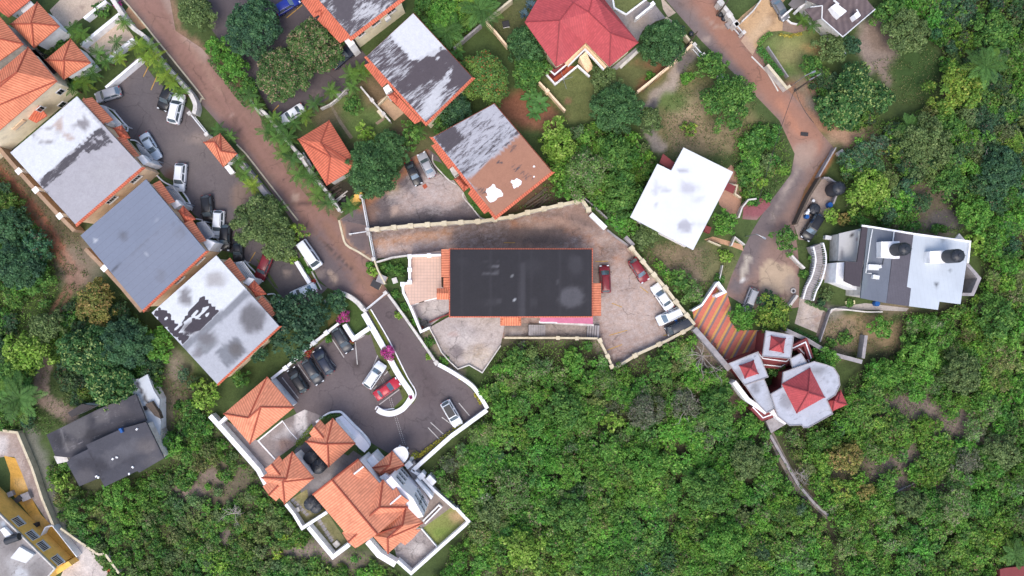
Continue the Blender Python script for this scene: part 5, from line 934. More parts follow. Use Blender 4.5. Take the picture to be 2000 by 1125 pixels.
TYRE=plain('tyre_rubber',(.02,.02,.022,1),.9,.2,8.); RIM=plain('alloy_rim',(.45,.46,.48,1),.35,.1,5.,.5,.8)
CGLASS=plain('car_glass',(.2,.25,.28,1),.08,.05,2.,.8,.6); HLAMP=plain('headlamp_lens',(.7,.72,.74,1),.15,.05,4.,.6); TLAMP=plain('tail_lamp_lens',(.35,.02,.02,1),.2,.1,4.,.5); TRIM=plain('black_trim',(.025,.026,.028,1),.6,.2,6.)
PLATE=plain('number_plate',(.6,.6,.55,1),.5,.1,3.)
def paintmat(name,col,rough=.28):
    t=NT(name,rough,.3); t.b.inputs['Coat Weight'].default_value=.3; t.b.inputs['Coat Roughness'].default_value=.08
    n=t.noise(3.,6); d=t.ramp(t.noise(1.4,8,rough=.7),.42,.75)
    k=t.scale(col,t.math('ADD',.93,t.math('MULTIPLY',n,.14))); k=t.mix(t.math('MULTIPLY',d,.05),k,c(150,130,112))
    r=t.math('ADD',rough,t.math('MULTIPLY',d,.2)); t.t.links.new(r,t.b.inputs['Roughness'])
    return t.out(k)
PAINT={k:paintmat('car_paint_'+k,v) for k,v in dict(white=c(238,240,242,.9),silver=c(172,172,176),grey=c(120,122,128),black=(.014,.015,.018,1),charcoal=c(52,55,62),red=c(196,44,62),darkred=c(132,36,46),blue=c(34,54,150),paleblue=c(196,208,220),navy=c(40,48,66)).items()}
# L, W, hood z, deck z, belt z, roof z, x: cowl, roof front, roof rear, rear base
KIND=dict(sedan=(4.55,1.76,.9,.96,.92,1.44,1.02,.36,-.9,-1.52),hatch=(4.1,1.72,.95,.98,.96,1.5,1.0,.38,-1.45,-1.92),suv=(4.6,1.84,1.06,1.08,1.06,1.72,1.08,.5,-1.75,-2.16),mpv=(4.45,1.74,1.0,1.02,1.,1.66,1.34,.62,-1.78,-2.08),van=(4.75,1.8,1.08,1.1,1.08,1.98,1.96,1.5,-2.1,-2.28),pickup=(5.1,1.84,1.06,1.04,1.06,1.74,1.06,.5,-.62,-.95))
def lerp3(a,b,t): return tuple(a[i]+(b[i]-a[i])*t for i in range(3))
def car_meshes(kind):
    L,Wd,hz,dz,bz,rz,x1,x2,x3,x4=KIND[kind]; w=Wd/2; f=L/2; P={}
    st=[(f,.76,.58,.36),(f-.1,.9,.68,.28),(f-.35,.97,hz-.14,.24),(x1+.35,1.,hz-.03,.24),(x1,1.,bz,.24),(0,1.01,bz,.24),(x4,.99,dz,.24),(-f+.3,.96,dz-.03,.26),(-f+.08,.9,dz-.1,.32),(-f,.8,.66,.4)]
    if kind=='van': st[2]=(f-.2,.97,hz-.06,.24)
    m=MB(); n=11; vs=[]
    for x,k,zt,zb in st:
        h=[(.88,zb),(1.,zb+.22),(1.,zb+(zt-zb)*.72),(.95,zt-.05),(.84,zt),(0,zt+.035)]
        row=[(x,a*k*w,z) for a,z in h]+[(x,-a*k*w,z) for a,z in h[-2::-1]]; vs+=row
    fs=[(i*n+j,i*n+j+1,(i+1)*n+j+1,(i+1)*n+j) for i in range(len(st)-1) for j in range(n-1)]
    fs+=[tuple(range(n-1,-1,-1)),tuple((len(st)-1)*n+j for j in range(n))]+[(i*n,(i+1)*n,(i+1)*n+n-1,i*n+n-1) for i in range(len(st)-1)]
    m.idx(vs,fs)
    b=w*.88; rf=w*.72; rr=w*.7; zb=bz-.02
    base=[(x1,b,zb),(x1,-b,zb),(x4,-b,zb),(x4,b,zb)]; top=[(x2,rf,rz-.05),(x2,-rf,rz-.05),(x3,-rr,rz-.06),(x3,rr,rz-.06)]
    mid=[(x2-.14,rf*.88,rz),(x2-.14,-rf*.88,rz),(x3+.12,-rr*.88,rz-.01),(x3+.12,rr*.88,rz-.01)]
    bow=(x1+.12,0,zb+.01)
    m.idx(base+top+mid+[((x2+x3)/2,0,rz+.03)],[(0,4,5,1),(1,5,6,2),(2,6,7,3),(3,7,4,0),(4,8,9,5),(5,9,10,6),(6,10,11,7),(7,11,8,4),(8,12,9),(9,12,10),(10,12,11),(11,12,8)])
    P['body']=(m.mesh('body',PAINT['white'],38),None)
    def panel(q,i0,i1,j0,j1,off,name,mat=CGLASS):
        """sub-rectangle of a quad q=[bottom-a,bottom-b,top-b,top-a], raised off the body"""
        g=MB(); A,B,C_,D=q
        n_=(Vector(B)-Vector(A)).cross(Vector(D)-Vector(A)).normalized()
        pt=lambda u,v:Vector(lerp3(lerp3(A,B,u),lerp3(D,C_,u),v))+n_*off
        k=4; vv=[pt(i0+(i1-i0)*a/k,j0+(j1-j0)*v) for v in (0,1) for a in range(k+1)]
        if abs(n_.x)>.3 and name!='side_window':
            for a in range(k+1): vv[a]=vv[a]+Vector((math.copysign(.09*math.sin(math.pi*a/k),n_.x),0,-.0))
        g.idx(vv,[(a,a+1,k+2+a,k+1+a) for a in range(k)]); return g.mesh(name,mat)
    P['windscreen']=(panel([base[1],base[0],top[0],top[1]],.05,.95,.03,.93,.012,'windscreen'),None)
    P['rear_window']=(panel([base[3],base[2],top[2],top[3]],.08,.92,.15,.92,.012,'rear_window'),None)
    k=2 if kind!='pickup' else 1
    for i in range(k):
        a,b_=i/k+.04,(i+1)/k-.04
        P['side_window.%d'%i]=(panel([base[0],base[3],top[3],top[0]],a,b_,.12,.9,.012,'side_window'),None)
        P['side_window.%d'%(i+4)]=(panel([base[2],base[1],top[1],top[2]],1-b_,1-a,.12,.9,.012,'side_window'),None)
    wx=(f-.82,-f+.85); r=.33 if kind not in('suv','pickup') else .37
    ty=MB(); prof=[(r*.62,-.1),(r*.94,-.11),(r,-.07),(r,.07),(r*.94,.11),(r*.62,.1)]; nn=20; vs=[]
    for R_,y in prof:
        for a in range(nn): vs.append((R_*math.cos(2*math.pi*a/nn),y,R_*math.sin(2*math.pi*a/nn)))
    ty.idx(vs,[(i*nn+a,i*nn+(a+1)%nn,(i+1)*nn+(a+1)%nn,(i+1)*nn+a) for i in range(5) for a in range(nn)]); tm=ty.mesh('wheel',TYRE,40)
    rm=MB(); vs=[(R_*math.cos(2*math.pi*a/10),y,R_*math.sin(2*math.pi*a/10)) for R_,y in ((r*.64,-.085),(r*.2,-.06),(r*.2,.06),(r*.64,.085)) for a in range(10)]; rm.idx(vs,[(i*10+a,i*10+(a+1)%10,(i+1)*10+(a+1)%10,(i+1)*10+a) for i in range(3) for a in range(10)]); rme=rm.mesh('rim',RIM,40)
    for i,(x,s) in enumerate([(a,s) for a in wx for s in (-1,1)]): P['wheel.%d'%i]=(tm,(x,s*(w-.1),r),rme)
    for s in (-1,1):
        g=MB(); g.box(f-.12,s*w*.66,.68,.2,.34,.13,-s*.28); P['headlight.%d'%s]=(g.mesh('headlight',HLAMP),None)
        g=MB(); g.box(-f+.07,s*w*.7,.84,.12,.2,.26,s*.12); P['tail_light.%d'%s]=(g.mesh('tail_light',TLAMP),None)
        g=MB(); g.box(x1-.28,s*(w+.1),bz+.06,.13,.2,.14,s*.2); P['wing_mirror.%d'%s]=(g.mesh('wing_mirror',TRIM),None)
    g=MB(); g.box(f-.03,0,.42,.12,Wd*.6,.16); P['bumper.0']=(g.mesh('bumper',TRIM),None); g=MB(); g.box(-f+.02,0,.46,.1,Wd*.7,.12); P['bumper.1']=(g.mesh('bumper',TRIM),None)
    g=MB(); g.box(-f-.005,0,.64,.03,.34,.11); P['number_plate']=(g.mesh('number_plate',PLATE),None)
    if kind in('suv','mpv'):
        for s in (-1,1): g=MB(); g.tube([(x2-.2,s*rf*.86,rz+.03),((x2+x3)/2,s*rf*.86,rz+.06),(x3+.2,s*rr*.86,rz+.03)],.022,5); P['roof_rail.%d'%s]=(g.mesh('roof_rail',TRIM),None)
    if kind=='pickup': g=MB(); g.box((x4-f)/2+.0,0,dz+.035,f+x4-.24,Wd*.78,.03); P['cargo_cover']=(g.mesh('cargo_cover',TRIM),None)
    return P
CARM={}
def car(px_,py_,dx,dy,kind,col,label,sc_=1.,roof=None,group=None):
    if kind not in CARM: CARM[kind]=car_meshes(kind)
    x,y=W(px_,py_,.9)
    o=thing('parked_car' if kind not in('van','pickup') else ('parked_van' if kind=='van' else 'pickup_truck'),label,{'van':'van','pickup':'pickup'}.get(kind,'car'),(x,y,.03),group,math.atan2(-dy,dx)); o.scale=(sc_,sc_,sc_)
    for k,v in CARM[kind].items():
        p=bpy.data.objects.new(k.split('.')[0],v[0]); COL.objects.link(p); p.parent=o
        if v[1]: p.location=v[1]
        if k=='body': s=p.material_slots[0]; s.link='OBJECT'; s.material=PAINT[col]
        if k=='body' and roof:
            L,Wd,hz,dz,bz,rz,x1,x2,x3,x4=KIND[kind]; g=MB(); a=Wd*.5*.62; g.prism([(x2-.12,a),(x2-.12,-a),(x3+.12,-a),(x3+.12,a)],rz+.012,[rz+.034]*4); q=bpy.data.objects.new('roof_panel',g.mesh('roof_panel',PAINT[roof])); COL.objects.link(q); q.parent=o
        if len(v)>2: q=bpy.data.objects.new('rim',v[2]); COL.objects.link(q); q.parent=p
    return o
for a in [
(210,184,-30,9,'hatch','silver','small silver hatchback at the north-west corner of the parking court'),
(326,188,-13,30,'suv','black','black SUV half under the palms beside the boxy white SUV'),
(344,212,10,-42,'suv','white','boxy white SUV parked by the curved gate wall',1.04),
(293,286,21,37,'sedan','paleblue','pale blue sedan beside the porch of the white and grey row house'),
(351,346,-4,44,'suv','white','white estate car standing alone mid-court outside the blue-grey row house',.95,'white'),
(405,409,4,44,'suv','black','black SUV at the top of the line of cars by the blue-grey row house',.97),
(426,438,-3,44,'suv','white','white SUV nose-down between black cars by the lattice porch',.95),
(439,464,-2,44,'hatch','black','black hatchback close against the white SUV by the lattice porch'),
(464,486,0,44,'pickup','black','black pickup between the olive tree and the patched white row house',.86),
(515,521,-17,42,'suv','darkred','dark maroon SUV outside the patched white row house',.97),
(604,497,32,46,'van','white','long white van parked on the lane below the olive tree',1.02),
(592,570,-38,16,'sedan','white','white car mostly hidden beneath the dark feathery tree',.95),
(668,664,24,38,'suv','charcoal','charcoal SUV parked alone below the left bougainvillea',.94),
(632,706,-24,-38,'suv','navy','dark slate SUV, upper of the three side by side in the villa car park',.95),
(610,726,24,38,'suv','charcoal','dark grey SUV, middle of the three side by side in the villa car park',.95),
(581,743,-24,-38,'suv','black','black SUV nearest the garage in the villa car park',.92),
(731,733,26,-38,'suv','white','white SUV beside the bright red sedan in the villa car park',.97),
(755,760,40,-28,'sedan','red','bright red sedan by the planter hook in the villa car park',.97),
(882,808,22,38,'suv','white','white SUV with a black roof alone at the end of the villa drive',.95,'black'),
(570,222,-38,25,'sedan','white','white sedan below the flowering mango in the upper car park',.92),
(667,112,30,-26,'sedan','navy','dark blue car peeping out from under the upper flowering mango',.95),
(560,9,30,-18,'hatch','blue','bright blue car cut by the top edge beside the dark mango'),
(807,338,20,42,'sedan','black','black sedan in the middle car park',.88),
(833,322,-20,-40,'sedan','silver','silver-grey sedan beside the black one in the middle car park',.92),
(1182,545,-3,-50,'mpv','darkred','dark red minivan close beside the black tarred roof',.97),
(1248,528,25,40,'hatch','darkred','dark red hatchback along the cream pillared wall'),
(1294,580,-27,-40,'sedan','white','white sedan angled along the cream pillared wall'),
(1309,617,-44,20,'mpv','white','white estate between the white sedan and the dark van',.98),
(1327,637,-46,22,'van','charcoal','dark grey van in the lower corner of the compound yard',.93),
(1466,587,-10,26,'mpv','silver','silver minivan half hidden by the round bush at the road end',.9),
(1588,443,-20,32,'suv','black','black SUV on the slab by the old sheet fence',1.),
(1525,16,9,15,'sedan','grey','blue-grey car nosing out of the carport at the tan drive',.85),
]: car(*a)
def leafmat(name,rough=.55):
    t=NT(name,rough,.22); a=t.n('ShaderNodeAttribute',attribute_name='Col').outputs['Color']
    t.b.inputs['Subsurface Weight'].default_value=0.
    tr=t.n('ShaderNodeBsdfTranslucent'); mx=t.n('ShaderNodeMixShader'); mx.inputs[0].default_value=.22
    t.t.links.new(a,t.b.inputs['Base Color']); t.t.links.new(a,tr.inputs['Color'])
    out=[n for n in t.t.nodes if n.type=='OUTPUT_MATERIAL'][0]
    t.t.links.new(t.b.outputs[0],mx.inputs[1]); t.t.links.new(tr.outputs[0],mx.inputs[2]); t.t.links.new(mx.outputs[0],out.inputs['Surface']); return t.m
LEAF=leafmat('foliage')
def norm(v): return v/np.maximum(1e-9,np.linalg.norm(v,axis=-1,keepdims=True))
def leaf_quads(Cn,Nn,ln,wd,col):
    """rhombic leaf sprays at centres Cn facing Nn"""
    n=len(Cn); a=norm(RNG.normal(size=(n,3))); u=norm(np.cross(Nn,a)); v=np.cross(Nn,u); fold=Nn*(ln*.12)[:,None]
    V=np.stack([Cn-u*ln[:,None]*.5-fold,Cn-v*wd[:,None]*.5,Cn+u*ln[:,None]*.5-fold,Cn+v*wd[:,None]*.5],1).reshape(-1,3)
    return V,np.arange(4*n).reshape(-1,4),np.repeat(col,4,0)
def foliage_mesh(name,V,F,Cc):
    me=np_mesh(bpy.data.meshes.new(name),V,F); set_attr(me,np.clip(Cc,0,1)); me.materials.append(LEAF); return me
LG=np.array((1.0,1.06,1.08))
def cl(*rgb): return np.array(c(*rgb)[:3])*LG
# base, second tone, tip colour, tip share, leaf length, clump radius / R, clumps, layers, height / R, outline wobble
SP=dict(
 mango=((72,106,62),(86,124,72),(112,146,86),.12,.29,.17,100,4.2,.75,.05),
 flower=((86,116,62),(104,132,72),(176,150,118),.2,.28,.16,110,4.4,.75,.05),
 dark=((68,100,72),(80,116,76),(104,138,90),.1,.31,.17,96,4.2,.7,.08),
 glossy=((66,104,58),(86,126,66),(160,176,104),.2,.4,.17,80,4.2,.65,.12),
 bright=((92,142,56),(108,156,62),(140,176,80),.15,.34,.22,46,3.6,.6,.15),
 lime=((124,160,60),(142,174,70),(170,190,92),.2,.42,.24,34,3.,.55,.18),
 olive=((100,120,70),(114,134,78),(140,154,96),.16,.32,.2,60,3.8,.65,.12),
 yellow=((112,146,58),(132,158,62),(168,172,78),.2,.38,.22,44,3.,.6,.18),
 airy=((104,140,70),(128,158,82),(160,150,120),.2,.28,.26,44,2.2,.55,.2),
 flame=((104,140,70),(124,152,72),(196,116,76),.07,.28,.24,60,3.,.55,.15),
 grey=((106,116,86),(120,126,94),(134,126,110),.3,.26,.26,40,1.8,.5,.22),
 green=((80,122,56),(100,140,62),(128,160,76),.15,.36,.22,46,3.4,.6,.15),
 autumn=((128,132,66),(146,138,72),(180,150,94),.3,.36,.22,44,3.2,.6,.15),
 feather=((58,86,62),(72,102,72),(96,124,90),.1,.5,.2,60,3.4,.55,.2),
 scrub=((126,116,108),(138,128,116),(112,124,84),.3,.24,.24,30,1.6,.5,.22),
 pinkbloom=((200,70,140),(214,90,160),(120,130,70),.2,.26,.3,26,3.4,.6,.2),
 redbloom=((206,84,66),(196,70,60),(120,130,70),.3,.24,.3,20,2.8,.6,.2),
)
def crown_arrays(sp,R,hb,seed,aspect=1.,rot=0.,dens=1.,lscale=1.):
    b1,b2,tp,ts,ll,cr,nc,lay,hr,wob=SP[sp]; r=np.random.default_rng(seed)
    n=int(nc*max(.35,min(1.6,(R/4.2)**1.3))); n=max(10,n)
    i_=np.arange(n)+.5; q=np.sqrt(i_/n)*r.uniform(.94,1.06,n); th=i_*2.399963+r.uniform(0,6)+r.normal(0,.12,n); q=np.clip(q,0,1); zz=np.sqrt(np.maximum(0,1-q**2))
    lob=1+wob*(np.sin(th*2+r.uniform(0,6))+.8*np.sin(th*3+r.uniform(0,6))+.6*np.sin(th*5+r.uniform(0,6)))
    rad=r.uniform(.88,1.04,n); hh=R*hr
    CR=R*cr*r.uniform(.7,1.35,n)*(max(.8,min(1.3,(4.2/R)**.3)))
    X_=np.stack([np.cos(th)*q*lob*rad*(R-CR*.8),np.sin(th)*q*lob*rad*(R-CR*.8)*aspect,hb+hh*(zz*rad*.9)+hh*.12*r.normal(size=n)],1)
    tone=np.where(r.random(n)<.45,1,0); cv=r.uniform(.8,1.2,n)
    la=(ll*lscale)**2*.5
    per=np.maximum(14,(CR**2*math.pi*lay*1.05*dens/la*.62)).astype(int)
    idx=np.repeat(np.arange(n),per); N=len(idx)
    d=r.normal(size=(N,3)); out=norm(X_-np.array([0,0,hb-.3*hh])); d=norm(d+out[idx]*.9+np.array([0,0,.55]))
    P_=X_[idx]+d*(CR[idx]*r.uniform(.55,1.08,N))[:,None]*np.array([1,1,.85])
    nn=norm(d*.7+r.normal(size=(N,3))*.55+np.array([0,0,.45]))
    col=np.where(tone[idx][:,None]==1,cl(*b2),cl(*b1))*(cv[idx]*r.uniform(.72,1.28,N))[:,None]
    tm=(r.random(N)<ts*np.clip(.2+1.4*r.random(n)[idx],0,2))&(d[:,2]>.1); col[tm]=cl(*tp)*r.uniform(.8,1.2,tm.sum())[:,None]
    ca,sa=math.cos(rot),math.sin(rot); P_=P_@np.array([[ca,sa,0],[-sa,ca,0],[0,0,1]])
    L_=ll*lscale*r.uniform(.7,1.4,N)
    return leaf_quads(P_,nn,L_,L_*r.uniform(.45,.75,N),col)
def trunk_mb(R,hb,hh,seed,mat=WOOD):
    r=random.Random(seed); m=MB(); k=max(.07,R*.055); top=hb+hh*.35
    m.tube([(0,0,-.3),(r.uniform(-.1,.1),r.uniform(-.1,.1),hb*.5),(r.uniform(-.2,.2),r.uniform(-.2,.2),top)],[k*1.4,k,k*.6],8)
    for i in range(5):
        a=i*1.256+r.uniform(-.4,.4); q=R*r.uniform(.45,.7); m.tube([(0,0,hb*.7),(math.cos(a)*q*.5,math.sin(a)*q*.5,hb+hh*.2),(math.cos(a)*q,math.sin(a)*q,hb+hh*r.uniform(.35,.6))],[k*.65,k*.4,k*.15],6)
    return m
SEED=[100]
def tree(px_,py_,r,sp,label,cat='tree',name='tree',hb=None,aspect=1.,rot=0.,group=None,dens=1.,base=0.,lscale=1.):
    SEED[0]+=1; s=SEED[0]; R=r*S; hr=SP[sp][8]; hb=(R*.42+.3 if r>16 else .25) if hb is None else hb
    ztop=hb+R*hr*.55+base; R=R*(H-ztop)/H; x,y=W(px_,py_,ztop)
    t=thing(name,label,cat,(x,y,base),group)
    V,F,Cc=crown_arrays(sp,R,hb,s,aspect,rot,dens,lscale); me=foliage_mesh('crown',V,F,Cc); link('crown' if cat=='tree' else 'foliage',me,t,True)
    trunk_mb(R,hb,R*hr,s).build('trunk' if cat=='tree' else 'stem',WOOD,t,None,True)
    return t
# ---------------------------------------------------------------- palms and big-leaved plants
def palm_mesh(n,Lf,seed,col,droop=.9,leaf=.55,up=.7,pairs=13,lw=.085):
    r=np.random.default_rng(seed); Cs=[];U=[];Vv=[];Cc=[]
    verts=[];cols=[]
    for i in range(n):
        az=i*2.39996+r.uniform(-.15,.15); el=up*(1-.75*(i/n))+r.uniform(-.08,.08); L_=Lf*r.uniform(.85,1.1)*(.75+.25*i/n)
        t=np.linspace(0,1,pairs+1); rr=L_*t*np.cos(el-droop*t*.9*.5); zz=L_*(np.sin(el)*t-droop*.42*t**2.1)
        cx=np.cos(az)*rr; cy=np.sin(az)*rr; P_=np.stack([cx,cy,zz],1); k=cl(*col)*r.uniform(.6,1.4)*(1 if i<n-2 else np.array([1.25,1.02,.7]))
        tang=np.gradient(P_,axis=0); tang=norm(tang); side=norm(np.cross(tang,np.array([0,0,1.])))
        for j in range(1,pairs+1):
            for s in (-1,1):
                ln=leaf*math.sin(math.pi*(.16+.78*j/pairs))*r.uniform(.85,1.15)*Lf/2.2
                d=norm(side[j]*s*.86+tang[j]*.55+np.array([0,0,-.12+r.uniform(-.15,.1)])); w_=norm(np.cross(d,np.array([0,0,1.])))*lw*Lf/2.2
                p=P_[j]; verts+=[p-w_*.6,p+d*ln*.5-w_,p+d*ln,p+d*ln*.5+w_]; cols+=[k*r.uniform(.8,1.2)]*4
        w_=side*.03
        for j in range(pairs): verts+=[P_[j]-w_[j],P_[j+1]-w_[j+1],P_[j+1]+w_[j+1],P_[j]+w_[j]]; cols+=[k*1.1]*4
    V=np.array(verts); return foliage_mesh('fronds',V,np.arange(len(V)).reshape(-1,4),np.array(cols))
PALMS=[palm_mesh(11,2.1,1,(88,122,52),1.1,.44,.75,13,.06),palm_mesh(10,2.1,2,(80,116,50),1.2,.44,.75,13,.06),palm_mesh(12,2.1,3,(94,126,50),1.,.44,.7,13,.06),palm_mesh(10,2.1,4,(76,110,52),1.2,.42,.7,13,.06)]
YPALM=[palm_mesh(12,2.1,5,(122,142,48),1.1,.44,.75,13,.06),palm_mesh(12,2.1,6,(112,136,46),1.,.44,.75,13,.06),palm_mesh(11,2.1,15,(100,130,48),1.1,.44,.75,13,.06)]
COCO=[palm_mesh(12,3.,7,(86,122,58),1.1,.62,.8,17,.045)]
def tm_(h,k):
    m=MB(); m.tube([(0,0,-.2),(.05,.03,h*.5),(0,0,h)],[k*1.3,k,k*.8],8)
    for i in range(1,6): m.tube([(0,0,h*i/6),(0,0,h*i/6+.06)],k*1.22,8)
    return m.mesh('trunk',WOOD)
PT=tm_(1.,.11)
def palm(px_,py_,r,label,h=2.6,var=None,kind=PALMS,group=None,name='palm_tree'):
    SEED[0]+=1; z=h+.3; x,y=W(px_,py_,z); t=thing(name,label,'palm',(x,y,0),group,SEED[0]*1.7)
    k=r*S*(H-z)/H/1.75; i=SEED[0]%len(kind) if var is None else var
    if kind is COCO: k=r*S*(H-z)/H/2.5
    a=bpy.data.objects.new('fronds',kind[i]); COL.objects.link(a); a.parent=t; a.location=(0,0,h); a.scale=(k,k,k)
    b=bpy.data.objects.new('trunk',PT); COL.objects.link(b); b.parent=t; b.scale=(1,1,h); return t
def bigleaf_mesh(n,L_,w,col,seed,up,droop,segs=6):
    r=np.random.default_rng(seed); verts=[];cols=[]
    for i in range(n):
        az=i*2.4+r.uniform(-.2,.2); el=up*(1-.6*i/n); t=np.linspace(0,1,segs+1); l=L_*r.uniform(.8,1.15)
        rr=l*t*math.cos(el); zz=l*(math.sin(el)*t-droop*t**2); P_=np.stack([np.cos(az)*rr,np.sin(az)*rr,zz+.1],1); sd=np.array([-math.sin(az),math.cos(az),0]); k=cl(*col)*r.uniform(.8,1.2)
        wd=w*np.sin(math.pi*np.clip(t*.92+.06,0,1))**.6
        for j in range(segs):
            for s in (-1,1): verts+=[P_[j],P_[j+1],P_[j+1]+sd*s*wd[j+1]+np.array([0,0,.05]),P_[j]+sd*s*wd[j]+np.array([0,0,.05])]; cols+=[k*(1. if s>0 else .92)]*4
    V=np.array(verts); return foliage_mesh('leaves',V,np.arange(len(V)).reshape(-1,4),np.array(cols))
BANANA=bigleaf_mesh(12,1.9,.26,(96,140,72),3,.9,.45); AGAVE=bigleaf_mesh(34,1.,.09,(120,142,150),4,1.1,.05); WILD=bigleaf_mesh(18,2.6,.1,(104,140,86),8,.6,.3)
def leafy(px_,py_,k,me,name,label,cat,rz=0.,z=0.,group=None):
    x,y=W(px_,py_,1.); t=thing(name,label,cat,(x,y,z),group,rz); a=bpy.data.objects.new('leaves',me); COL.objects.link(a); a.parent=t; a.scale=(k,k,k)
    m=MB(); m.tube([(0,0,-.1),(0,0,.35*k)],[.14*k,.1*k],8); m.build('stem',WOOD,t,None,True); return t
def hedge(pts,w,h,col,label,name='hedge',seed=1,tip=None):
    q=[Vector(W(x,y,h)) for x,y in pts]; r=np.random.default_rng(seed); Cn=[];
    for a,b in zip(q[:-1],q[1:]):
        d=b-a; L_=d.length; n=int(L_*w*70)+20; t_=r.random(n); s=r.uniform(-.5,.5,n); u=d.normalized(); nn_=Vector((-u.y,u.x))
        Cn.append(np.stack([a.x+d.x*t_+nn_.x*s*w,a.y+d.y*t_+nn_.y*s*w,h*(.55+.45*r.random(n))*(1-.5*np.abs(s*2)**3)],1))
    Cn=np.concatenate(Cn); N=len(Cn); nn=norm(r.normal(size=(N,3))*.5+np.array([0,0,.8])); kk=np.where((r.random(N)<.25)[:,None],cl(*(tip or [min(255,v+24) for v in col])),cl(*col))*r.uniform(.75,1.25,N)[:,None]
    L_=r.uniform(.16,.34,N); V,F,Cc=leaf_quads(Cn,nn,L_,L_*.6,kk); t=thing(name,label,'hedge',(*q[0],0)); link('foliage',foliage_mesh('foliage',V,F,Cc),t)
    return t
def weeds(polys,n,col,name,h=.5,tone=None,seed=1,ls=.3):
    """low ground cover nobody could count: one object"""
    r=np.random.default_rng(seed); pts=[]
    for poly in polys:
        xs=[p[0] for p in poly]; ys=[p[1] for p in poly]; k=0
        ar=abs(sum(poly[i][0]*poly[(i+1)%len(poly)][1]-poly[(i+1)%len(poly)][0]*poly[i][1] for i in range(len(poly))))/2
        m_=int(n*ar*S*S); x=r.uniform(min(xs),max(xs),m_*3); y=r.uniform(min(ys),max(ys),m_*3); ok=(poly_sd(x,y,poly)<0)&(fbm(x/14,y/14,seed+3,3)>.42); pts.append(np.stack([x[ok],y[ok]],1)[:m_])
    q=np.concatenate(pts); N=len(q); hh=h*fbm(q[:,0]/9,q[:,1]/9,seed,3)*r.uniform(.2,1.6,N); k=S*(H-hh)/H
    Cn=np.stack([(q[:,0]-1000)*k,(562.5-q[:,1])*k,hh],1); nn=norm(r.normal(size=(N,3))*.6+np.array([0,0,.7])); L_=ls*r.uniform(.6,1.5,N)
    kk=np.where((r.random(N)<.35)[:,None],cl(*(tone or [v+20 for v in col])),cl(*col))*r.uniform(.7,1.3,N)[:,None]
    V,F,Cc=leaf_quads(Cn,nn,L_,L_*.5,kk); o=link(name,foliage_mesh(name,V,F,Cc)); tag(o,kind='stuff'); return o
def wood(name,poly,sp_mix,rmin,rmax,hmin,hmax,cover,seed,gaps=(),label=None,excl=(),carpet=22):
    """bushy slope that reads as one mass of overlapping crowns"""
    r=np.random.default_rng(seed); xs=[p[0] for p in poly]; ys=[p[1] for p in poly]
    ar=abs(sum(poly[i][0]*poly[(i+1)%len(poly)][1]-poly[(i+1)%len(poly)][0]*poly[i][1] for i in range(len(poly))))/2
    mr=(rmin+rmax)/2/S; n=int(cover*ar/(math.pi*mr*mr)); Vs=[];Fs=[];Cs=[];off=0; k=0; tries=0
    names=[a for a,_ in sp_mix]; pr=np.array([b for _,b in sp_mix],float); pr/=pr.sum()
    while k<n and tries<n*25:
        tries+=1; x=r.uniform(min(xs),max(xs)); y=r.uniform(min(ys),max(ys)); ax,ay=np.array([x]),np.array([y])
        R=r.uniform(rmin,rmax)*(.7+.6*r.random())
        if poly_sd(ax,ay,poly)[0]>-R/S*.45: continue
        if any(math.hypot((x-g_[0])/g_[2],(y-g_[1])/g_[3])<1 and r.random()<.86 for g_ in gaps): continue
        if any(math.hypot(x-e_[0],y-e_[1])<e_[2]*.8 for e_ in excl): continue
        sp=names[min(len(names)-1,int(np.searchsorted(np.cumsum(pr),vnoise(ax/60,ay/60,seed)[0]*.5+r.random()*.5)))]
        hz=hmin+(hmax-hmin)*fbm(ax/90,ay/90,seed+5,2)[0]*1.3*r.uniform(.5,1.1)
        V,F,Cc=crown_arrays(sp,R,hz*.45,seed*1000+k,r.uniform(.7,1.1),r.uniform(0,6),.72,r.uniform(.66,1.05))
        bl=np.repeat(r.random(len(Cc)//4)<.05,4); Cc[bl]=cl(122,104,84)*.9
        zc=hz*.6; wx,wy=W(x,y,zc); V=V+np.array([wx,wy,0]); tint=(.72+.72*fbm(ax/110,ay/110,seed+9,3)[0])*r.uniform(.78,1.2)*np.array([r.uniform(.88,1.12)*(.72+.62*fbm(ax/70,ay/70,seed+21,2)[0]),1,r.uniform(.8,1.15)])
        Vs.append(V); Fs.append(F+off); Cs.append(Cc*tint); off+=len(V); k+=1
    # low scrub and creepers carpeting the ground between the crowns
    m_=int(carpet*ar*S*S); x=r.uniform(min(xs),max(xs),m_*4); y=r.uniform(min(ys),max(ys),m_*4); ok=poly_sd(x,y,poly)<2
    for g_ in gaps: ok&=~((np.hypot((x-g_[0])/g_[2],(y-g_[1])/g_[3])<1)&(r.random(len(x))<.8))
    x,y=x[ok][:m_],y[ok][:m_]; N=len(x); hh=(.15+1.5*fbm(x/11,y/11,seed+41,4)**1.6)*r.uniform(.75,1.1,N)*min(1.5,hmax/2.2); kk=S*(H-hh)/H
    Cn=np.stack([(x-1000)*kk,(562.5-y)*kk,hh],1); nn=norm(r.normal(size=(N,3))*.5+np.array([0,0,.8])); L_=r.uniform(.18,.4,N)
    hue=fbm(x/60,y/60,seed+51,3)[:,None]; col=(cl(62,98,48)*(1-hue)+cl(128,156,66)*hue)*r.uniform(.7,1.3,N)[:,None]; bl=r.random(N)<.07; col[bl]=cl(128,112,92)
    V,F,Cc=leaf_quads(Cn,nn,L_,L_*.5,col); Vs.append(V); Fs.append(F+off); Cs.append(Cc)
    o=link(name,foliage_mesh(name,np.concatenate(Vs),np.concatenate(Fs),np.concatenate(Cs))); tag(o,label,None,None,'stuff'); return o
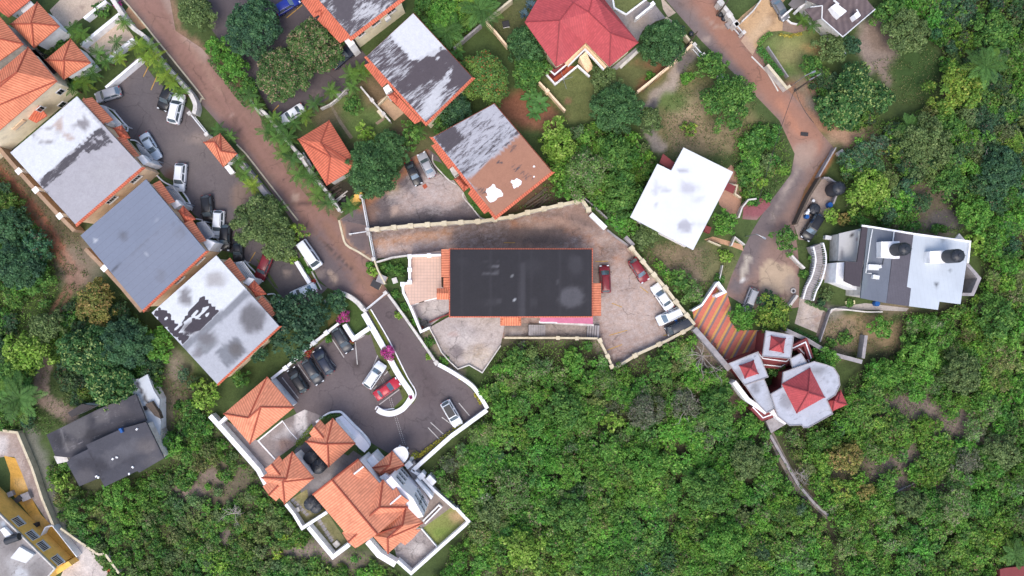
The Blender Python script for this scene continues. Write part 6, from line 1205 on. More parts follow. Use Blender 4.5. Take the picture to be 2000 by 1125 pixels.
TREES=[
(384,22,40,'olive','mixed leafy tree with reddish flecks at the top edge beside the red lane'),
(492,52,60,'dark','big dark blue-green mango tree by the blue car at the top'),
(428,92,30,'bright','bright green tree overhanging the lane, upper of the touching pair'),
(455,132,34,'bright','bright green tree overhanging the lane, lower of the touching pair'),
(486,170,24,'green','small green tree by the lane between the bright pair and the flowering mango'),
(550,142,58,'flower','mango covered in pinkish flower tips, lower left of two by the upper car park'),
(613,87,57,'flower','mango covered in pinkish flower tips, upper right of two by the upper car park'),
(868,32,42,'bright','bright green broad tree at the top edge right of the cream townhouse'),
(830,10,26,'green','green tree at the top edge against the cream townhouse corner'),
(905,10,34,'lime','yellow-green tree at the top edge beside the big-fronded palm'),
(946,150,56,'flame','airy tree with orange flower specks leaning over the townhouse roof'),
(888,214,38,'dark','dark tree overlapping the lower corner of the streaked townhouse roof'),
(862,236,24,'green','green tree tucked under the dark one at the corner of the streaked roof'),
(1032,88,44,'mango','dense round mango beside the pink-red roof, upper half of the pair'),
(1035,138,40,'green','leafy green tree below the round mango at the pink-red roof'),
(1205,210,54,'mango','large dense mango in the middle of the lawns below the pink-red house'),
(1182,155,32,'olive','olive-brown tree touching the top of the large dense lawn mango'),
(1297,80,49,'mango','perfectly round dark mango between the pink-red roof and the red road'),
(1390,126,33,'green','round green tree beside the red road at the white gates'),
(1342,152,15,'bright','small bright shrub tree left of the tree at the white gates'),
(1424,197,56,'green','wide mottled green tree in the middle of the wild plot by the red road'),
(1670,165,46,'glossy','large glossy tree with pale leaf tips by the road bend, upper part'),
(1645,212,48,'glossy','large glossy tree with pale leaf tips by the road bend, lower part'),
(1715,190,34,'glossy','glossy tree with pale leaf tips on the east flank of the large one'),
(1622,92,34,'olive','grey-olive shrub tree at the edge of the sloping lawn'),
(1662,88,22,'dark','dark small tree beside the shingle house by the pale clearing'),
(1585,128,26,'green','green flowering shrub tree at the lower corner of the sloping lawn'),
(1868,172,54,'yellow','yellow-green spreading tree in the upper right wood'),
(1905,172,24,'lime','lime-bright crown on the east side of the yellow-green spreading tree'),
(1812,275,54,'olive','large loose olive tree in the right wood above the yellow tree'),
(1850,245,36,'green','green tree between the lime-bright crown and the loose olive tree'),
(1772,60,48,'olive','olive tree with pale tips at the top edge east of the shingle house'),
(1740,25,36,'green','green tree against the east wall of the shingle house'),
(1695,370,46,'lime','bright yellow-green tree beside the big black water tank'),
(1625,422,20,'lime','small lime tree above the sectioned roof house'),
(1648,428,16,'autumn','small orange-tinted tree above the sectioned roof house'),
(1534,468,29,'green','round dark green bush at the foot of the white stairs'),
(1450,620,29,'bright','round fine-leaved tree shading the striped driveway'),
(1512,613,40,'yellow','yellow-speckled round tree between the striped driveway and the overgrown pad'),
(1500,590,24,'dark','dark green crown behind the yellow-speckled tree by the silver minivan'),
(1090,275,44,'lime','yellow-green tree at the corner of the terracotta roof'),
(1145,340,50,'airy','pale airy tree above the north-east corner of the compound'),
(1110,365,30,'bright','bright green crown under the pale airy tree'),
(1205,300,42,'green','green tree in the thicket west of the white-roofed house'),
(1215,375,46,'green','green tree leaning along the white-roofed house'),
(1270,235,30,'olive','olive tree by the old driveway in the wild plot'),
(722,330,58,'mango','big round mango tree at the corner of the middle car park'),
(762,288,40,'mango','mango crown joined to the north side of the big round mango'),
(716,262,24,'lime','lime-green young tree above the round mango'),
(803,262,28,'green','green bushy tree below the streaked townhouse'),
(505,430,56,'olive','broad olive-green tree over the parking court wall'),
(545,472,42,'olive','olive-green crown on the lane side of the broad tree over the wall'),
(572,455,26,'yellow','yellowish crown beside the broad olive tree on the lane'),
(567,502,16,'lime','small lime crown just left of the parked white van'),
(579,630,66,'feather','dark feathery tree over the end of the patched white roof'),
(655,590,26,'dark','dark tree beside the curved stone wall at the villa gate'),
(175,690,62,'glossy','huge dark green tree above the dark-roofed house, west half'),
(240,672,58,'dark','huge dark green tree above the dark-roofed house, north-east half'),
(210,745,56,'glossy','huge dark green tree above the dark-roofed house, southern crown'),
(312,672,38,'bright','lighter green tree against the corner of the patched white roof'),
(186,594,46,'autumn','yellow-brown speckled tree beside the red tracks'),
(86,640,38,'olive','olive tree left of the huge dark tree'),
(48,690,50,'lime','yellow-green spreading tree at the left edge'),
(30,730,40,'green','green tree below the yellow-green one at the left edge'),
(34,520,50,'dark','dark round tree at the left edge below the red tracks'),
(72,548,34,'green','green tree between the dark round tree and the red tracks'),
(14,440,42,'dark','dark tree cut by the left edge above the round one'),
(1265,458,30,'olive','small olive tree touching the west corner of the white roof'),
(1417,436,28,'bright','star-shaped bright green tree in the apron of the white-roofed house'),
(1352,572,26,'airy','pale fine-leaved tree beside the cream pillared wall'),
(1328,548,24,'green','green bush against the cream pillared wall'),
(1418,500,16,'lime','small lime bush in the plot above the striped driveway'),
(690,206,22,'green','flowering round bush on the lawn of the upper townhouse'),
(1652,893,38,'autumn','orange-brown tree in the scrub at the lower right'),
(1640,958,30,'yellow','yellow tree below the orange-brown one'),
(1690,958,24,'autumn','pinkish-brown tree beside the yellow tree'),
(1197,820,27,'lime','bright lime crown standing out in the lower wood'),
(1262,805,40,'grey','grey-green half-bare tree in the lower wood'),
(1340,790,34,'grey','grey twiggy tree near the stepped house'),
(1400,800,42,'green','leafy green tree west of the stepped house'),
(1465,830,26,'bright','bright green tree at the south-west foot of the stepped house'),
(1260,905,44,'bright','bright feathery tree in the middle of the lower wood'),
(1105,800,46,'green','rounded green tree below the compound wall corner'),
(1290,720,32,'green','pale green tree below the retaining wall of the pale yard'),
(1120,700,26,'bright','bright tree just below the lower walk of the black-roofed block'),
(1010,700,28,'green','green tree at the edge of the wood by the ragged terrace'),
(985,800,34,'bright','bright tree at the thick white wall of the villa drive'),
(1000,960,44,'airy','pale tree in the wood east of the villa'),
(1110,1000,46,'green','dark-gapped green tree in the lower wood'),
(1020,1070,44,'lime','yellow-green tree at the bottom edge of the lower wood'),
(960,1000,30,'olive','olive tree near the south-east lawn of the villa'),
(1460,900,40,'olive','dotted olive tree beside the crumbling wall'),
(1380,960,48,'green','broad green tree in the lower wood west of the crumbling wall'),
(1420,1060,50,'bright','bright broad tree at the bottom edge below the crumbling wall'),
(1780,985,34,'olive','pale-dotted round tree right of the yellow trees'),
(1862,985,42,'airy','pale spreading tree at the lower right'),
(1960,880,38,'olive','olive tree at the right edge in the lower wood'),
(1890,900,30,'grey','grey dead-looking tree in the right scrub'),
(1720,640,26,'bright','bright green bush tree below the tank house'),
(1880,470+30,20,'lime','lime tree at the east end of the tank house'),
(1905,475,24,'lime','yellow-lime tree beside the tank house balcony'),
(1950,620,44,'green','leafy tree at the right edge east of the tank house'),
(1800,690,40,'bright','bright green tree in the wood right of the dry plot'),
(1880,730,44,'olive','olive-yellow tree in the right wood'),
(1740,730,34,'bright','bright tree above the brown scrub'),
(1650,660,16,'green','green bush in the dry plot beside the tank house'),
(1610,700,30,'bright','light tree overhanging the grey wall of the stepped house'),
(1520,720,22,'green','small tree in the courtyard of the stepped house'),
(1860,360,38,'green','round green tree in the wood north of the tank house'),
(1905,420,40,'bright','bright green tree in the wood north-east of the tank house'),
(1960,330,46,'dark','dark tree at the right edge of the upper wood'),
(1940,60,44,'green','green tree at the top right corner'),
(400,770,34,'lime','yellow-tipped tree right of the patched white roof corner'),
(372,800,24,'green','green shrub tree above the white villa corner'),
(470,740,20,'green','green tree squeezed between the patched white roof and the garage'),
(300,760,18,'bright','bright bush on the white slab of the dark-roofed house'),
(130,900,22,'green','green tree against the west wall of the dark-roofed house'),
(120,945,24,'lime','yellow-tinted tree below the dark-roofed house'),
(230,965,34,'bright','bright tree below the lower edge of the dark-roofed house'),
(150,1000,30,'green','green tree on the slope above the rubble yard'),
(330,870,30,'bright','bright tree at the east corner of the dark-roofed house'),
(505,690,20,'dark','dark bush in the strip behind the four dark cars'),
]
for a in TREES: tree(*a)
# canopies over bushes and gardens
for a in [(672,617,15,'pinkbloom','magenta bougainvillea on the broad white planter wall, upper left of the two'),(757,688,17,'pinkbloom','magenta bougainvillea on the long white planter wall, lower right of the two'),(602,688,11,'redbloom','red flowering bush on the white wall behind the dark cars'),(802,775,5,'pinkbloom','tiny pink flowering bush on the tip of the planter hook'),(686,668,6,'redbloom','small red flowering bush at the end of the short planter wall'),(230,10,10,'pinkbloom','dark magenta shrub at the top end of the palm wall'),(642,662,8,'green','small green bush on the white wall above the charcoal SUV')]: tree(*a,cat='shrub',name='flowering_shrub',hb=.5)
for a in [(197,20,20,'green','clipped round green shrub between the two terraces'),(120,95,18,'green','dark garden shrub between the two small orange pyramids'),(100,100,14,'olive','reddish garden shrub between the two small orange pyramids'),(155,150,24,'dark','dark shrub under the palms by the small orange pyramid'),(728,530,12,'lime','bright round shrub against the gate wall beside the overgrown bed'),(722,518,8,'bright','small shrub above the bright one at the gate wall'),(779,527,14,'green','weedy shrub in the overgrown bed, right side'),(757,522,13,'green','weedy shrub in the overgrown bed, left side'),(772,575,11,'green','shrub on the bank beside the tiled patio'),(790,600,11,'green','shrub on the bank beside the side terrace'),(812,628,10,'bright','shrub on the bank near the foot of the side terrace'),(838,668,13,'green','shrub on the bank by the ragged terrace'),(868,705,11,'bright','shrub at the lower end of the roadside bank'),(778,615,8,'lime','yellow-green shrub spilling over the roadside wall, upper one'),(838,697,7,'lime','yellow-green shrub spilling over the roadside wall, lower one'),(602,528,8,'bright','round shrub in the planter beside the white van'),(612,550,6,'redbloom','reddish potted shrub at the end of the van planter'),(1270,148,10,'bright','small bright shrub by the red earth of the lawn corner'),(1345,252,18,'yellow','yellow-flecked bush in the middle of the wild plot'),(1490,260,24,'green','leafy bush at the lower side of the red road bend'),(1475,290,26,'green','bush above the white-roofed house near the road'),(1500,318,22,'olive','bush beside the broken lower road'),(1460,340,24,'green','bush against the north-east wall of the white-roofed house'),(1455,275,14,'bright','pale shrub in the wild plot below the wide mottled tree'),(705,878,6,'dark','small dark shrub on the pink villa terrace'),(795,1045,4,'green','tiny shrub on the villa terrace edge'),(455,500,9,'green','small shrub at the porch of the patched white row house'),(408,420,8,'green','small shrub at the porch of the blue-grey row house'),(1390,1095,5,'bright','tiny bright shrub') if 0 else (1640,370,9,'bright','sprig of bush behind the big water tank'),(1405,545,12,'green','bush beside the gate of the striped driveway'),(1590,505,12,'green','shrub inside the curve of the white stairs'),(1570,535,10,'green','shrub at the outer foot of the white stairs'),(1615,575,16,'olive','flower-bed shrub south of the white stairs'),(1605,590,8,'dark','purple-dark shrub south of the white stairs'),(1660,592,9,'green','shrub beside the pale basin at the rear walk'),(1622,635+35,12,'green','shrub on the bank below the overgrown pad'),(930,400,10,'green','shrub at the lower townhouse corner by the middle car park') ]: tree(*a,cat='shrub',name='garden_shrub',hb=.2)
# palms
G='palms along the east side of the red lane'
for i,(x,y,r) in enumerate([(487,186,20),(500,205,18),(520,256,22),(533,232,18),(547,246,20),(537,268,18),(560,268,22),(552,298,20),(570,310,22),(582,340,22),(606,347,24),(620,380,22),(638,396,22)]): palm(x,y,r,'%s palm down the dark green row along the east side of the red lane'%('first second third fourth fifth sixth seventh eighth ninth tenth eleventh twelfth thirteenth'.split()[i]),2.4,None,PALMS,G)
G='palms along the west side of the red lane'
for i,(x,y,r) in enumerate([(268,88,20),(290,92,22),(300,112,22),(280,108,18),(312,130,20),(322,148,20),(336,160,18),(352,178,18)]): palm(x,y,r,'%s palm down the yellow-green row between parking court and red lane'%('first second third fourth fifth sixth seventh eighth'.split()[i]),2.5,None,YPALM,G)
for x,y,r,l,k in [(18,12,24,'palm in front of the orange roof in the top left corner',PALMS),(143,56,20,'palm at the lower end of the beige terrace, left of two',PALMS),(158,66,20,'palm at the lower end of the beige terrace, right of two',PALMS),(225,82,19,'dark green palm standing over the lower pale terrace',PALMS),(190,103,20,'palm at the foot of the lower pale terrace, upper of two',PALMS),(205,118,18,'palm at the foot of the lower pale terrace, lower of two',PALMS),(240,42,18,'palm beside the white wall at the top of the pale terrace',PALMS),(178,142,22,'palm below the small orange pyramid, right of the clump',PALMS),(160,160,22,'palm below the small orange pyramid, middle of the clump',YPALM),(140,172,18,'palm below the small orange pyramid, left of the clump',PALMS),(230,110,18,'palm between the white wall and the parking court corner',YPALM),(425,254,18,'palm overhanging the top of the gatehouse kiosk',PALMS),(448,266,15,'smaller palm at the lane side of the gatehouse kiosk',PALMS),(464,314,16,'palm at the lower corner of the gatehouse kiosk',PALMS),(476,340,18,'green palm inside the court wall below the kiosk',PALMS),(492,362,19,'yellow palm inside the court wall below the kiosk',YPALM),(545,405,16,'dark palm behind the broad olive tree on the lane',PALMS),(682,402,20,'palm beside the white gate of the middle car park',PALMS),(646,176,19,'palm by the low wall of the upper car park, nearest the lawn bush',PALMS),(614,202,20,'palm right of the white sedan in the upper car park',PALMS),(596,226,18,'palm below the white sedan in the upper car park',YPALM),(574,240,18,'palm left of the orange hip-roofed lane house',PALMS),(684,146,22,'palm by the streaked townhouse, left of the pair',PALMS),(702,138,22,'yellow-green palm by the streaked townhouse, right of the pair',YPALM),(688,168,18,'palm in front of the pair by the streaked townhouse',PALMS),(818,256,16,'palm at the lower corner of the streaked townhouse roof',PALMS),(1570,38,16,'palm at the front walk of the shingle house, left of two',PALMS),(1590,48,18,'palm at the front walk of the shingle house, right of two',PALMS),(842,40,22,'palm behind the white roof corner of the streaked townhouse',PALMS),(1352,572+42,0,'',None)]:
    if k: palm(x,y,r,l,2.3,None,k)
palm(938,18,40,'large palm with long drooping fronds at the top edge',4.,0,COCO); palm(872,62,36,'large dark palm beside the right edge of the streaked roof',3.2,0,COCO); palm(1928,128,40,'tall palm with spidery fronds in the upper right wood',5.,0,COCO); palm(36,778,46,'tall palm with long thin fronds at the left edge',5.,0,COCO); palm(1780,245,26,'half-hidden palm in the wood by the loose olive tree',3.,0,COCO); palm(1985,1085,28,'palm in the bottom right corner of the wood',3.,0,COCO)
leafy(1024,25,1.05,AGAVE,'agave_plant','blue-grey agave beside the pink-red roof, lower of two','agave'); leafy(1037,8,1.15,AGAVE,'agave_plant','blue-grey agave beside the pink-red roof, upper of two','agave',1.)
for i,(x,y,k,l) in enumerate([(1035,190,1.1,'banana plant in the red earth bed, left one'),(1055,200,1.2,'banana plant in the red earth bed, right one'),(1046,218,1.,'banana plant in the red earth bed, lowest one'),(48,800,1.,'pale broad-leaved banana plant by the tan track'),(1930,155,1.1,'broad-leaved plant under the spidery palm'),(890,100,1.,'broad-leaved plant by the old grey garden wall')]): leafy(x,y,k,BANANA,'banana_plant',l,'plant',i)
hedge([(578,872),(600,845),(612,833)],1.,1.1,(116,136,48),'yellow-green clipped hedge along the villa court'); hedge([(815,893),(850,868),(905,826)],.7,.7,(176,164,52),'yellow-green hedge along the foot of the thick white wall at the villa drive'); hedge([(805,887),(815,893)],1.1,1.,(150,150,50),'rounded yellow-green hedge end at the villa entrance')
hedge([(895,737),(915,748)],.5,.5,(180,166,56),'yellow hedge along the upper bend of the villa drive'); hedge([(926,768),(940,790)],.5,.5,(170,158,50),'yellow hedge along the east bend of the villa drive'); hedge([(1522,66),(1545,70),(1567,64)],.5,.6,(190,170,70),'yellow hedge above the sloping lawn')
hedge([(1484,92),(1505,120),(1528,148)],1.3,.9,(84,140,62),'bright green hedge along the lower side of the sloping lawn'); hedge([(1481,86),(1490,76),(1508,62)],.8,.8,(110,150,66),'green hedge between the tan drive and the sloping lawn'); hedge([(608,1030),(648,1078)],.5,.6,(60,92,54),'dark clipped hedge inside the broad white wall of the villa')
hedge([(622,820),(642,812),(664,810)],.5,.5,(98,130,62),'low hedge in the rounded bed beside the villa court'); hedge([(1573,588),(1600,600),(1616,606)],.6,.5,(92,128,66),'low hedge along the top of the overgrown pad'); hedge([(1550,645),(1580,662),(1600,668)],1.1,.6,(84,132,62),'strip of bushes below the overgrown pad')
hedge([(408,112),(452,168),(482,205)],1.3,1.,(80,120,56),'leafy hedge along the lane edge beneath the bright green pair of trees')
# ground cover too fine to count
weeds([[(1290,230),(1340,120),(1480,200),(1520,260),(1430,330),(1300,310)],[(1240,485),(1300,470),(1450,500),(1400,555),(1350,600)],[(1700,120),(1840,80),(1850,220),(1740,200)],[(1610,620),(1760,610),(1760,720),(1600,690)]],26,(92,118,62),'rough_grass',.4,(150,140,96),3,.17)
weeds([[(-40,300),(40,310),(150,450),(180,560),(100,640),(-40,420)],[(120,500),(240,570),(270,620),(130,640)],[(300,740),(420,740),(420,860),(320,870)],[(100,640),(140,640),(130,830),(60,850)]],18,(84,108,56),'rough_grass',.4,(120,130,76),5,.17)
weeds([[(738,515),(794,502),(792,545),(750,548)],[(765,585),(780,575),(835,650),(860,705),(845,705),(800,640)],[(860,705),(890,725),(935,735),(975,690),(985,680),(960,760)],[(1075,330),(1092,395),(1000,410)],[(475,305),(535,385),(560,420),(540,415),(480,330)]],26,(86,122,58),'weeds',.5,(120,150,70),7,.2)
weeds([[(1690,780),(1780,765),(1860,790),(1900,830),(1880,870),(1780,850),(1700,840)],[(1670,900),(1760,890),(1860,920),(1800,970),(1700,990)],[(1600,900),(1650,870),(1680,960),(1610,990)],[(1380,650),(1420,700),(1440,770),(1390,760),(1360,700)]],20,(132,116,106),'dry_scrub',.7,(150,134,122),11,.2)
weeds([[(1700,785),(1880,800),(1860,860),(1720,850)],[(1680,905),(1850,920),(1790,970)]],9,(92,124,62),'creepers',.9,(116,146,70),13,.24)
weeds([[(1000,0),(1060,-10),(1030,60),(995,90),(955,45)],[(1060,160),(1110,125),(1170,150),(1170,230),(1110,240)],[(700,100),(810,28),(815,40),(720,120)],[(640,205),(700,165),(790,280),(700,290)]],16,(92,112,58),'short_grass',.1,(112,128,70),9,.12)
MIX=[('dark',1.),('green',3),('bright',3.2),('airy',1.5),('olive',1.2),('grey',.4),('scrub',.5),('lime',.4)]
EX=[(t[0],t[1],t[2]) for t in TREES]
wood('wooded_slope',[(975,690),(1000,668),(1165,668),(1194,730),(1350,648),(1425,745),(1500,845),(1525,895),(1610,1010),(1650,1160),(835,1160),(925,1015),(885,985),(838,922),(955,808),(935,760)],MIX,0.7,1.9,.6,3.0,3.0,21,[(1395,705,44,60),(1440,785,20,44),(1470,900,20,60),(980,985,22,10),(1600,985,24,30),(1512,868,14,26),(1530,905,14,26),(1550,945,14,26),(1578,975,16,20),(1170,690,24,18),(1220,745,30,10),(1100,760,30,14),(1000,880,20,12),(1330,880,26,12),(1200,960,24,12),(1080,930,24,14)],'dense mixed woodland covering the slope below the compound',EX)
wood('wooded_slope',[(1520,850),(1560,838),(1640,805),(1660,740),(1700,715),(1760,690),(1765,612),(1835,612),(1915,575),(1925,530),(1898,470),(1935,420),(2060,380),(2060,1160),(1650,1160),(1625,1015)],MIX,0.7,1.8,.6,2.8,3.0,22,[(1770,800,70,26),(1850,815,50,24),(1905,845,60,24),(1770,900,50,20),(1700,920,40,20),(1640,925,30,40),(1790,945,56,20)],'dense mixed woodland filling the lower right beyond the crumbling wall',EX)
wood('wooded_slope',[(1745,30),(1700,-40),(2060,-60),(2060,390),(1930,425),(1880,455),(1720,432),(1650,400),(1640,300),(1690,260),(1750,230),(1850,200),(1840,90)],[('green',3),('dark',2),('bright',1.5),('olive',1.5),('airy',1)],0.8,2.0,.7,3.,2.8,23,[(1820,405,50,50),(1850,430,40,20),(1790,130,30,50)],'dark mixed woodland in the upper right corner',EX)
wood('wooded_slope',[(330,905),(330,860),(345,780),(400,790),(415,830),(500,930),(520,965),(560,1000),(590,1045),(600,1040),(650,1105),(690,1075),(770,1115),(800,1135),(800,1170),(250,1170),(180,1080),(120,1020),(90,930),(100,900),(130,920),(160,960),(205,960),(275,930)],[('bright',3),('green',3),('olive',2),('lime',.6),('airy',1)],.5,1.3,.3,1.4,2.2,24,[(430,945,56,44),(362,962,34,14),(600,1078,50,18),(440,1050,16,14),(680,1098,44,14),(385,1000,24,14)],'bushy green slope below the dark-roofed house and the villa',EX)
wood('wooded_slope',[(-60,350),(8,345),(45,400),(95,480),(112,560),(92,610),(80,700),(62,760),(75,810),(110,828),(90,850),(60,845),(-60,835)],[('dark',3),('green',2),('olive',1.5)],1.1,2.4,.6,3.,2.,25,(),'dark woodland along the left edge beside the red tracks',EX)
wood('wooded_slope',[(1090,255),(1160,240),(1255,262),(1285,318),(1238,420),(1262,485),(1245,480),(1190,438),(1150,385),(1090,380),(1060,300)],[('green',3),('bright',2),('olive',1.4)],1.,2.2,.5,2.6,2.,26,(),'thicket between the terracotta roof and the white-roofed house',EX)
wood('wooded_slope',[(1245,490),(1270,488),(1330,560),(1395,550),(1372,594),(1352,605)],[('green',3),('bright',2)],.8,1.6,.4,1.6,1.8,27,(),'bushes between the cream pillared wall and the striped driveway',EX)
wood('wooded_slope',[(1640,800),(1620,835),(1575,842),(1520,850),(1500,840),(1520,835),(1560,840),(1600,830)],[('bright',3),('green',2),('lime',1)],.7,1.3,.4,1.6,2.6,28,(),'bushes along the south side of the stepped house',EX)
wood('wooded_slope',[(130,600),(160,560),(240,590),(300,650),(340,700),(420,770),(400,800),(330,760),(270,740),(140,800),(100,700)],[('green',3),('dark',2),('olive',1)],.9,1.8,.4,1.8,1.5,29,[(340,740,40,50)],'undergrowth around the huge dark tree',EX)
wood('wooded_slope',[(800,-40),(1000,-40),(940,36),(885,90),(860,80),(815,25)],[('green',3),('bright',2)],.8,1.6,.4,1.8,1.6,30,(),'garden thicket at the top edge right of the cream townhouse',EX)
wood('wooded_slope',[(1570,140),(1610,130),(1730,240),(1700,260),(1610,250)],[('green',2),('dark',2)],.8,1.5,.3,1.4,1.3,31,(),'undergrowth below the glossy tree at the road bend',EX)
wood('wooded_slope',[(1690,400),(1890,455),(1780,452),(1690,436),(1650,440),(1655,410)],[('green',2),('grey',1)],.6,1.2,.3,1.2,1.2,32,[(1810,420,40,24)],'scrub behind the tank house',EX)

wood('wooded_slope',[(1432,262),(1470,238),(1520,245),(1546,300),(1540,342),(1500,392),(1452,405),(1436,345)],[('green',3),('bright',2.5),('olive',1)],.6,1.4,.4,1.6,1.9,33,(),'bushy strip between the white-roofed house and the bend of the red road',EX)
def tank(x,y,z,r,h,label,cat='water tank',name='water_tank',parent=None,mat=BLACKP):
    X_,Y_=W(x,y,z); t=thing(name,label,cat,(X_,Y_,z)); m=MB(); prof=[(r*.96,0),(r,.05)]
    for i in range(1,9): q=h*.82*i/9; prof+=[(r,q-.04),(r*.965,q),(r,q+.04)]
    prof+=[(r,h*.82),(r*.93,h*.88),(r*.6,h*.96),(r*.26,h)]; m.lathe(prof,n=32); m.build('tank_body',mat,t,40,True)
    m=MB(); m.lathe([(r*.28,h-.02),(r*.28,h+.08),(r*.24,h+.12)],n=20); m.build('lid',mat,t,40,True)
    m=MB(); [m.box(math.cos(a)*r*.62,math.sin(a)*r*.62,h*.935,r*.62,.09,.09,a) for a in (i*math.pi/4 for i in range(8))]; m.build('ribs',mat,t,None,True); return t
tank(1749,488,7.02,.95,3.0,'black water tank on the left white plinth of the sectioned roof house'); tank(1851,501,7.02,1.0,2.9,'black water tank on the right white plinth of the sectioned roof house')
tank(1624,372,.05,1.05,3.1,'big black water tank on the slab by the old sheet fence'); tank(1587,409,.05,.85,1.1,'squat black water tank beside the sheet fence')
tank(612,889,.05,1.05,2.2,'upper of the two black tanks between the villa pavilions'); tank(627,906,.05,1.15,2.2,'lower of the two black tanks between the villa pavilions')
tank(611,979,.05,1.0,1.8,'left of the two black tanks at the west wall of the villa'); tank(621,986,.05,.9,1.8,'right of the two black tanks at the west wall of the villa'); tank(1553,665,.05,.75,1.5,'dark tank tucked beside the slab roof of the stepped house')
def drum(x,y,r,h,mat,label,cat='drum',name='plastic_drum',z=.03):
    t=thing(name,label,cat,(*W(x,y,z+h),z)); m=MB(); m.lathe([(r*.9,0),(r,.06),(r,h*.3),(r*.96,h*.33),(r,h*.36),(r,h*.66),(r*.96,h*.69),(r,h*.72),(r,h-.05),(r*.92,h)],n=20); m.build('drum_body',mat,t,40,True)
    m=MB(); m.lathe([(r*.9,h-.01),(r*.88,h+.05),(r*.3,h+.06)],n=20); m.build('lid',mat,t,40,True); return t
WHP=plain('white_plastic',c(230,232,236),.5,.08,2.)
drum(1622,400,.42,.9,BLUEP,'blue drum on the tank slab'); drum(1577,423,.34,.85,BLUEP,'blue drum next to the black SUV'); drum(1577,422-6,.3,.8,WHP,'white-topped drum, lower of two by the sheet fence'); drum(1581,417-6,.3,.8,WHP,'white-topped drum, upper of two by the sheet fence'); drum(1714,593,.42,.9,BLUEP,'blue drum at the rear walk of the sectioned roof house'); drum(1589,392,.25,.5,WHP,'small pale pot by the sheet fence','pot'); drum(1320,625,.25,.5,BLUEP,'blue bucket between the white estate and the dark van','bucket','bucket'); drum(823,639,.3,.4,TERRA,'terracotta pot at the tip of the side terrace','pot','flower_pot',.42); drum(446,348-1,.25,.5,WHP,'small white bin at the corner of the white and grey row house','bin','bin') if 0 else None
drum(706,136,.4,1.1,plain('green_plastic',c(40,120,110),.5,.1,2.),'teal rubbish bin at the corner of the streaked townhouse','bin','rubbish_bin')
def boxthing(x,y,l,w,h,ang,mat,name,label,cat,z=.03,lid=None):
    t=thing(name,label,cat,(*W(x,y,z+h),z),None,ang); m=MB(); m.box(0,0,h/2,l,w,h); m.box(0,0,.04,l+.05,w+.05,.08); m.build('casing',mat,t,None,True); m=MB(); m.box(0,0,h+.03,l+.08,w+.08,.06); m.build('lid',lid or mat,t,None,True); return t
boxthing(828,631,1.,.6,.9,.4,IRON,'cabinet','dark cabinet on the side terrace','cabinet',.42); boxthing(988,47,1.,.9,.3,.2,WHITE,'inspection_hatch','white inspection hatch in the lawn','hatch',.02,IRON); boxthing(1571,262,1.1,.5,.03,-.1,IRON,'drain_grate','rusty drain grate in the red road','grate',.02); boxthing(830,364,.55,.55,.04,.6,TERRA,'manhole_cover','rust-coloured manhole cover in the middle car park','manhole',.03)
boxthing(1706,522,1.5,.75,.6,-.05,FRAME,'water_heater','white water heater on the sectioned roof','heater',5.62); boxthing(1711,541,.9,.5,.5,-.2,FRAME,'air_unit','white air unit below the water heater on the sectioned roof','air unit',5.62); boxthing(1718,521,.5,.4,.4,.3,FRAME,'valve_box','small white valve box beside the water heater','box',5.62)
boxthing(734,556,1.4,1.,.9,-.5,CREAMWALL,'meter_house','small cream brick meter box by the gate','meter box',.02,IRON); boxthing(745,545,1.3,1.2,1.1,-.4,TAN,'pump_box','low cream pump house beside the overgrown bed','pump house',.02,GREYC); boxthing(771,548,.7,.8,.4,.3,WHITE2,'water_box','pale box in the overgrown bed','box',.02)
boxthing(693,391,1.2,.8,1.2,.6,YELLOW,'guard_box','ochre block by the gate of the middle car park, lower','block',.02); boxthing(700,381,1.2,.7,1.6,.6,YELLOW,'guard_box','ochre block by the gate of the middle car park, upper','block',.02)
boxthing(744,222,1.3,.5,.8,-.9,CREAMWALL,'planter_box','long cream planter in the small townhouse court','planter',.02); boxthing(663,186,.7,.7,.5,.6,GREYC,'stone_block','grey stone block by the low garden wall, left of two','block',.02); boxthing(673,180,.7,.6,.5,.4,GREYC,'stone_block','grey stone block by the low garden wall, right of two','block',.02)
boxthing(1425,48,1.,.9,.4,.6,GREYC,'gate_slab','pale slab beside the gate piers','slab',.02); boxthing(1690,590+4,.1,.1,.1,0,WHITE,'x','x','x') if 0 else None
boxthing(1661,591,1.3,.5,.35,.1,plain('pale_yellow_plastic',c(226,218,170),.5,.1,2.),'wash_basin','pale yellow basin on the rear walk','basin',.03); boxthing(1618,464,.9,.5,.8,-.2,FRAME,'old_fridge','discarded white appliance beside the sectioned roof house','appliance',.03); boxthing(1641,298,1.1,.5,.4,.6,WHITE2,'white_slab','white slab fallen beside the road wall','slab',.03); boxthing(1313,680,.6,.6,.5,.2,TAN,'stone_block','round tan block at the foot of the retaining wall','block',.03)
boxthing(806,893,.8,.5,.4,1.,FRAME,'utility_box','white utility box at the villa steps','box',.03); boxthing(798,908,1.,.8,1.6,.7,WHITE,'gate_pier','white pier at the head of the villa steps','pier',.03); boxthing(823,930,1.,.7,1.8,.7,WHITE,'gate_pier','white pier half way down the villa steps','pier',.03); boxthing(842,938,1.4,.8,1.8,-.8,WHITE,'wall_pier','white block on the stepped villa wall','pier',.03)
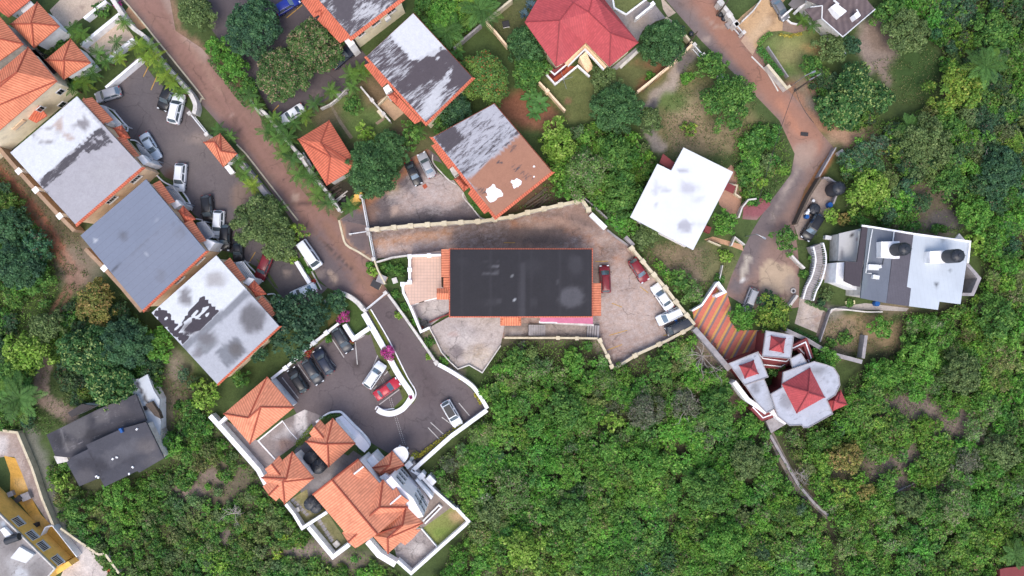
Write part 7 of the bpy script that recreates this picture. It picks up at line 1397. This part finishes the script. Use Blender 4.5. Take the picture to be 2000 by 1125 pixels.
# timber stack and scrap
r_=random.Random(4)
def stackof(x0,y0,x1,y1,n,spread,L_,label,name,cat,mat):
    a=Vector(W(x0,y0)); b=Vector(W(x1,y1)); d=(b-a).normalized(); ang=math.atan2(d.y,d.x); o=thing(name,label,cat,(*((a+b)/2),0))
    m=MB()
    for i in range(n):
        p=(a+b)/2+Vector((-d.y,d.x))*r_.uniform(-spread,spread)+d*r_.uniform(-.6,.6); m.box(p.x,p.y,.08+.1*(i%4),L_*r_.uniform(.7,1.1),.18,.09,ang+r_.uniform(-.06,.06))
    m.build('planks',mat,o); return o
stackof(1028,408,1072,376,12,.9,4.,'stack of old grey planks beside the terracotta roofed townhouse','timber_stack','timber',TIMBER); stackof(640,385,665,368,8,.8,2.6,'scrap boards stacked behind the orange hip-roofed lane house','scrap_pile','scrap',TIMBER); stackof(652,392,672,378,3,.4,2.4,'pale boards lying on the scrap behind the lane house','board_pile','boards',WHITE2); stackof(600,308,608,322,4,.25,2.,'white pipes lying beside the lane house','pipe_pile','pipes',FRAME)
# stairs
def stairs(label,pts,w,zs,n,mat,rail=None,name='outdoor_stairs'):
    q=[Vector(W(x,y,zs[0]+(zs[1]-zs[0])*i/(len(pts)-1))) for i,(x,y) in enumerate(pts)]; t=thing(name,label,'stairs',(*q[0],0)); m=MB(); seg=[(b-a).length for a,b in zip(q[:-1],q[1:])]; T=sum(seg)
    for i in range(n):
        s=(i+.5)/n*T; k=0
        while k<len(seg)-1 and s>seg[k]: s-=seg[k]; k+=1
        p=q[k].lerp(q[k+1],s/seg[k]); d=q[k+1]-q[k]; z=zs[0]+(zs[1]-zs[0])*(i+.5)/n; m.box(p.x,p.y,z/2-.1,T/n*1.06,w,z+.2,math.atan2(d.y,d.x))
    m.build('steps',mat,t); m=MB()
    for i in range(n):
        s=i/n*T; k=0
        while k<len(seg)-1 and s>seg[k]: s-=seg[k]; k+=1
        p=q[k].lerp(q[k+1],s/seg[k]); d=q[k+1]-q[k]; z=zs[0]+(zs[1]-zs[0])*(i+(.5 if zs[1]<zs[0] else .5))/n; m.box(p.x,p.y,z+.012,.07,w*.98,.03,math.atan2(d.y,d.x))
    m.build('step_shade_lines',IRON,t)  # dark strips stand in for the shading lines between the steps
    if rail:
        L_,R_=offset_line(q,w+.2)
        for side in (L_,R_):
            m=MB(); z0=[zs[0]+(zs[1]-zs[0])*i/(len(pts)-1) for i in range(len(pts))]
            for i in range(len(side)-1):
                a,b=side[i],side[i+1]; za,zb=z0[i],z0[i+1]; m.tube([(*a,za+.95),(*b,zb+.95)],.12,6); k=max(2,int((b-a).length/.4))
                for j in range(k+1): p=a.lerp(b,j/k); z=za+(zb-za)*j/k; m.tube([(*p,z-.1),(*p,z+.95)],.07,6)
            m.build('balustrade',rail,t)
    return t
stairs('curving stairs with white balustrades up to the sectioned roof house',arc([(1593,479),(1598,500),(1597,520),(1590,545),(1580,565),(1574,585)],3),1.4,(1.9,.2),26,GREYC,WHITE)
stairs('grey steps in the middle of the lower walk below the black-roofed block',[(1032,645),(1065,645)],1.7,(.9,.12),7,GREYC); stairs('grey steps at the east end of the lower walk',[(1146,646),(1170,648)],1.9,(.12,.7),5,GREYC); stairs('brown steps going down beside the villa entrance',[(800,905),(815,930),(832,955)],1.5,(1.2,.1),9,GREYC)
# poles and wires
def pole(x,y,h,label,arms=True):
    t=thing('utility_pole',label,'pole',(*W(x,y,0),0)); m=MB(); m.tube([(0,0,-.3),(0,0,h)],[.16,.1],10); m.build('post',TIMBER,t,None,True)
    if arms: m=MB(); m.box(0,0,h-.4,1.9,.12,.12,.5); [m.tube([(math.cos(.5)*a,math.sin(.5)*a,h-.34),(math.cos(.5)*a,math.sin(.5)*a,h-.12)],.06,8) for a in (-.8,0,.8)]; m.build('crossarm',STEEL,t,None,True)
    return t
pole(1552,178,8.,'utility pole at the road bend below the sloping lawn'); pole(1420,160-76,7.,'x',0) if 0 else None
pole(1343,88,6.,'thin pole by the white gates of the wild plot',False); pole(1400,30,6.,'thin leaning pole at the gate piers',False)
def wire(a,b,label):
    A_=Vector(P3(*a)); B_=Vector(P3(*b)); m=MB(); m.tube([A_.lerp(B_,i/10)-Vector((0,0,1.6*4*(i/10)*(1-i/10)*.5)) for i in range(11)],.035,5); tag(m.build('overhead_wire',IRON),label,'wire')
wire((1553,172,7.7),(1480,400,6.),'overhead wire running from the road-bend pole towards the pink apron'); wire((1553,172,7.7),(1590,240,7.),'short overhead wire running from the road-bend pole down the red road'); wire((1343,88,5.8),(1255,180,4.),'overhead wire running from the gate pole along the garden wall')
def lamp(x,y,h,ang,label):
    t=thing('street_lamp',label,'street lamp',(*W(x,y,0),0),None,ang); m=MB(); m.tube([(0,0,-.2),(0,0,h),(.3,0,h+.25),(1.,0,h+.3)],.06,8); m.build('post',STEEL,t,None,True); m=MB(); m.box(1.2,0,h+.28,.6,.26,.12); m.build('lamp_head',STEEL,t,None,True)
lamp(1456,462,5.,-.5,'street lamp beside the road at the entry slab'); lamp(1545,168,5.5,.4,'street lamp by the white wall corner at the road bend')
# garden furniture, birdlike ornament, washing line, motorbike, tyre, boat-like basin
def rotary(x,y,label):
    t=thing('washing_line',label,'washing line',(*W(x,y,0),0)); m=MB(); m.tube([(0,0,0),(0,0,2.)],.04,8); m.build('post',STEEL,t,None,True); m=MB(); [m.tube([(0,0,2.),(1.5*math.cos(a+.3),1.5*math.sin(a+.3),2.05)],.03,6) for a in (0,1.57,3.14,4.71)]; m.build('arms',STEEL,t,None,True)
rotary(1099,163,'four-armed washing line on the lawn by the pink-red house'); 
t=thing('garden_windmill','grey metal windmill ornament on the lawn edge by the shingle house','ornament',(*W(1646,98,1.5),0)); m=MB(); m.tube([(0,0,0),(0,0,1.6)],.05,8); m.build('post',STEEL,t,None,True); m=MB(); [m.box(.35*math.cos(a),.35*math.sin(a),1.65,.7,.16,.03,a) for a in (0.3,1.56,2.8,4.1,5.3)]; m.build('blades',STEEL,t,None,True)
def wheelthing(x,y,r,label,mat):
    t=thing('old_tyre',label,'tyre',(*W(x,y,.1),.03)); m=MB(); n=18; vs=[]; fs=[]
    for i in range(n):
        for j in range(8): a=2*math.pi*i/n; b=2*math.pi*j/8; vs.append(((r+.13*math.cos(b))*math.cos(a),(r+.13*math.cos(b))*math.sin(a),.13+.13*math.sin(b)))
    for i in range(n):
        for j in range(8): fs.append((i*8+j,((i+1)%n)*8+j,((i+1)%n)*8+(j+1)%8,i*8+(j+1)%8))
    m.idx(vs,fs); m.build('tread',mat,t,40,True); m=MB(); m.lathe([(r-.1,.05),(r-.1,.2)],n=18); m.build('inner_ring',IRON,t,None,True)
wheelthing(1549,568,.32,'pale old tyre at the foot of the white stairs',plain('pale_rubber',c(196,190,186),.8,.2,4.)); wheelthing(672,391,.35,'old tyre on the scrap behind the lane house',TYRE)
def pothole(*a): pass
for x,y,l in ((1407,28,'left'),(1414,36,'right')):
    t=thing('rubbish_bag','black rubbish bag heaped by the gate piers, %s of two'%l,'rubbish bag',(*W(x,y,.3),.02)); m=MB(); m.lathe([(.3,0),(.45,.2),(.4,.45),(.2,.6),(.08,.62),(.14,.75)],n=12); m.build('bag',BLACKP,t,50,True); m=MB(); m.lathe([(.09,.6),(.09,.66)],n=10); m.build('tie',WHITE,t,None,True)
for x,y,l in ((1333,55,'upper'),(1350,66,'lower')):
    t=thing('rubbish_bag','dark rubbish bag on the verge by the round mango, %s of two'%l,'rubbish bag',(*W(x,y,.3),.02)); m=MB(); m.lathe([(.3,0),(.42,.2),(.36,.45),(.2,.55),(.08,.6),(.12,.7)],n=12); m.build('bag',BLACKP,t,50,True); m=MB(); m.lathe([(.09,.56),(.09,.62)],n=10); m.build('tie',WHITE,t,None,True)
# stepping stones
m=MB()
def stones(name,pts):
    m=MB()
    for i,(x,y) in enumerate(pts): p=W(x,y); m.box(*p,.04,.55,.4,.06,.8+.2*math.sin(i*3))
    o=m.build(name,GREYC); o['kind']='structure'
stones('stepping_stones',[(572+i*4.6,977+i*4.6) for i in range(7)]+[(621+i*3.4,1012+i*5.4) for i in range(9)])
boxthing(580,996,.7,.6,.4,.4,WHITE2,'stone_bench','pale stone seat on the stepping-stone lawn','seat',.03); boxthing(657,1063,.8,.8,.3,.7,WHITE2,'stone_slab','pale stone slab at the foot of the hedge-lined lawn','slab',.03)
# dead branches
def deadtree(x,y,r,label,seed):
    rr=random.Random(seed); t=thing('dead_tree',label,'dead tree',(*W(x,y,1.),0)); m=MB(); m.tube([(0,0,-.2),(.1,0,1.),(.1,.1,2.)],[.14,.1,.07],7); m.build('trunk',plain('bleached_wood',c(176,166,156),.9,.2,5.),t,None,True); b=MB()
    for i in range(11):
        a=rr.uniform(0,6.28); L_=r*S*rr.uniform(.5,1.); p=Vector((0,0,rr.uniform(.8,2.))); q=p+Vector((math.cos(a)*L_*.6,math.sin(a)*L_*.6,rr.uniform(.2,1.))); e_=p+Vector((math.cos(a+.2)*L_,math.sin(a+.2)*L_,rr.uniform(.2,1.4))); b.tube([p,q,e_],[.06,.045,.02],5)
        for k in range(3): f_=q.lerp(e_,rr.random()); b.tube([f_,f_+Vector((rr.uniform(-.8,.8),rr.uniform(-.8,.8),.4))],[.03,.012],4)
    b.build('branches',plain('bleached_wood',(0,0,0,1)),t,None,True)
deadtree(1370,695,44,'fallen bleached tree on the bare slope below the dark van',3); deadtree(1340,795,40,'bare grey branches rising from the lower wood',5); deadtree(1395,725,26,'bleached branches left of the grey driveway wall',6); deadtree(460,1000,26,'bleached branches on the slope left of the villa',7); deadtree(1925,312,22,'pale dead branch in the right wood',8); deadtree(1560,925,22,'pale broken branches beside the crumbling wall',9)
# ochre house yard pieces
boxthing(35,975,1.,.7,.9,.7,IRON,'storage_box','dark box in the ochre yard, left','box',.06); boxthing(50,970,1.3,1.1,.7,.4,GREYC,'grey_slab','grey slab in the ochre yard','slab',.06); boxthing(20,965,.8,.7,.5,.4,GREYC,'grey_block','small grey block by the ochre house wall','block',.06); boxthing(68,1026,.8,.6,.6,.2,IRON,'dark_planter','dark planter at the middle of the ochre house wall','planter',.06)
for i,(x,y) in enumerate([(200,1098),(207,1108),(214,1116)]): drum(x,y,.4,.6,TERRA,'terracotta urn by the rim wall of the rubble yard, %s of three'%('top','middle','bottom')[i],'urn','garden_urn')
t=thing('tool_shed','dark maroon roof corner among the trees at the bottom right','shed',(*W(1975,1120,2),0)); m=MB(); q=wp([(1953,1112),(1965,1109),(2010,1105),(2010,1150),(1955,1150)],2.6); m.prism(inset(q,.2),0,2.4); m.build('wall',MAROON,t); m=MB(); m.prism(q,2.4,2.6,True); m.build('roof',MAROON,t)
for i in range(3): boxthing(1295+i*7,598-i*1+i*9,.35,.2,.25,.3*i,IRON,'engine_part','dark scrap part lying by the white sedan, %s of three'%('first','second','third')[i] ,'scrap',.03)
cam=bpy.data.cameras.new('camera'); co=bpy.data.objects.new('camera',cam); COL.objects.link(co); co.location=(0,0,H); co.rotation_euler=(0,0,0)
cam.sensor_width=36; cam.lens=18/(1000*S/H); cam.clip_end=6000; cam.clip_start=.5; sc.camera=co
w=bpy.data.worlds.new('World'); sc.world=w; w.use_nodes=True; nt=w.node_tree
sky=nt.nodes.new('ShaderNodeTexSky'); sky.sky_type='NISHITA'; sky.sun_disc=False
EL,AZ=math.radians(60),math.radians(188)      # azimuth clockwise from +Y (picture up): light from the lower left
sky.sun_elevation=EL; sky.sun_rotation=AZ; sky.air_density=1.; sky.dust_density=3.; sky.ozone_density=1.
bg=nt.nodes['Background']; bg.inputs['Strength'].default_value=.15; nt.links.new(sky.outputs[0],bg.inputs['Color'])
sun=bpy.data.lights.new('sun','SUN'); so=bpy.data.objects.new('sun',sun); COL.objects.link(so); sun.energy=.75; sun.angle=math.radians(35); sun.color=(1.,.97,.92)
d=Vector((math.sin(AZ)*math.cos(EL),math.cos(AZ)*math.cos(EL),math.sin(EL))); so.rotation_euler=d.to_track_quat('Z','Y').to_euler(); so.location=(0,0,90)
vs_=sc.view_settings; vs_.view_transform='Standard'; vs_.look='None'; vs_.gamma=1; vs_.exposure=.86; vs_.use_curve_mapping=False
sc.cycles.max_bounces=5; sc.cycles.diffuse_bounces=3; sc.cycles.transparent_max_bounces=6

# repeats share a group phrase
STEMS={}
for o in COL.objects:
    if o.parent is None and o.get('label') and not o.get('group') and not o.get('kind'): STEMS.setdefault(o.name.split('.')[0],[]).append(o)
PHR=dict(parked_car='parked cars',tree='garden and woodland trees',garden_shrub='garden shrubs',flowering_shrub='flowering bushes',boundary_wall='boundary and garden walls',kerb='painted kerbs',metal_gate='white metal gates',water_tank='black water tanks',palm_tree='garden palms',row_house='western row houses',tile_house='orange tile-roofed houses',townhouse='peeling-roofed townhouses',plastic_drum='plastic drums',dead_tree='dead bleached trees',rubbish_bag='black rubbish bags',banana_plant='banana plants',agave_plant='blue-grey agaves',hedge='clipped hedges',outdoor_stairs='outdoor stairs',garden_urn='terracotta urns',utility_pole='utility poles',overhead_wire='overhead wires',flat_house='flat-roofed houses',street_lamp='street lamps')
for k,v in STEMS.items():
    if len(v)>1:
        for o in v: o['group']=PHR.get(k,k.replace('_',' ')+'s')
